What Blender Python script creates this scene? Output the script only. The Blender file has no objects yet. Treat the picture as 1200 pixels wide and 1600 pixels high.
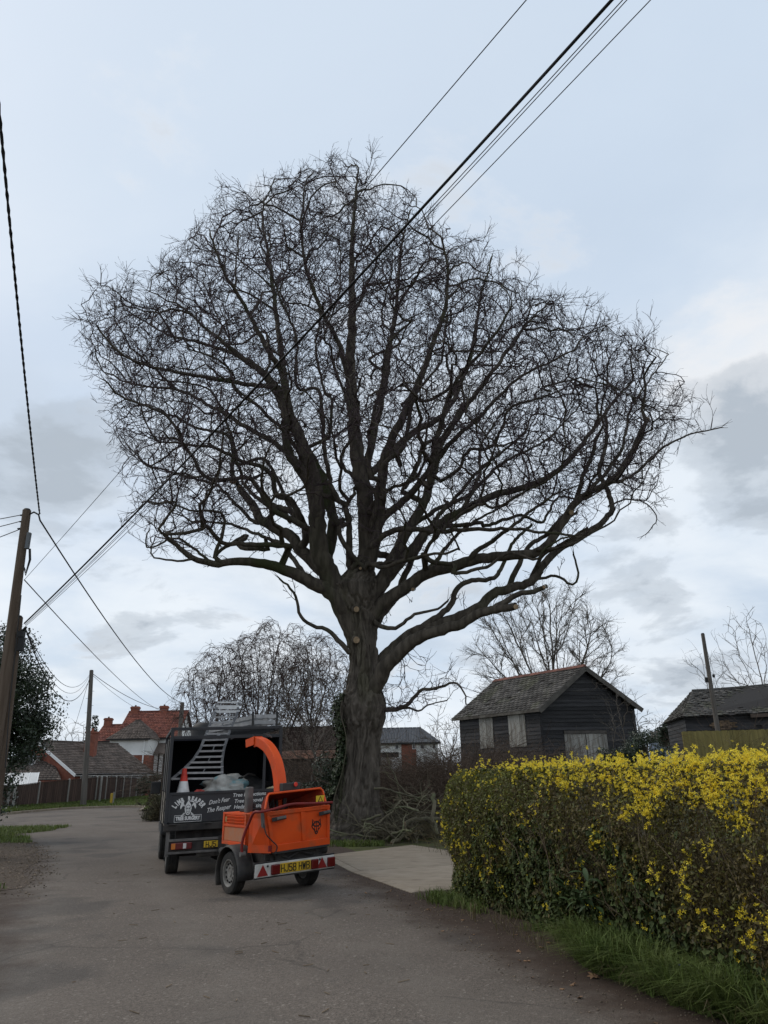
import bpy, math, random
import numpy as np
from mathutils import Vector, Matrix, noise as mnoise
R=math.radians
random.seed(7); rng=np.random.default_rng(7)
SC=bpy.context.scene; COL=SC.collection

# ------------------------------------------------------------------ camera, sky, sun, exposure
F_PX=1130.; PITCH=R(20); ROLL=R(1.0); EYE=1.65
_c,_s=math.cos(PITCH),math.sin(PITCH)
cam_d=bpy.data.cameras.new('camera'); cam=bpy.data.objects.new('camera',cam_d); COL.objects.link(cam)
cam_d.sensor_fit='VERTICAL'; cam_d.sensor_height=36; cam_d.lens=36*F_PX/1600
cam_d.clip_start=.05; cam_d.clip_end=3000
_r=Vector((1,0,0)); _u=Vector((0,-_s,_c)); _f=Vector((0,_c,_s))
_r2=_r*math.cos(ROLL)-_u*math.sin(ROLL); _u2=_u*math.cos(ROLL)+_r*math.sin(ROLL)
_m=Matrix((_r2,_u2,-_f)).transposed().to_4x4(); _m.translation=Vector((0,0,EYE)); cam.matrix_world=_m
SC.camera=cam

# ------------------------------------------------------------------ surveying: a sight line of the photograph -> a point at its true distance
def ray(px,py):
    a=(px-600)/F_PX; b=(800-py)/F_PX; cr,sr=math.cos(ROLL),math.sin(ROLL)
    u=a*cr+b*sr; v=-a*sr+b*cr
    return (u,_c-v*_s,_s+v*_c)
def W(px,py,Y):
    d=ray(px,py); t=Y/d[1]; return Vector((d[0]*t,Y,EYE+d[2]*t))
def G(px,py,z=0.):
    d=ray(px,py); t=(z-EYE)/d[2]; return Vector((d[0]*t,d[1]*t,z))
def PX(p):
    x,y,z=p[0],p[1],p[2]-EYE; dep=y*_c+z*_s; u=x/dep; v=(-y*_s+z*_c)/dep; cr,sr=math.cos(ROLL),math.sin(ROLL)
    return (600+(u*cr-v*sr)*F_PX, 800-(u*sr+v*cr)*F_PX)

SUN_EL,SUN_AZ=R(48),R(-60)            # azimuth measured from +Y towards +X
world=bpy.data.worlds.new('World'); SC.world=world; world.use_nodes=True
def build_world():
    nt=world.node_tree; N=nt.nodes; L=nt.links; N.clear()
    out=N.new('ShaderNodeOutputWorld'); bg=N.new('ShaderNodeBackground'); bg.inputs['Strength'].default_value=.1
    sky=N.new('ShaderNodeTexSky'); sky.sky_type='NISHITA'; sky.sun_disc=False
    sky.sun_elevation=SUN_EL; sky.sun_rotation=SUN_AZ; sky.altitude=50; sky.air_density=1; sky.dust_density=2.5
    tc=N.new('ShaderNodeTexCoord'); sep=N.new('ShaderNodeSeparateXYZ'); L.new(tc.outputs['Generated'],sep.inputs[0])
    def mth(op,a,b=None,clamp=False):
        n=N.new('ShaderNodeMath'); n.operation=op; n.use_clamp=clamp
        for i,v in enumerate((a,b)):
            if v is None: continue
            if hasattr(v,'is_linked'): L.new(v,n.inputs[i])
            else: n.inputs[i].default_value=v
        return n.outputs[0]
    z=mth('MAXIMUM',sep.outputs[2],0.0); den=mth('ADD',z,.22)
    cx=mth('DIVIDE',sep.outputs[0],den); cy=mth('DIVIDE',sep.outputs[1],den)
    cmb=N.new('ShaderNodeCombineXYZ'); L.new(cx,cmb.inputs[0]); L.new(cy,cmb.inputs[1])
    def nz(scale,off,det,rough=.55,dist=.3):
        mp=N.new('ShaderNodeMapping'); mp.inputs['Location'].default_value=off; mp.inputs['Scale'].default_value=(scale,scale,scale)
        L.new(cmb.outputs[0],mp.inputs[0]); n=N.new('ShaderNodeTexNoise'); n.inputs['Scale'].default_value=1; n.inputs['Detail'].default_value=det
        n.inputs['Roughness'].default_value=rough; n.inputs['Distortion'].default_value=dist; L.new(mp.outputs[0],n.inputs[0]); return n.outputs[0]
    def ramp(v,stops):
        r=N.new('ShaderNodeValToRGB'); r.color_ramp.interpolation='EASE'
        e=r.color_ramp.elements
        while len(e)<len(stops): e.new(.5)
        for k,(p,c) in enumerate(stops): e[k].position=p; e[k].color=(*c,1)
        L.new(v,r.inputs[0]); return r.outputs[0]
    def mix(f,a,b):
        m=N.new('ShaderNodeMix'); m.data_type='RGBA'
        if hasattr(f,'is_linked'): L.new(f,m.inputs[0])
        else: m.inputs[0].default_value=f
        for i,v in ((6,a),(7,b)):
            if hasattr(v,'is_linked'): L.new(v,m.inputs[i])
            else: m.inputs[i].default_value=(*v,1)
        return m.outputs[2]
    # thin high veil over the blue: the Nishita blue shows through where the veil is thin
    veil=ramp(nz(.9,(3.1,1.7,0),5),[(.3,(.80,.80,.80)),(.7,(.97,.97,.97))])
    base=mix(veil,sky.outputs[0],(5.6,6.55,7.75))
    # white low stratus near the horizon and in patches
    white=ramp(nz(1.1,(7.3,2.2,0),7),[(.34,(0,0,0)),(.62,(1,1,1))])
    hz=ramp(sep.outputs[2],[(.0,(1,1,1)),(.45,(.75,.75,.75)),(.72,(.15,.15,.15))])
    wm=N.new('ShaderNodeMix'); wm.data_type='RGBA'; wm.blend_type='MULTIPLY'; wm.inputs[0].default_value=1
    L.new(white,wm.inputs[6]); L.new(hz,wm.inputs[7])
    base=mix(wm.outputs[2],base,(7.75,8.25,8.75))
    # grey cumulus undersides, low in the sky
    grey=ramp(nz(1.25,(CLX,CLY,0),9,.6,.35),[(.50,(0,0,0)),(.66,(1,1,1))])
    # two heavier banks of cumulus, one low on the left and one low on the right
    grey_s=grey
    def bank(px,py,w,k):
        d=Vector(ray(px,py)).normalized(); dp=N.new('ShaderNodeVectorMath'); dp.operation='DOT_PRODUCT'; L.new(tc.outputs['Generated'],dp.inputs[0]); dp.inputs[1].default_value=d
        r=N.new('ShaderNodeMapRange'); r.inputs[1].default_value=math.cos(R(w)); r.inputs[2].default_value=1; r.inputs[4].default_value=k; L.new(dp.outputs['Value'],r.inputs[0]); return r.outputs[0]
    n0=nz(2.6,(CLX+3,CLY,0),9,.58,.25)
    extra=mth('ADD',n0,bank(1185,690,8.0,.30)); extra=mth('ADD',extra,bank(80,745,7.5,.25)); extra=mth('ADD',extra,bank(985,880,5.5,.17)); extra=mth('ADD',extra,bank(250,930,7,.17)); extra=mth('ADD',extra,bank(1060,1040,6,.14)); extra=mth('ADD',extra,bank(760,1000,5,.12))
    bk=ramp(extra,[(.60,(0,0,0)),(.70,(.5,.5,.5)),(.80,(.95,.95,.95))])
    hz2=ramp(sep.outputs[2],[(.02,(.2,.2,.2)),(.15,(.45,.45,.45)),(.38,(.4,.4,.4)),(.56,(0,0,0))])
    gm=N.new('ShaderNodeMix'); gm.data_type='RGBA'; gm.blend_type='MULTIPLY'; gm.inputs[0].default_value=1
    L.new(grey,gm.inputs[6]); L.new(hz2,gm.inputs[7])
    base=mix(gm.outputs[2],base,(5.0,5.6,6.3))
    glow=ramp(mth('ADD',n0,bank(1150,590,7,.22)),[(.56,(0,0,0)),(.72,(.8,.8,.8))])
    base=mix(glow,base,(7.7,7.8,8.0)); base=mix(bk,base,(4.0,4.55,5.2))
    L.new(base,bg.inputs['Color']); L.new(bg.outputs[0],out.inputs[0])
CLX,CLY=0.4,5.3
build_world()
sun_d=bpy.data.lights.new('sun','SUN'); sun_d.energy=1.0; sun_d.angle=R(35); sun_d.color=(1,.90,.78)
sun=bpy.data.objects.new('sun',sun_d); COL.objects.link(sun)
_sd=Vector((math.sin(SUN_AZ)*math.cos(SUN_EL),math.cos(SUN_AZ)*math.cos(SUN_EL),math.sin(SUN_EL)))
sun.rotation_euler=_sd.to_track_quat('Z','Y').to_euler()
vs=SC.view_settings; vs.view_transform='Standard'; vs.look='None'; vs.exposure=.18; vs.gamma=1; vs.use_curve_mapping=False
SC.cycles.max_bounces=6; SC.cycles.transparent_max_bounces=4

def sstep(a,b,x):
    t=min(1,max(0,(x-a)/(b-a))); return t*t*(3-2*t)
def H(x,y): return 1.0*sstep(6.2,15,.952*x+.306*y)*sstep(8,20,y+.3*x) # the land rises behind the hedge

# ------------------------------------------------------------------ object helpers
def tag(o,label=None,cat=None,group=None,kind=None):
    if label: o['label']=label
    if cat: o['category']=cat
    if group: o['group']=group
    if kind: o['kind']=kind
    return o
def thing(name,label,cat,loc=(0,0,0),rz=0,group=None):
    o=bpy.data.objects.new(name,None); COL.objects.link(o); o.location=loc; o.rotation_euler=(0,0,rz); o.empty_display_size=.1
    return tag(o,label,cat,group)
def link(name,me,parent=None,mats=()):
    for m in mats: me.materials.append(m)
    o=bpy.data.objects.new(name,me); COL.objects.link(o)
    if parent: o.parent=parent
    return o
def inst(o,parent=None,loc=None,rot=None,scale=None):
    c=o.copy(); COL.objects.link(c)
    if parent is not None: c.parent=parent
    if loc is not None: c.location=loc
    if rot is not None: c.rotation_euler=rot
    if scale is not None: c.scale=scale
    return c
def fast(name,V,F,mats,parent=None,smooth=False,mi=None):
    V=np.asarray(V,np.float32); F=np.asarray(F,np.int32); k=F.shape[1]
    me=bpy.data.meshes.new(name); me.vertices.add(len(V)); me.vertices.foreach_set('co',V.ravel())
    me.loops.add(F.size); me.loops.foreach_set('vertex_index',F.ravel())
    me.polygons.add(len(F)); me.polygons.foreach_set('loop_start',np.arange(0,F.size,k,dtype=np.int32)); me.polygons.foreach_set('loop_total',np.full(len(F),k,np.int32))
    if smooth: me.polygons.foreach_set('use_smooth',np.ones(len(F),bool))
    if mi is not None: me.polygons.foreach_set('material_index',np.asarray(mi,np.int32))
    me.update(calc_edges=True); me.validate()
    return link(name,me,parent,mats if isinstance(mats,(list,tuple)) else [mats])
class MB:
    def __init__(s): s.V=[]; s.F=[]; s.M=[]
    def add(s,v,f,m=0):
        b=len(s.V); s.V+= [tuple(p) for p in v]; s.F+=[tuple(i+b for i in q) for q in f]; s.M+=[m]*len(f); return s
    def box(s,x0,x1,y0,y1,z0,z1,m=0):
        return s.add([(x0,y0,z0),(x1,y0,z0),(x1,y1,z0),(x0,y1,z0),(x0,y0,z1),(x1,y0,z1),(x1,y1,z1),(x0,y1,z1)],
            [(0,3,2,1),(4,5,6,7),(0,1,5,4),(1,2,6,5),(2,3,7,6),(3,0,4,7)],m)
    def hexa(s,p,m=0):   # 8 corners, bottom loop then top loop
        return s.add(p,[(0,3,2,1),(4,5,6,7),(0,1,5,4),(1,2,6,5),(2,3,7,6),(3,0,4,7)],m)
    def bar(s,a,b,w,h,up=(0,0,1),m=0):
        a=Vector(a); b=Vector(b); d=(b-a).normalized(); up=Vector(up); x=d.cross(up)
        if x.length<1e-4: x=d.cross(Vector((1,0,0)))
        x.normalize(); z=x.cross(d).normalized(); x=x*w/2; z=z*h/2
        return s.hexa([a-x-z,a+x-z,b+x-z,b-x-z,a-x+z,a+x+z,b+x+z,b-x+z],m)
    def cyl(s,a,b,r0,r1=None,n=12,m=0,caps=True):
        r1=r0 if r1 is None else r1; a=Vector(a); b=Vector(b); d=(b-a).normalized()
        x=d.cross(Vector((0,0,1)));
        if x.length<1e-3: x=Vector((1,0,0))
        x.normalize(); y=d.cross(x)
        v=[a+(x*math.cos(t)+y*math.sin(t))*r0 for t in [2*math.pi*i/n for i in range(n)]]+[b+(x*math.cos(t)+y*math.sin(t))*r1 for t in [2*math.pi*i/n for i in range(n)]]
        f=[(i,(i+1)%n,n+(i+1)%n,n+i) for i in range(n)]
        if caps: f+=[tuple(range(n-1,-1,-1)),tuple(range(n,2*n))]
        return s.add(v,f,m)
    def tube(s,pts,r,n=8,m=0,caps=True):
        pts=[Vector(p) for p in pts]; k=len(pts); rr=r if hasattr(r,'__len__') else [r]*k
        T=[(pts[min(i+1,k-1)]-pts[max(i-1,0)]).normalized() for i in range(k)]
        x=T[0].cross(Vector((0,0,1)))
        if x.length<1e-3: x=Vector((1,0,0))
        x.normalize(); v=[]
        for i in range(k):
            x=(x-T[i]*x.dot(T[i])).normalized(); y=T[i].cross(x)
            v+=[pts[i]+(x*math.cos(2*math.pi*j/n)+y*math.sin(2*math.pi*j/n))*rr[i] for j in range(n)]
        f=[(i*n+j,i*n+(j+1)%n,(i+1)*n+(j+1)%n,(i+1)*n+j) for i in range(k-1) for j in range(n)]
        if caps: f+=[tuple(range(n-1,-1,-1)),tuple(range((k-1)*n,k*n))]
        return s.add(v,f,m)
    def prism(s,poly,a,b,m=0):   # poly: list of points (Vector), extruded by vector b-a given as offset vectors
        a=Vector(a); b=Vector(b); n=len(poly); v=[Vector(p)+a for p in poly]+[Vector(p)+b for p in poly]
        return s.add(v,[tuple(range(n-1,-1,-1)),tuple(range(n,2*n))]+[(i,(i+1)%n,n+(i+1)%n,n+i) for i in range(n)],m)
    def lathe(s,prof,n=20,m=0,org=(0,0,0),axis='z'):
        v=[]; k=len(prof); o=Vector(org)
        for r,z in prof:
            for j in range(n):
                c,q=r*math.cos(2*math.pi*j/n),r*math.sin(2*math.pi*j/n)
                v.append(o+(Vector((c,q,z)) if axis=='z' else Vector((z,c,q))))
        f=[(i*n+j,i*n+(j+1)%n,(i+1)*n+(j+1)%n,(i+1)*n+j) for i in range(k-1) for j in range(n)]
        return s.add(v,f,m)
    def build(s,name,mats,parent=None,smooth=None,bevel=0,loc=None):
        me=bpy.data.meshes.new(name); me.from_pydata(s.V,[],s.F); me.validate()
        if any(s.M): me.polygons.foreach_set('material_index',s.M)
        bm_fix(me)
        if smooth: me.polygons.foreach_set('use_smooth',[True]*len(me.polygons)); me.set_sharp_from_angle(angle=R(smooth))
        o=link(name,me,parent,mats if isinstance(mats,(list,tuple)) else [mats])
        if bevel: b=o.modifiers.new('b','BEVEL'); b.width=bevel; b.segments=2; b.limit_method='ANGLE'; b.angle_limit=R(40)
        if loc is not None: o.location=loc
        return o
import bmesh
def bm_fix(me):
    b=bmesh.new(); b.from_mesh(me); bmesh.ops.recalc_face_normals(b,faces=b.faces); b.to_mesh(me); b.free()

# ------------------------------------------------------------------ materials
def mat(name,col,col2=None,sc=4,rough=.8,bump=0,bsc=30,metal=0,spec=.3,stretch=(1,1,1),rnd=0,lo=.38,hi=.62,island=0,transl=0,col3=None,sc3=1.,lo3=.5,hi3=.65,det=6):
    m=bpy.data.materials.new(name); m.use_nodes=True; nt=m.node_tree; N=nt.nodes; L=nt.links
    b=N['Principled BSDF']; b.inputs['Roughness'].default_value=rough; b.inputs['Metallic'].default_value=metal; b.inputs['Specular IOR Level'].default_value=spec
    tc=N.new('ShaderNodeTexCoord'); mp=N.new('ShaderNodeMapping'); mp.inputs['Scale'].default_value=stretch; L.new(tc.outputs['Object'],mp.inputs[0])
    def nz(s,d=det):
        n=N.new('ShaderNodeTexNoise'); n.inputs['Scale'].default_value=s; n.inputs['Detail'].default_value=d; L.new(mp.outputs[0],n.inputs[0]); return n.outputs[0]
    def mixc(f,a,c):
        x=N.new('ShaderNodeMix'); x.data_type='RGBA'; L.new(f,x.inputs[0])
        for i,v in ((6,a),(7,c)):
            if hasattr(v,'is_linked'): L.new(v,x.inputs[i])
            else: x.inputs[i].default_value=(*v,1)
        return x.outputs[2]
    def rmp(f,l,h):
        r=N.new('ShaderNodeMapRange'); r.inputs[1].default_value=l; r.inputs[2].default_value=h; L.new(f,r.inputs[0]); return r.outputs[0]
    c=None
    if col2: c=mixc(rmp(nz(sc),lo,hi),col,col2)
    if col3: c=mixc(rmp(nz(sc3,9),lo3,hi3),c if c is not None else col,col3)
    if rnd or island:
        hv=N.new('ShaderNodeHueSaturation')
        if c is not None: L.new(c,hv.inputs['Color'])
        else: hv.inputs['Color'].default_value=(*col,1)
        if rnd: src=N.new('ShaderNodeObjectInfo').outputs['Random']; a=rnd
        else: src=N.new('ShaderNodeNewGeometry').outputs['Random Per Island']; a=island
        r=N.new('ShaderNodeMapRange'); r.inputs[3].default_value=1-a; r.inputs[4].default_value=1+a; L.new(src,r.inputs[0]); L.new(r.outputs[0],hv.inputs['Value']); c=hv.outputs[0]
    if c is not None: L.new(c,b.inputs['Base Color'])
    else: b.inputs['Base Color'].default_value=(*col,1)
    if bump:
        bp=N.new('ShaderNodeBump'); bp.inputs['Strength'].default_value=min(1,bump); bp.inputs['Distance'].default_value=.02*max(1,bump); L.new(nz(bsc,8),bp.inputs['Height']); L.new(bp.outputs[0],b.inputs['Normal'])
    if transl:
        t=N.new('ShaderNodeBsdfTranslucent'); ms=N.new('ShaderNodeMixShader'); ms.inputs[0].default_value=transl
        if c is not None: L.new(c,t.inputs[0])
        else: t.inputs[0].default_value=(*col,1)
        L.new(b.outputs[0],ms.inputs[1]); L.new(t.outputs[0],ms.inputs[2]); L.new(ms.outputs[0],N['Material Output'].inputs[0])
    return m

# ------------------------------------------------------------------ vegetation helpers
def leaves(P,size,asp=.5,nrm=None,spread=1.,fold=.25,r=None):
    """diamond leaves (two folded triangles) at P; returns V,F(tri)"""
    r=r or rng; n=len(P); P=np.asarray(P)
    A=r.normal(size=(n,3));
    if nrm is not None: Nn=np.asarray(nrm)+spread*r.normal(size=(n,3))*.6
    else: Nn=r.normal(size=(n,3))
    Nn/=np.linalg.norm(Nn,axis=1,keepdims=True)+1e-9
    A-= (A*Nn).sum(1,keepdims=True)*Nn; A/=np.linalg.norm(A,axis=1,keepdims=True)+1e-9
    B=np.cross(Nn,A); s=(size*(.65+.7*r.random((n,1))))
    v0=P-A*s*.5; v2=P+A*s*.5; up=Nn*s*fold*asp
    v1=P+B*s*asp*.5+up-A*s*.06; v3=P-B*s*asp*.5+up-A*s*.06
    V=np.stack([v0,v1,v2,v3],1).reshape(-1,3); b=np.arange(n)[:,None]*4
    F=np.concatenate([b+np.array([0,1,2]),b+np.array([0,2,3])],0)
    return V,F
def blades(P,h,w=.006,lean=.5,r=None,bias=(0,0)):
    r=r or rng; P=np.asarray(P); n=len(P); hh=h*(.5+.8*r.random((n,1))); a=r.random((n,1))*2*np.pi
    d=np.concatenate([np.cos(a)+bias[0],np.sin(a)+bias[1],np.zeros((n,1))],1); s=np.concatenate([-np.sin(a),np.cos(a),np.zeros((n,1))],1)
    ln=lean*(.2+r.random((n,1))); Z=np.array([[0,0,1.]])
    ww=w*(.6+.8*r.random((n,1)))
    b0=P-s*ww; b1=P+s*ww; m=P+d*hh*ln*.35+Z*hh*.62; m0=m-s*ww*.8; m1=m+s*ww*.8; t=P+d*hh*ln+Z*hh*(1-.35*ln)
    V=np.stack([b0,b1,m1,m0,t],1).reshape(-1,3); b=np.arange(n)[:,None]*5
    F=np.concatenate([b+np.array([0,1,2]),b+np.array([0,2,3]),b+np.array([3,2,4])],0)
    return V,F
def tubes(P,par,rad,cls=((.09,14),(.03,7),(.0,3))):
    """tree of nodes -> list of (V,F quads) ; one chain per branch, rings shared along it"""
    n=len(P); ch=[[] for _ in range(n)]
    for i in range(n):
        if par[i]>=0: ch[par[i]].append(i)
    main=[-1]*n
    for i in range(n):
        if ch[i]: main[i]=max(ch[i],key=lambda k:rad[k])
    starts=[i for i in range(n) if par[i]<0 or main[par[i]]!=i]
    groups={k:[[],[],[],0] for _,k in cls}
    for s0 in starts:
        c=[s0]; 
        while main[c[-1]]>=0: c.append(main[c[-1]])
        pts=P[c]; rr=rad[c]
        if par[s0]>=0: pts=np.vstack([P[par[s0]][None],pts]); rr=np.concatenate([[min(rad[par[s0]],rr[0]*1.15)],rr])
        if len(pts)<2: continue
        k=next(kk for lim,kk in cls if rr.max()>=lim)
        g=groups[k]; g[0].append(pts); g[1].append(rr); g[2].append(len(pts))
    out=[]
    for k,g in groups.items():
        if not g[0]: continue
        pts=np.concatenate(g[0]); rr=np.concatenate(g[1]); ln=np.array(g[2]); off=np.concatenate([[0],np.cumsum(ln)[:-1]])
        cid=np.repeat(np.arange(len(ln)),ln); idx=np.arange(len(pts)); first=off[cid]; last=first+ln[cid]-1
        nx=np.minimum(idx+1,last); pv=np.maximum(idx-1,first)
        T=pts[nx]-pts[pv]; T/=np.linalg.norm(T,axis=1,keepdims=True)+1e-9
        D=pts[last]-pts[first]; D/=np.linalg.norm(D,axis=1,keepdims=True)+1e-9
        alt=np.where(np.abs(D[:,2:3])<.8,np.array([[0,0,1.]]),np.array([[1.,0,0]])); ref=np.cross(D,alt); ref/=np.linalg.norm(ref,axis=1,keepdims=True)+1e-9
        X=ref-(ref*T).sum(1,keepdims=True)*T; X/=np.linalg.norm(X,axis=1,keepdims=True)+1e-9; Yv=np.cross(T,X)
        th=2*np.pi*np.arange(k)/k
        V=(pts[:,None]+rr[:,None,None]*(X[:,None]*np.cos(th)[None,:,None]+Yv[:,None]*np.sin(th)[None,:,None])).reshape(-1,3)
        seg=idx[idx<last]; j=np.arange(k); a=seg[:,None]*k
        Fq=np.stack([a+j,a+(j+1)%k,a+k+(j+1)%k,a+k+j],2).reshape(-1,4)
        out.append((V,Fq))
    return out
def merge(parts):
    V=[];F=[];b=0
    for v,f in parts: V.append(v); F.append(f+b); b+=len(v)
    return np.concatenate(V),np.concatenate(F)
def colonize(P,par,att,step,infl,kill,iters,jit=.25,up=.05,block=None,maxkids=3,seed=1,rad0=None,rb=0.):
    r=np.random.default_rng(seed); P=[np.asarray(p,float) for p in P]; par=list(par); kids=[0]*len(P)
    for q in par:
        if q>=0: kids[q]+=1
    att=np.asarray(att,float); nA=len(att); best=np.full(nA,1e9); bi=np.zeros(nA,int)
    def upd(ids):
        nonlocal best,bi
        Q=np.array([P[i] for i in ids])
        for c in range(0,len(Q),400):
            d=np.linalg.norm(att[:,None]-Q[None,c:c+400],axis=2); k=d.argmin(1); dm=d[np.arange(len(att)),k]
            w=dm<best; best[w]=dm[w]; bi[w]=np.array(ids)[c:c+400][k[w]]
    upd([i for i in range(len(P)) if not(block and i in block)])
    keep=best>kill; att,best,bi=att[keep],best[keep],bi[keep]
    for it in range(iters):
        if len(att)==0: break
        act=best<infl
        if not act.any(): break
        u,inv=np.unique(bi[act],return_inverse=True); d=att[act]-np.array([P[i] for i in bi[act]]); d/=np.linalg.norm(d,axis=1,keepdims=True)+1e-9
        S=np.zeros((len(u),3)); np.add.at(S,inv,d); S/=np.linalg.norm(S,axis=1,keepdims=True)+1e-9
        if rad0 is not None:
            q=np.array([P[i] for i in u])-rad0; S+=rb*q/(np.linalg.norm(q,axis=1,keepdims=True)+1e-9)
        S+=jit*r.normal(size=S.shape); S[:,2]+=up; S/=np.linalg.norm(S,axis=1,keepdims=True)+1e-9
        new=[]
        for k,i in enumerate(u):
            if kids[i]>=maxkids: continue
            kids[i]+=1; P.append(P[i]+S[k]*step*(.8+.4*r.random())); par.append(int(i)); kids.append(0); new.append(len(P)-1)
        if not new: break
        upd(new)
        # attractors stuck on full nodes are dropped
        full=np.array([kids[i]>=maxkids for i in bi]); keep=(best>kill)&~full; att,best,bi=att[keep],best[keep],bi[keep]
    return np.array(P),np.array(par)
def pipe(P,par,tip,e,fixed=None,cap=9):
    n=len(P); acc=np.zeros(n); has=np.zeros(n,bool)
    for i in range(n-1,-1,-1):
        if not has[i]: acc[i]=tip**e
        if par[i]>=0: acc[par[i]]+=acc[i]; has[par[i]]=True
    r=np.minimum(acc**(1/e),cap)
    if fixed is not None:
        for i,v in fixed.items(): r[i]=v
        for i in range(n):
            if i not in fixed and par[i]>=0: r[i]=min(r[i],r[par[i]]*.92)
    return r
def add_twigs(P,par,rad,n_tip,n_side,L,tip,seed,droop=0,maxr=.02,up=.1,wild=.5):
    r=np.random.default_rng(seed); P=list(P); par=list(par); rad=list(rad); n=len(P); kid=[0]*n
    for q in par:
        if q>=0: kid[q]+=1
    for i in range(n):
        if rad[i]>maxr or par[i]<0: continue
        d0=P[i]-P[par[i]]; d0/=np.linalg.norm(d0)+1e-9
        m=n_tip if kid[i]==0 else (n_side if r.random()<.5 else 0)
        for k in range(m):
            d=d0*(.95 if kid[i]==0 else .55)+wild*r.normal(size=3); d[2]+=up-droop*.4; d/=np.linalg.norm(d); l=L*(.4+.9*r.random()); q=i; ns=2 if l<L*.8 else 3
            for j in range(ns):
                d=d+.15*r.normal(size=3); d[2]-=droop*(j+.5); d/=np.linalg.norm(d)
                P.append(P[q]+d*l/ns); par.append(q); rad.append(tip*(1-.25*j)); q=len(P)-1
                if r.random()<.55:
                    e=d+.6*r.normal(size=3); e[2]-=droop; e/=np.linalg.norm(e); P.append(P[q]+e*l*.28); par.append(q); rad.append(tip*.7)
    return np.array(P),np.array(par),np.array(rad)

# ================================================================== SETTING
ASPH=mat('asphalt',(.104,.086,.071),(.146,.121,.100),sc=.55,rough=.9,bump=.5,bsc=160,lo=.3,hi=.7,spec=.25)
def road_material():
    m=ASPH; nt=m.node_tree; N=nt.nodes; L=nt.links; b=N['Principled BSDF']
    base=b.inputs['Base Color'].links[0].from_socket
    tc=next(n for n in N if n.type=='TEX_COORD')
    def nz(s,d=6,rough=.6):
        n=N.new('ShaderNodeTexNoise'); n.inputs['Scale'].default_value=s; n.inputs['Detail'].default_value=d; n.inputs['Roughness'].default_value=rough; L.new(tc.outputs['Object'],n.inputs[0]); return n.outputs[0]
    def vor(s):
        n=N.new('ShaderNodeTexVoronoi'); n.inputs['Scale'].default_value=s; L.new(tc.outputs['Object'],n.inputs[0]); return n
    def mixc(f,a,c,mode='MIX'):
        x=N.new('ShaderNodeMix'); x.data_type='RGBA'; x.blend_type=mode
        if hasattr(f,'is_linked'): L.new(f,x.inputs[0])
        else: x.inputs[0].default_value=f
        for i,v in ((6,a),(7,c)):
            if hasattr(v,'is_linked'): L.new(v,x.inputs[i])
            else: x.inputs[i].default_value=(*v,1)
        return x.outputs[2]
    def mth(op,a,b_):
        n=N.new('ShaderNodeMath'); n.operation=op
        for i,v in enumerate((a,b_)):
            if hasattr(v,'is_linked'): L.new(v,n.inputs[i])
            else: n.inputs[i].default_value=v
        return n.outputs[0]
    def rng_(v,a,b_,c=0,d=1):
        r=N.new('ShaderNodeMapRange'); r.inputs[1].default_value=a; r.inputs[2].default_value=b_; r.inputs[3].default_value=c; r.inputs[4].default_value=d; L.new(v,r.inputs[0]); return r.outputs[0]
    # exposed chippings: pale and dark stones in the binder
    v=vor(75); st=rng_(v.outputs['Color'],.0,1,.45,1.65)
    g=N.new('ShaderNodeCombineColor'); [L.new(st,g.inputs[i]) for i in range(3)]
    c=mixc(.75,base,g.outputs[0],'MULTIPLY')
    c=mixc(rng_(vor(48).outputs['Color'],.86,.9,0,.6),c,(.30,.26,.22))
    # old repairs and damp, bituminous patches
    c=mixc(rng_(nz(.9,5,.6),.42,.7,0,.55),c,(.125,.105,.088))
    c=mixc(rng_(nz(.33,3),.54,.60,0,.45),c,(.046,.043,.041))
    c=mixc(rng_(nz(1.3,8,.7),.60,.72,0,.5),c,(.12,.108,.096))
    # wheel tracks polished paler along the lane, and hairline cracks
    lt=N.new('ShaderNodeAttribute'); lt.attribute_name='lat'
    tr=mth('SINE',mth('ADD',mth('MULTIPLY',lt.outputs['Fac'],3.7),mth('MULTIPLY',nz(.5,3),1.6)),0.)
    c=mixc(mth('MULTIPLY',rng_(tr,.1,.9,0,.34),rng_(nz(2.2,6),.3,.65)),c,(.165,.145,.122))
    vc=N.new('ShaderNodeTexVoronoi'); vc.feature='DISTANCE_TO_EDGE'; vc.inputs['Scale'].default_value=.55; wv=N.new('ShaderNodeMix'); wv.data_type='RGBA'; wv.inputs[0].default_value=.22
    nd=N.new('ShaderNodeTexNoise'); nd.inputs['Scale'].default_value=1.7; nd.inputs['Detail'].default_value=6; L.new(tc.outputs['Object'],nd.inputs[0]); L.new(tc.outputs['Object'],wv.inputs[6]); L.new(nd.outputs['Color'],wv.inputs[7]); L.new(wv.outputs[2],vc.inputs[0])
    ck=mth('MULTIPLY',rng_(vc.outputs['Distance'],.010,.003,0,.34),rng_(nz(.45,2),.50,.56)); c=mixc(ck,c,(.035,.030,.026))
    # soil washed onto the edges: vertex attribute 'edge' holds metres from the tarmac's edge
    at=N.new('ShaderNodeAttribute'); at.attribute_name='edge'
    e=mth('ADD',at.outputs['Fac'],mth('MULTIPLY',mth('SUBTRACT',nz(1.6,8,.65),.5),1.5))
    soil=mixc(nz(9,8),(.034,.023,.017),(.078,.053,.038))
    c=mixc(rng_(e,-.38,.22,0,1),c,soil); L.new(c,b.inputs['Base Color'])
    bp=N.new('ShaderNodeBump'); bp.inputs['Strength'].default_value=.6; bp.inputs['Distance'].default_value=.008
    L.new(mth('ADD',v.outputs['Distance'],nz(60,5)),bp.inputs['Height']); L.new(bp.outputs[0],b.inputs['Normal'])
road_material()
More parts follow.
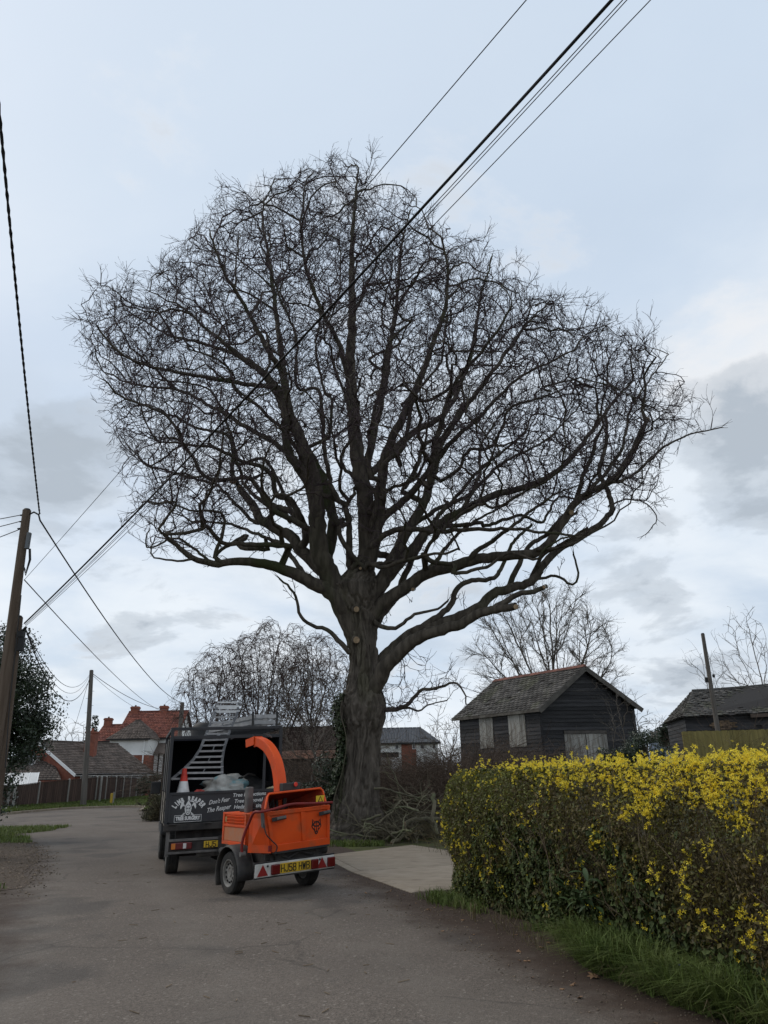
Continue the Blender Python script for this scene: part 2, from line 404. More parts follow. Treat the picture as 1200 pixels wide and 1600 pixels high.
GROUND=mat('ground_soil',(.055,.048,.034),(.085,.095,.035),sc=.35,rough=1,bump=.8,bsc=9,lo=.4,hi=.6,col3=(.05,.042,.033),sc3=2.5,spec=.1)
SOIL=mat('soil',(.038,.030,.024),(.068,.054,.042),sc=6,rough=1,bump=1,bsc=26,spec=.1)
CONC=mat('concrete',(.25,.205,.152),(.315,.265,.205),sc=2.1,rough=.9,bump=.5,bsc=60,rnd=.08,stretch=(1,1.8,1),lo=.3,hi=.7,col3=(.20,.16,.12),sc3=3.2,lo3=.52,hi3=.75)
GRAV=mat('gravel_bed',(.062,.046,.034),(.11,.082,.06),sc=30,rough=1,bump=1,bsc=40)
STONE=mat('gravel_stone',(.20,.155,.11),(.13,.105,.08),sc=3,rough=.9,island=.45)
GRASS=mat('grass_blades',(.085,.125,.026),(.12,.15,.04),sc=3,rough=.7,island=.4,transl=.25)
DRYG=mat('dry_grass',(.16,.125,.07),(.10,.09,.04),sc=3,rough=.9,island=.3,transl=.2)

def build_ground():
    xs=np.unique(np.concatenate([np.linspace(-900,-70,14),np.linspace(-70,70,141),np.linspace(70,900,14)])); ys=np.unique(np.concatenate([np.linspace(-200,-20,6),np.linspace(-20,90,111),np.linspace(90,1300,16)]))
    X,Y=np.meshgrid(xs,ys); Z=np.vectorize(H)(X,Y); V=np.stack([X,Y,Z],2).reshape(-1,3); nx=len(xs); i=np.arange(len(ys)-1)[:,None]*nx+np.arange(nx-1)[None]; i=i.ravel()
    tag(fast('ground',V,np.stack([i,i+1,i+nx+1,i+nx],1),GROUND,smooth=True),kind='structure')
build_ground()

# the lane: left and right edge, matched pairs, from behind the camera to the bend
def lane_pt(s,l): return Vector((.952*s-.306*l,.306*s+.952*l,0))
LANE=[((-2.05+.0,-14),(7.6,-14.)),((-1.0,-2),(4.4,-2.)),((-2.55,4),(2.25,4.2)),((-3.1,6.2),(1.55,6.4)),((-4.9,11),(-.02,11.3)),((-7.2,16.9),(-1.9,17.2)),((-8.9,20.5),(-4.6,23.8)),((-11.2,24.5),(-8.4,30)),((-12.6,27.2),(-11.2,36.5)),((-13.2,28.6),(-14.3,45)),((-13.9,29.3),(-15.2,48)),((-15,29.8),(-17.2,48.6)),((-16.5,29.6),(-19.2,47.6)),((-18.5,29),(-20.0,43.8)),((-21,27.6),(-20.6,39)),((-27,24.5),(-25,32.5)),((-40,18),(-40,23))]
def catm(pts,k):
    out=[]; n=len(pts)
    for i in range(n-1):
        p0,p1,p2,p3=[np.array(pts[min(max(j,0),n-1)],float) for j in (i-1,i,i+1,i+2)]
        for t in np.arange(k)/k: out.append(.5*((2*p1)+(-p0+p2)*t+(2*p0-5*p1+4*p2-p3)*t*t+(-p0+3*p1-3*p2+p3)*t**3))
    out.append(np.array(pts[-1],float)); return np.array(out)
def build_road():
    Lp=catm([a for a,b in LANE],8); Rp=catm([b for a,b in LANE],8); n=len(Lp); V=[];E=[];LT=[]
    lat=[-1.6,-1.1,-.7,-.35,0,.25,.6]+[None]*12+[-.6,-.25,0,.35,.7,1.1,1.5]
    for i in range(n):
        a,b=Lp[i],Rp[i]; d=b-a; w=np.linalg.norm(d); d=d/w
        row=[]
        for k,q in enumerate(lat):
            if k<7: t=q; e=-.22-q*(.75)
            elif q is None: t=.6+(w-1.2)*(k-6)/13; e=-.6
            else: t=w+q; e=q
            if i>8*9 and k>=19: e=min(e,-.1) ; 
            row.append((a+d*t,e)); LT.append(t)
        for p,e in row:
            V.append((p[0],p[1],.010+ .035*max(0,1-(max(e,-2.3)/-2.3)) *0 )); E.append(e)
    m=len(lat); V=np.array(V); i=(np.arange(n-1)[:,None]*m+np.arange(m-1)[None]).ravel()
    o=fast('road',V,np.stack([i,i+1,i+m+1,i+m],1),ASPH); at=o.data.attributes.new('edge','FLOAT','POINT'); at.data.foreach_set('value',np.array(E,np.float32)); at=o.data.attributes.new('lat','FLOAT','POINT'); at.data.foreach_set('value',np.array(LT,np.float32)); tag(o,kind='structure')
    return Lp,Rp
LEDGE,REDGE=build_road()

# far kerb and the raised grass verge behind it
KERBP=catm([(-13.6,42.4),(-14.6,46.5),(-15.6,48.6),(-17.4,49.1),(-19.5,47.9),(-20.3,43.9),(-20.9,39.2),(-25.2,32.8),(-40,23.2)],6)
def offset(P,d):
    T=np.gradient(P,axis=0); T/=np.linalg.norm(T,axis=1,keepdims=True); return P+d*np.stack([T[:,1],-T[:,0]],1)
def kerb():
    b=MB(); A=KERBP; B=offset(KERBP,.14)
    for i in range(len(A)-1):
        a,a2=A[i],A[i+1]; c,c2=B[i],B[i+1]; g=.006*(a2-a)/np.linalg.norm(a2-a)
        b.hexa([(*(a+g),0),(*(a2-g),0),(*(c2-g),0),(*(c+g),0),(*(a+g),.115),(*(a2-g),.115),(*(c2-g),.12),(*(c+g),.12)])
    tag(b.build('kerb',CONC),kind='structure')
kerb()
FENP=[W(-60,1270,42.5),W(10,1266,44.5),W(57,1259,48),W(104,1255,51),W(148,1252,54.5),W(163,1252,56),W(178,1252,58),W(190,1252,60),W(201,1252,62),W(211,1252,64),W(220,1252,66),W(229,1252,68),W(240,1252,70.5)]
FENP=[(p.x,p.y) for p in FENP]
def verge():
    # loft from kerb back edge to a line behind the fence
    K=offset(KERBP,.14)[::-1]; f=np.array([(-60,30)]+FENP+[(-14,74)]); 
    def rs(P,n):
        d=np.concatenate([[0],np.cumsum(np.linalg.norm(np.diff(P,axis=0),axis=1))]); t=np.linspace(0,d[-1],n); return np.stack([np.interp(t,d,P[:,0]),np.interp(t,d,P[:,1])],1)
    n=60; A=rs(K,n); B=rs(f,n); V=[]
    for k in range(9):
        t=k/7.; z=.1+.16*sstep(0,1,t) if k<8 else .0
        for i in range(n):
            p=A[i]+(B[i]-A[i])*t; V.append((p[0],p[1],z+.03*mnoise.noise(Vector((p[0],p[1],0)))*(k>0)*(k<8)))
    i=(np.arange(8)[:,None]*n+np.arange(n-1)[None]).ravel()
    tag(fast('verge',np.array(V),np.stack([i,i+1,i+n+1,i+n],1),GROUND,smooth=True),kind='structure')
    pts=[]
    r=np.random.default_rng(3)
    while len(pts)<22000:
        i=r.integers(0,n-1); t=r.random()*.97+.01; u=r.random(); p=(A[i]*(1-u)+A[i+1]*u)*(1-t)+(B[i]*(1-u)+B[i+1]*u)*t
        if p[1]<30 or p[1]>72 or p[0]<-30: continue
        pts.append((p[0],p[1],.1+.16*sstep(0,1,t)-.02))
    V,F=blades(np.array(pts),.17,.016,.8,r); tag(fast('grass',V,F,GRASS),kind='stuff')
verge()
# concrete apron at the field gateway: slabs, joints, edging
def apron():
    P=[G(513,1337),G(563,1362),G(660,1395),None,None,None]
    a,j,b=G(513,1338),G(563,1363),G(660,1396); d=Vector((.952,.306,0)); 
    back=G(639,1322); 
    ro=bpy.data.objects.new('concrete_apron',None); COL.objects.link(ro); tag(ro,kind='structure')
    def slab(p,q,w0,w1,dz=0,name='slab'):
        g=(q-p).normalized()*.012; p2,q2=p+g,q-g
        c=[p2,q2,q2+Vector(w1),p2+Vector(w0)]
        m=MB(); m.hexa([(x.x,x.y,-.05) for x in c]+[(x.x,x.y,.028+dz) for x in c]); o=m.build(name,CONC,ro,bevel=.008); return o
    ex=Vector((3.0,1.0,0)); e2=Vector((1.9,2.05,0))
    slab(b,j,ex,ex*1.0+Vector((0,.15,0)),.0); slab(j,a,ex+Vector((0,.15,0)),e2,.004)
    m=MB(); m.bar(j.lerp(j+ex,.02)+Vector((0,.0,.031)),j+ex*.98+Vector((0,.14,.031)),.035,.006); m.build('joint_strip',mat('joint_sealant',(.36,.31,.24),(.28,.235,.18),sc=9,rough=.9),ro)
    # dropped kerb edging along the lane, in short lengths
    n=Vector((.952,.306,0)); line=[b-n*.02,j-n*.02,a-n*.02]
    for p,q in zip(line[:-1],line[1:]):
        k=max(2,int((q-p).length/.92))
        for i in range(k):
            u=p.lerp(q,i/k+.003); w=p.lerp(q,(i+1)/k-.003); o_=-n*.15
            m=MB(); m.hexa([(x.x,x.y,-.05) for x in (u,w,w+o_,u+o_)]+[(u.x,u.y,.036),(w.x,w.y,.036),((w+o_).x,(w+o_).y,.022),((u+o_).x,(u+o_).y,.022)]); m.build('kerb_stone',CONC,ro,bevel=.006)
apron()

# gravel pull-in on the left
def gravel():
    r=np.random.default_rng(5); poly=[(-6.0,13.2),(-6.3,14.1),(-7.0,15.2),(-7.4,16.4),(-7.7,17.5),(-8.5,18.7),(-8.9,20.2),(-9.9,21.4),(-10.5,22.6),(-18,22.2),(-18,11),(-7.2,11.8)]
    b=MB(); b.add([(x,y,.016+.0) for x,y in poly],[tuple(range(12))]); tag(b.build('gravel_bed',GRAV),kind='structure')
    pts=[];
    while len(pts)<9000:
        y=12+13*r.random(); x=-14+10*r.random(); e=np.interp(y,LEDGE[:,1][:60],LEDGE[:,0][:60]) if y<29 else -13
        dd=x-(e+.45*r.random()**2-.15)
        if dd>0: continue
        if r.random()<.75 and not(13.0+.4*r.normal()<y<22.6): continue
        pts.append((x,y,.018))
    n=len(pts); P=np.array(pts); s=.007+.015*r.random((n,1))**1.5; base=np.array([[1,0,0],[-1,0,0],[0,1,0],[0,-1,0],[0,0,.7],[0,0,-.7]])
    V=P[:,None]+s[:,:,None]*(base[None]+.35*r.normal(size=(n,6,3))); f=np.array([[0,2,4],[2,1,4],[1,3,4],[3,0,4],[2,0,5],[1,2,5],[3,1,5],[0,3,5]])
    tag(fast('gravel',V.reshape(-1,3),(np.arange(n)[:,None,None]*6+f[None]).reshape(-1,3),STONE),kind='stuff')
    # loose grit on the soil strip to the right of the lane
    pts=[]
    for _ in range(2600):
        l=2+12*r.random(); s_=3.1+1.3*r.random(); q=lane_pt(s_,l); pts.append((q.x,q.y,.014))
    P=np.array(pts); n=len(P); s=.003+.008*r.random((n,1))**2; V=P[:,None]+s[:,:,None]*(base[None]+.35*r.normal(size=(n,6,3)))
    tag(fast('grit',V.reshape(-1,3),(np.arange(n)[:,None,None]*6+f[None]).reshape(-1,3),STONE),kind='stuff')
gravel()
def left_grass():
    r=np.random.default_rng(6); pts=[]
    while len(pts)<17000:
        y=3+27*r.random(); x=-16+14*r.random(); e=np.interp(y,LEDGE[:60,1],LEDGE[:60,0])
        g=mnoise.noise(Vector((x*.8,y*.8,3)))
        if y>22.3+.5*g: ok=x<e-.1+.6*g and x>e-5
        elif y<13.0+.6*g: ok=x<e-.75+.5*g and x>e-3
        else: ok=False
        if ok: pts.append((x,y,.0))
    V,F=blades(np.array(pts),.13,.009,.9,r); tag(fast('grass',V,F,GRASS),kind='stuff')
left_grass()

# ================================================================== THE OAK
BARK=mat('oak_bark',(.062,.053,.043),(.115,.098,.078),sc=7,rough=.95,bump=1.6,bsc=9,stretch=(1,1,.22),lo=.4,hi=.62,col3=(.055,.062,.030),sc3=.7,lo3=.52,hi3=.72,spec=.1)
BARKT=mat('oak_trunk_bark',(.066,.056,.046),(.142,.121,.100),sc=8,rough=.95,bump=1.2,bsc=16,stretch=(1,1,.2),lo=.36,hi=.64,col3=(.085,.085,.045),sc3=.8,lo3=.56,hi3=.75,spec=.1)
TWIG=mat('twig_bark',(.056,.041,.043),(.082,.061,.064),sc=2,rough=.9,spec=.15)
CUT=mat('fresh_cut_wood',(.40,.29,.18),(.28,.20,.125),sc=14,rough=.8)
OY=22.0
def limb_pts(pix,dy0,dy1,step=.15,jit=.012,seed=0):
    n=len(pix); p=[np.array(W(x,y,OY+dy0+(dy1-dy0)*(i/(n-1))**1.2)) for i,(x,y) in enumerate(pix)]
    c=catm(p,6); d=np.concatenate([[0],np.cumsum(np.linalg.norm(np.diff(c,axis=0),axis=1))]); m=max(2,int(d[-1]/step)+1); t=np.linspace(0,d[-1],m)
    q=np.stack([np.interp(t,d,c[:,k]) for k in range(3)],1); r=np.random.default_rng(seed); q[1:]+=jit*r.normal(size=q[1:].shape); q+=np.array([[.05*mnoise.noise(Vector((v[0]*1.7+k*9,v[1]*1.7,v[2]*1.7+seed))) for k in range(3)] for v in q])*min(1,len(q)); return q
# pixel path, depth offset at start / end, radius start / end
LIMBS=[
 ([(568,1010),(568,960),(570,900),(575,850),(572,790),(560,725),(552,650),(547,565),(551,480),(549,410),(553,340),(560,262)],0,.5,.40,.03),
 ([(560,990),(535,940),(515,900),(500,865),(495,807),(490,744),(470,690),(453,645),(430,605),(400,575),(360,545),(310,505)],0,-2.2,.42,.04),
 ([(545,960),(520,930),(478,906),(445,890),(412,881),(370,877),(337,881),(303,873),(274,850),(257,836)],-.2,-2.5,.27,.05),
 ([(520,905),(503,890),(474,862),(453,838),(412,817),(395,790),(374,763)],-.2,1.5,.24,.12),
 ([(374,763),(364,742),(363,715),(362,688),(345,675),(303,668),(278,652),(240,640)],1.5,2.4,.085,.03),
 ([(478,845),(470,812),(437,792),(407,782),(387,764),(380,755)],0,3.2,.13,.05),
 ([(470,810),(455,780),(432,775),(424,742),(403,728),(370,718),(337,701),(300,695),(250,690)],0,-1.0,.11,.03),
 ([(505,885),(520,830),(515,780),(500,735),(470,690),(442,640),(420,595),(377,560),(330,540),(265,523),(217,497)],.5,3.6,.20,.03),
 ([(495,800),(480,750),(450,700),(442,593),(420,549),(377,471),(351,428),(330,370)],-.2,-4.2,.19,.03),
 ([(570,905),(590,820),(598,740),(610,690),(635,640),(660,580),(690,500),(700,430),(690,370)],0,-2.8,.24,.03),
 ([(573,940),(605,890),(630,840),(660,790),(676,740),(690,690),(725,640),(770,580),(820,510),(860,470)],0,2.6,.22,.03),
 ([(572,980),(589,949),(623,925),(671,896),(719,882),(753,872),(802,867),(850,857),(893,795),(918,770),(947,756),(976,727),(1009,660)],0,-1.5,.23,.075),
 ([(575,1095),(592,1062),(613,1029),(657,994),(715,978),(763,954),(806,948)],-.1,-2.4,.27,.10),
 ([(763,954),(785,942),(802,932),(830,925),(850,917)],-1.9,-2.2,.10,.065),
 ([(580,1060),(603,1026),(647,990),(705,969),(748,949),(768,930),(797,920),(831,908),(850,882),(869,862),(918,833),(947,809),(956,785),(937,737),(947,688),(947,650)],.1,1.6,.22,.055),
 ([(831,908),(850,902),(874,901),(893,914),(905,902),(899,880),(896,867)],.9,.5,.055,.03),
 ([(647,988),(700,950),(715,920),(739,906),(773,903),(788,880),(800,850),(830,820)],.1,3.0,.11,.05),
 ([(580,940),(599,911),(632,870),(671,829),(719,800),(773,775),(831,756),(869,737),(905,700),(950,640),(990,590)],0,1.2,.20,.04),
 ([(580,850),(600,808),(623,788),(652,761),(690,708),(719,679),(760,640),(810,590),(870,560)],.1,-3.3,.15,.03),
 ([(671,761),(676,713),(690,660),(710,600),(760,540),(800,480)],-1.6,-4.4,.10,.03),
 ([(578,860),(594,840),(628,826),(681,831),(739,828),(802,826),(850,832),(900,840)],-.2,-2.8,.11,.03),
 ([(575,720),(585,670),(600,610),(610,540),(620,470),(625,400),(640,330)],.2,3.4,.14,.03),
 ([(556,760),(590,730),(640,680),(690,650),(720,600),(740,540),(750,470),(770,400)],0,4.4,.15,.03),
 ([(548,600),(530,540),(500,480),(480,420),(470,350),(480,280)],.2,-2,.11,.025),
 ([(452,640),(440,560),(430,480),(420,400),(410,330),(430,280)],-1,2.0,.12,.025),
 ([(430,605),(380,600),(330,590),(270,580),(200,560),(150,510)],-1.6,-4.8,.09,.025),
 ([(490,744),(440,700),(390,670),(340,640),(280,610),(210,600),(160,580)],-.4,3.4,.11,.025),
 ([(947,756),(985,745),(1020,715),(1050,690),(1090,675),(1125,668)],-1.3,-1.6,.055,.02),
 ([(918,770),(950,735),(975,690),(985,640),(1010,600),(1040,560)],-1.3,1.6,.07,.02),
 ([(545,1018),(515,987),(485,975),(470,964),(462,935),(452,920),(438,903)],-.3,-1.6,.085,.03),
 ([(588,1112),(612,1109),(633,1104),(646,1090),(660,1078),(690,1074),(712,1066),(724,1080),(728,1096)],-.1,-1.2,.085,.02),
 ([(625,1107),(640,1106),(655,1112),(668,1102),(680,1098)],-.3,.4,.04,.018),
 ([(570,890),(545,860),(530,830),(548,812),(540,795),(555,770)],-.4,-1.0,.09,.06),
 ([(575,880),(600,886),(640,872),(700,862),(720,860)],-.6,-2.4,.075,.03),
 ([(573,800),(600,770),(640,752),(660,730),(665,690),(670,650)],-.3,-2.4,.07,.03),
 ([(349,878),(335,868),(349,832),(348,805),(328,799),(303,798),(270,790)],-1.6,-2.2,.075,.025),
 ([(589,975),(605,982),(623,978),(647,960),(676,954),(700,940)],-.3,-1.9,.075,.03),
 ([(790,925),(800,905),(816,872),(833,846),(860,832),(900,800)],.8,1.5,.105,.05),
 ([(829,904),(838,885),(850,866),(880,850),(920,825)],.9,-.6,.075,.04),
 ([(735,873),(748,858),(770,845),(787,832),(830,800),(870,770)],-.6,-2.2,.085,.03),
 ([(719,800),(738,770),(748,740),(749,712),(760,680),(790,640)],.5,2.6,.085,.03),
 ([(671,751),(674,720),(680,695),(690,662),(705,620),(735,570)],-1.6,-3.2,.075,.025),
 ([(862,832),(882,805),(898,783),(910,745),(926,708),(930,690)],.9,.2,.10,.06),
 ([(840,860),(870,856),(898,847),(927,832),(960,815)],-.9,-1.9,.06,.025),
 ([(952,790),(980,781),(1014,790),(1026,812),(1010,835)],1.4,1.2,.035,.014),
 ([(580,990),(604,950),(640,915),(680,880),(700,850),(740,815),(790,790)],.3,2.4,.13,.03),
 ([(624,922),(645,872),(690,800),(735,770),(790,720),(850,690),(900,640)],.5,3.4,.11,.025),
 ([(480,905),(455,870),(440,850),(405,835),(360,820),(300,815)],-.6,1.6,.09,.03),
 ([(303,873),(278,877),(240,872),(237,850)],-2.2,-2.4,.04,.02),
]
ENV=[(110,500),(125,440),(188,428),(240,390),(296,330),(355,292),(425,258),(480,250),(555,238),(600,268),(645,306),(700,342),(770,384),(850,418),(890,428),(920,470),(985,470),(1030,520),(1045,580),(1090,600),(1128,668),(1060,720),(1050,790),(985,800),(930,830),(890,850),(850,838),(760,848),(680,910),(620,900),(560,880),(480,850),(410,850),(340,872),(240,872),(192,830),(205,770),(150,690),(128,600)]
def in_poly(x,y,P):
    c=False; j=len(P)-1
    for i in range(len(P)):
        if (P[i][1]>y)!=(P[j][1]>y) and x<(P[j][0]-P[i][0])*(y-P[i][1])/(P[j][1]-P[i][1])+P[i][0]: c=not c
        j=i
    return c
def edge_d(x,y,P):
    m=1e9
    for i in range(len(P)):
        a=P[i-1]; b=P[i]; dx,dy=b[0]-a[0],b[1]-a[1]; t=max(0,min(1,((x-a[0])*dx+(y-a[1])*dy)/(dx*dx+dy*dy))); m=min(m,math.hypot(x-a[0]-t*dx,y-a[1]-t*dy))
    return m
TR_PROF=[(1318,492,606),(1310,497,604),(1300,504,601),(1285,511,598),(1265,517,594),(1240,523,591),(1210,533,591),(1180,539,592),(1155,541,593),(1140,538,595),(1125,533,600),(1108,531,603),(1092,534,599),(1075,541,594),(1050,546,590),(1020,546,588),(990,542,587),(960,533,587),(935,520,589),(918,516,590),(908,526,588),(898,538,586),(886,548,582),(872,556,576)]
def oak():
    root=thing('oak_tree','huge bare oak with wide spreading crown and fresh pruning cuts beside the lane','tree',(0,0,0))
    base=W(548,1312,OY); 
    # ---- trunk with ridged bark, flare and burrs
    n=180; rows=[]; prof=TR_PROF[::-1]
    ys=np.array([p[0] for p in prof]); l=np.array([p[1] for p in prof]); r_=np.array([p[2] for p in prof])
    V=[]; m=0
    for py in np.arange(1322,873,-1.25):
        x0=np.interp(py,ys,l); x1=np.interp(py,ys,r_); 
        if py>1318: x0-=4; x1+=4
        a=W(x0,py,OY); b=W(x1,py,OY); c=(a+b)/2; w=(b-a).length/2; m+=1
        for j in range(n):
            t=2*math.pi*j/n; q=Vector((math.cos(t)*w,math.sin(t)*w*.95,0)); z=c.z
            pp=Vector((math.cos(t),math.sin(t),0)); flare=sstep(1.2,0,z)*.12*w*max(0,math.cos(3*t+.6))
            big=.03*w*mnoise.noise(Vector((pp.x*1.3,pp.y*1.3,z*.9)))
            wob=.5*mnoise.noise(Vector((pp.x*2,pp.y*2,z*.6)))
            u=t*15/1.0+wob*5; rid=abs(mnoise.noise(Vector((math.cos(t)*w*9,math.sin(t)*w*9,z*1.5+wob))))
            rid2=abs(mnoise.noise(Vector((math.cos(t)*w*20,math.sin(t)*w*20,z*3.2+7))))
            d=flare+big+.085*(min(rid*2.6,1)-.5)+.03*(min(rid2*2.6,1)-.5)
            V.append(c+q+pp*d)
    i=(np.arange(m-1)[:,None]*n+np.arange(n)[None]); k=(np.arange(m-1)[:,None]*n+(np.arange(n)[None]+1)%n); F=np.stack([i,k,k+n,i+n],2).reshape(-1,4)
    fast('trunk',np.array(V),F,BARKT,root,smooth=True)
    # ---- traced limbs
    P=[];par=[];fx={}
    for li,(pix,d0,d1,ra,rb) in enumerate(LIMBS):
        q=limb_pts(pix,d0,d1,seed=li+50)
        if li==0: pi=-1
        else:
            D=np.linalg.norm(np.array(P)-q[0],axis=1); pi=int(D.argmin())
        for k in range(len(q)):
            t=k/(len(q)-1); P.append(q[k]); par.append(pi if k==0 else len(P)-2); fx[len(P)-1]=ra+(rb-ra)*t**.8
    r=np.random.default_rng(11); att=[]
    # further ascending limbs, reaching to the front and the back of the crown
    for k in range(20):
        a=R(-4+188*(k+.5)/20+r.uniform(-5,5)); rr=r.uniform(.62,.86); ex,ey=560+560*math.cos(a)*rr,830-560*math.sin(a)*rr
        t=1.
        while not in_poly(ex,ey,ENV) and t>.4: t-=.05; ex,ey=560+560*math.cos(a)*rr*t,830-560*math.sin(a)*rr*t
        b0=r.uniform(.05,.5); bx,by=562,880; sx,sy=bx+(ex-bx)*b0+r.normal()*14,by+(ey-by)*b0+r.normal()*14; pix=[(sx,sy)]; nn=8
        for j in range(1,nn+1):
            u=j/nn; pix.append((sx+(ex-sx)*u**1.1+r.normal()*15,sy+(ey-sy)*u+r.normal()*15-26*math.sin(u*3.14)*(1 if abs(math.cos(a))<.7 else -.6)))
        d1=(4.6 if k%2 else -4.6)*r.uniform(.5,1.1); q=limb_pts(pix,d1*b0*.8,d1,seed=300+k); D=np.linalg.norm(np.array(P)-q[0],axis=1); pi=int(D.argmin()); ra=r.uniform(.075,.12)*(1.15-b0)
        for j in range(len(q)): P.append(q[j]); par.append(pi if j==0 else len(P)-2); fx[len(P)-1]=ra+(.024-ra)*(j/(len(q)-1))**.75
    while len(att)<OAK_ATT:
        x,y=r.uniform(100,1135),r.uniform(235,885)
        if not in_poly(x,y,ENV): continue
        e=edge_d(x,y,ENV); 
        if e<60 and .35*mnoise.noise(Vector((x*.016,y*.016,4)))+.9*mnoise.noise(Vector((x*.045,y*.045,1)))<.013*(26-e): continue
        if r.random()> (.22+.78*sstep(0,95,e))*(.45+.55*math.exp(-max(0,e-95)/140.)): continue
        if math.hypot((x-560)/170,(y-850)/150)<1 and r.random()<.75: continue
        dm=6.6*min(1,math.sqrt(e/210.))+.35; u=r.uniform(-1,1); u=math.copysign(abs(u)**.75,u)
        w=W(x,y,OY+u*dm); att.append(w)
    low=[(592,1112),(596,1062),(622,1035),(650,1018),(690,1035),(722,1058),(730,1096),(700,1085),(660,1100)]
    cnt=0
    while cnt<95:
        x,y=r.uniform(590,730),r.uniform(1015,1115)
        if in_poly(x,y,low): att.append(W(x,y,OY+r.uniform(-1.4,.9))); cnt+=1
    blk={i for i in range(len(P)) if P[i][2]<5.8 and abs(P[i][0]+.6)<.9}
    cen=np.array(W(566,940,OY)); att=np.array(att)
    # first the secondary boughs, from few far apart targets; then the fine branches between them
    n0=len(P); P,par=colonize(P,par,att[r.permutation(len(att))[:1500]],.34,7.,.72,230,jit=.33,up=.04,block=blk,seed=4,rad0=cen,rb=.7,maxkids=3)
    P=list(P); par=list(par)
    Pn,pr=colonize(P,par,att,.21,2.0,.31,230,jit=.21,up=.08,block=blk,seed=5,rad0=cen,rb=.8,maxkids=3)
    rad=pipe(Pn,pr,.0085,1.96,fx,cap=.13); rad=np.maximum(rad,.0082); rad[n0:len(P)]=np.maximum(rad[n0:len(P)],.018)
    P3,p3,r3=add_twigs(Pn,pr,rad,3,1,.50,.0070,8,maxr=.030,up=.18,wild=.36)
    # short epicormic shoots along the bare lower limbs
    ex=[i for i in fx if P3[i][2]>6.2 and .035<fx[i]<.3]; P3=list(P3); p3=list(p3); r3=list(r3)
    for i in r.choice(ex,620,replace=False):
        d=r.normal(size=3); d[2]+=.35; d/=np.linalg.norm(d); q=i; p=P3[i]+d*r3[i]*.9; l=r.uniform(.25,.8)
        for j in range(3):
            d=d+.4*r.normal(size=3); d[2]+=.12; d/=np.linalg.norm(d); P3.append(p+d*l/3*(j+1) if j==0 else P3[q]+d*l/3); p3.append(q); r3.append(.011-.0018*j); q=len(P3)-1
            for m_ in range(2):
                e=d+.8*r.normal(size=3); e/=np.linalg.norm(e); P3.append(P3[q]+e*l*.28); p3.append(q); r3.append(.0072)
    P3=np.array(P3); r3=np.array(r3)
    tu=tubes(P3,p3,r3,cls=((.11,16),(.035,8),(.0,3)))
    thick=[t for t in tu if True]
    # main limbs and branches (shaded as rough bark) / fine crown
    names=['limbs','branches','crown']
    for (V,F),nm in zip(tu,names):
        o=fast(nm,V,F,BARK if nm!='crown' else TWIG,root,smooth=True)
        if nm=='crown': o['kind']='stuff'
    # ---- pruning cuts: pale sawn ends
    for x,y,dy,rr in [(557,1000,-.62,.105),(557,952,-.66,.095),(489,907,-.42,.11),(505,889,-.35,.07),(364,751,1.25,.13),(563,888,-.62,.05),(806,948,-2.5,.075),(850,917,-2.3,.055),(893,801,-1.6,.085),(866,823,1.1,.09),(797,920,.7,.08),(645,921,-.4,.06),(1012,655,-1.6,.07),(525,697,-.9,.07),(374,760,1.3,.05)]:
        p=W(x,y,OY+dy); nrm=(Vector((0,0,1.65))-p).normalized()+Vector((r.uniform(-.5,.5),0,r.uniform(-.3,.2))); nrm.normalize()
        b=MB(); b.cyl(p-nrm*.16,p,rr*1.12,rr,14,0,False); b.cyl(p-nrm*.004,p+nrm*.006,rr*.93,rr*.9,14,1); b.build('cut_end',[BARK,CUT],root)
    print('oak',len(P3),sum(len(f) for v,f in tu))
    return root
OAK_ATT=12300
oak()
IVY=mat('ivy_leaf',(.022,.036,.012),(.040,.056,.018),sc=2,rough=.6,island=.5,spec=.5)
def ivy():
    r=np.random.default_rng(21); P=[];Nn=[]
    ys=np.array([p[0] for p in TR_PROF[::-1]]); l=np.array([p[1] for p in TR_PROF[::-1]]); q=np.array([p[2] for p in TR_PROF[::-1]])
    while len(P)<6500:
        py=r.uniform(1085,1300); a=r.uniform(math.pi*.72,math.pi*1.5); 
        lim=.72+.25*mnoise.noise(Vector((py*.03,0,1)))+.0
        if py<1130 and r.random()<.55: continue
        edge=math.pi*(1.22+.2*mnoise.noise(Vector((py*.022,3,0)))) if py<1240 else math.pi*1.1
        if a>edge: continue
        x0=np.interp(py,ys,l); x1=np.interp(py,ys,q); A=W(x0,py,OY); B=W(x1,py,OY); c=(A+B)/2; w=(B-A).length/2+.04+.16*abs(r.normal())*.7
        d=Vector((math.cos(a),math.sin(a),0)); p=c+d*w; P.append(p); Nn.append(d+Vector((0,0,.3)))
    V,F=leaves(np.array(P),.085,.85,np.array(Nn),.9,r=r); o=thing('ivy_plant','dark ivy climbing the left side of the big oak trunk','ivy',W(530,1300,OY))
    k=fast('ivy_foliage',V-np.array(o.location),F,IVY,o); k['kind']='stuff'
    b=MB()
    for s in range(7):
        pts=[]; x=r.uniform(524,540)
        for py in range(1305,1090,-14):
            x+=r.normal()*2; x0=np.interp(py,ys,l); c=W(max(x,x0+1),py,OY-.5-.02*s); pts.append(c-Vector(o.location))
        b.tube(pts,.018,6)
    b.build('stem',BARK,o,60)
ivy()

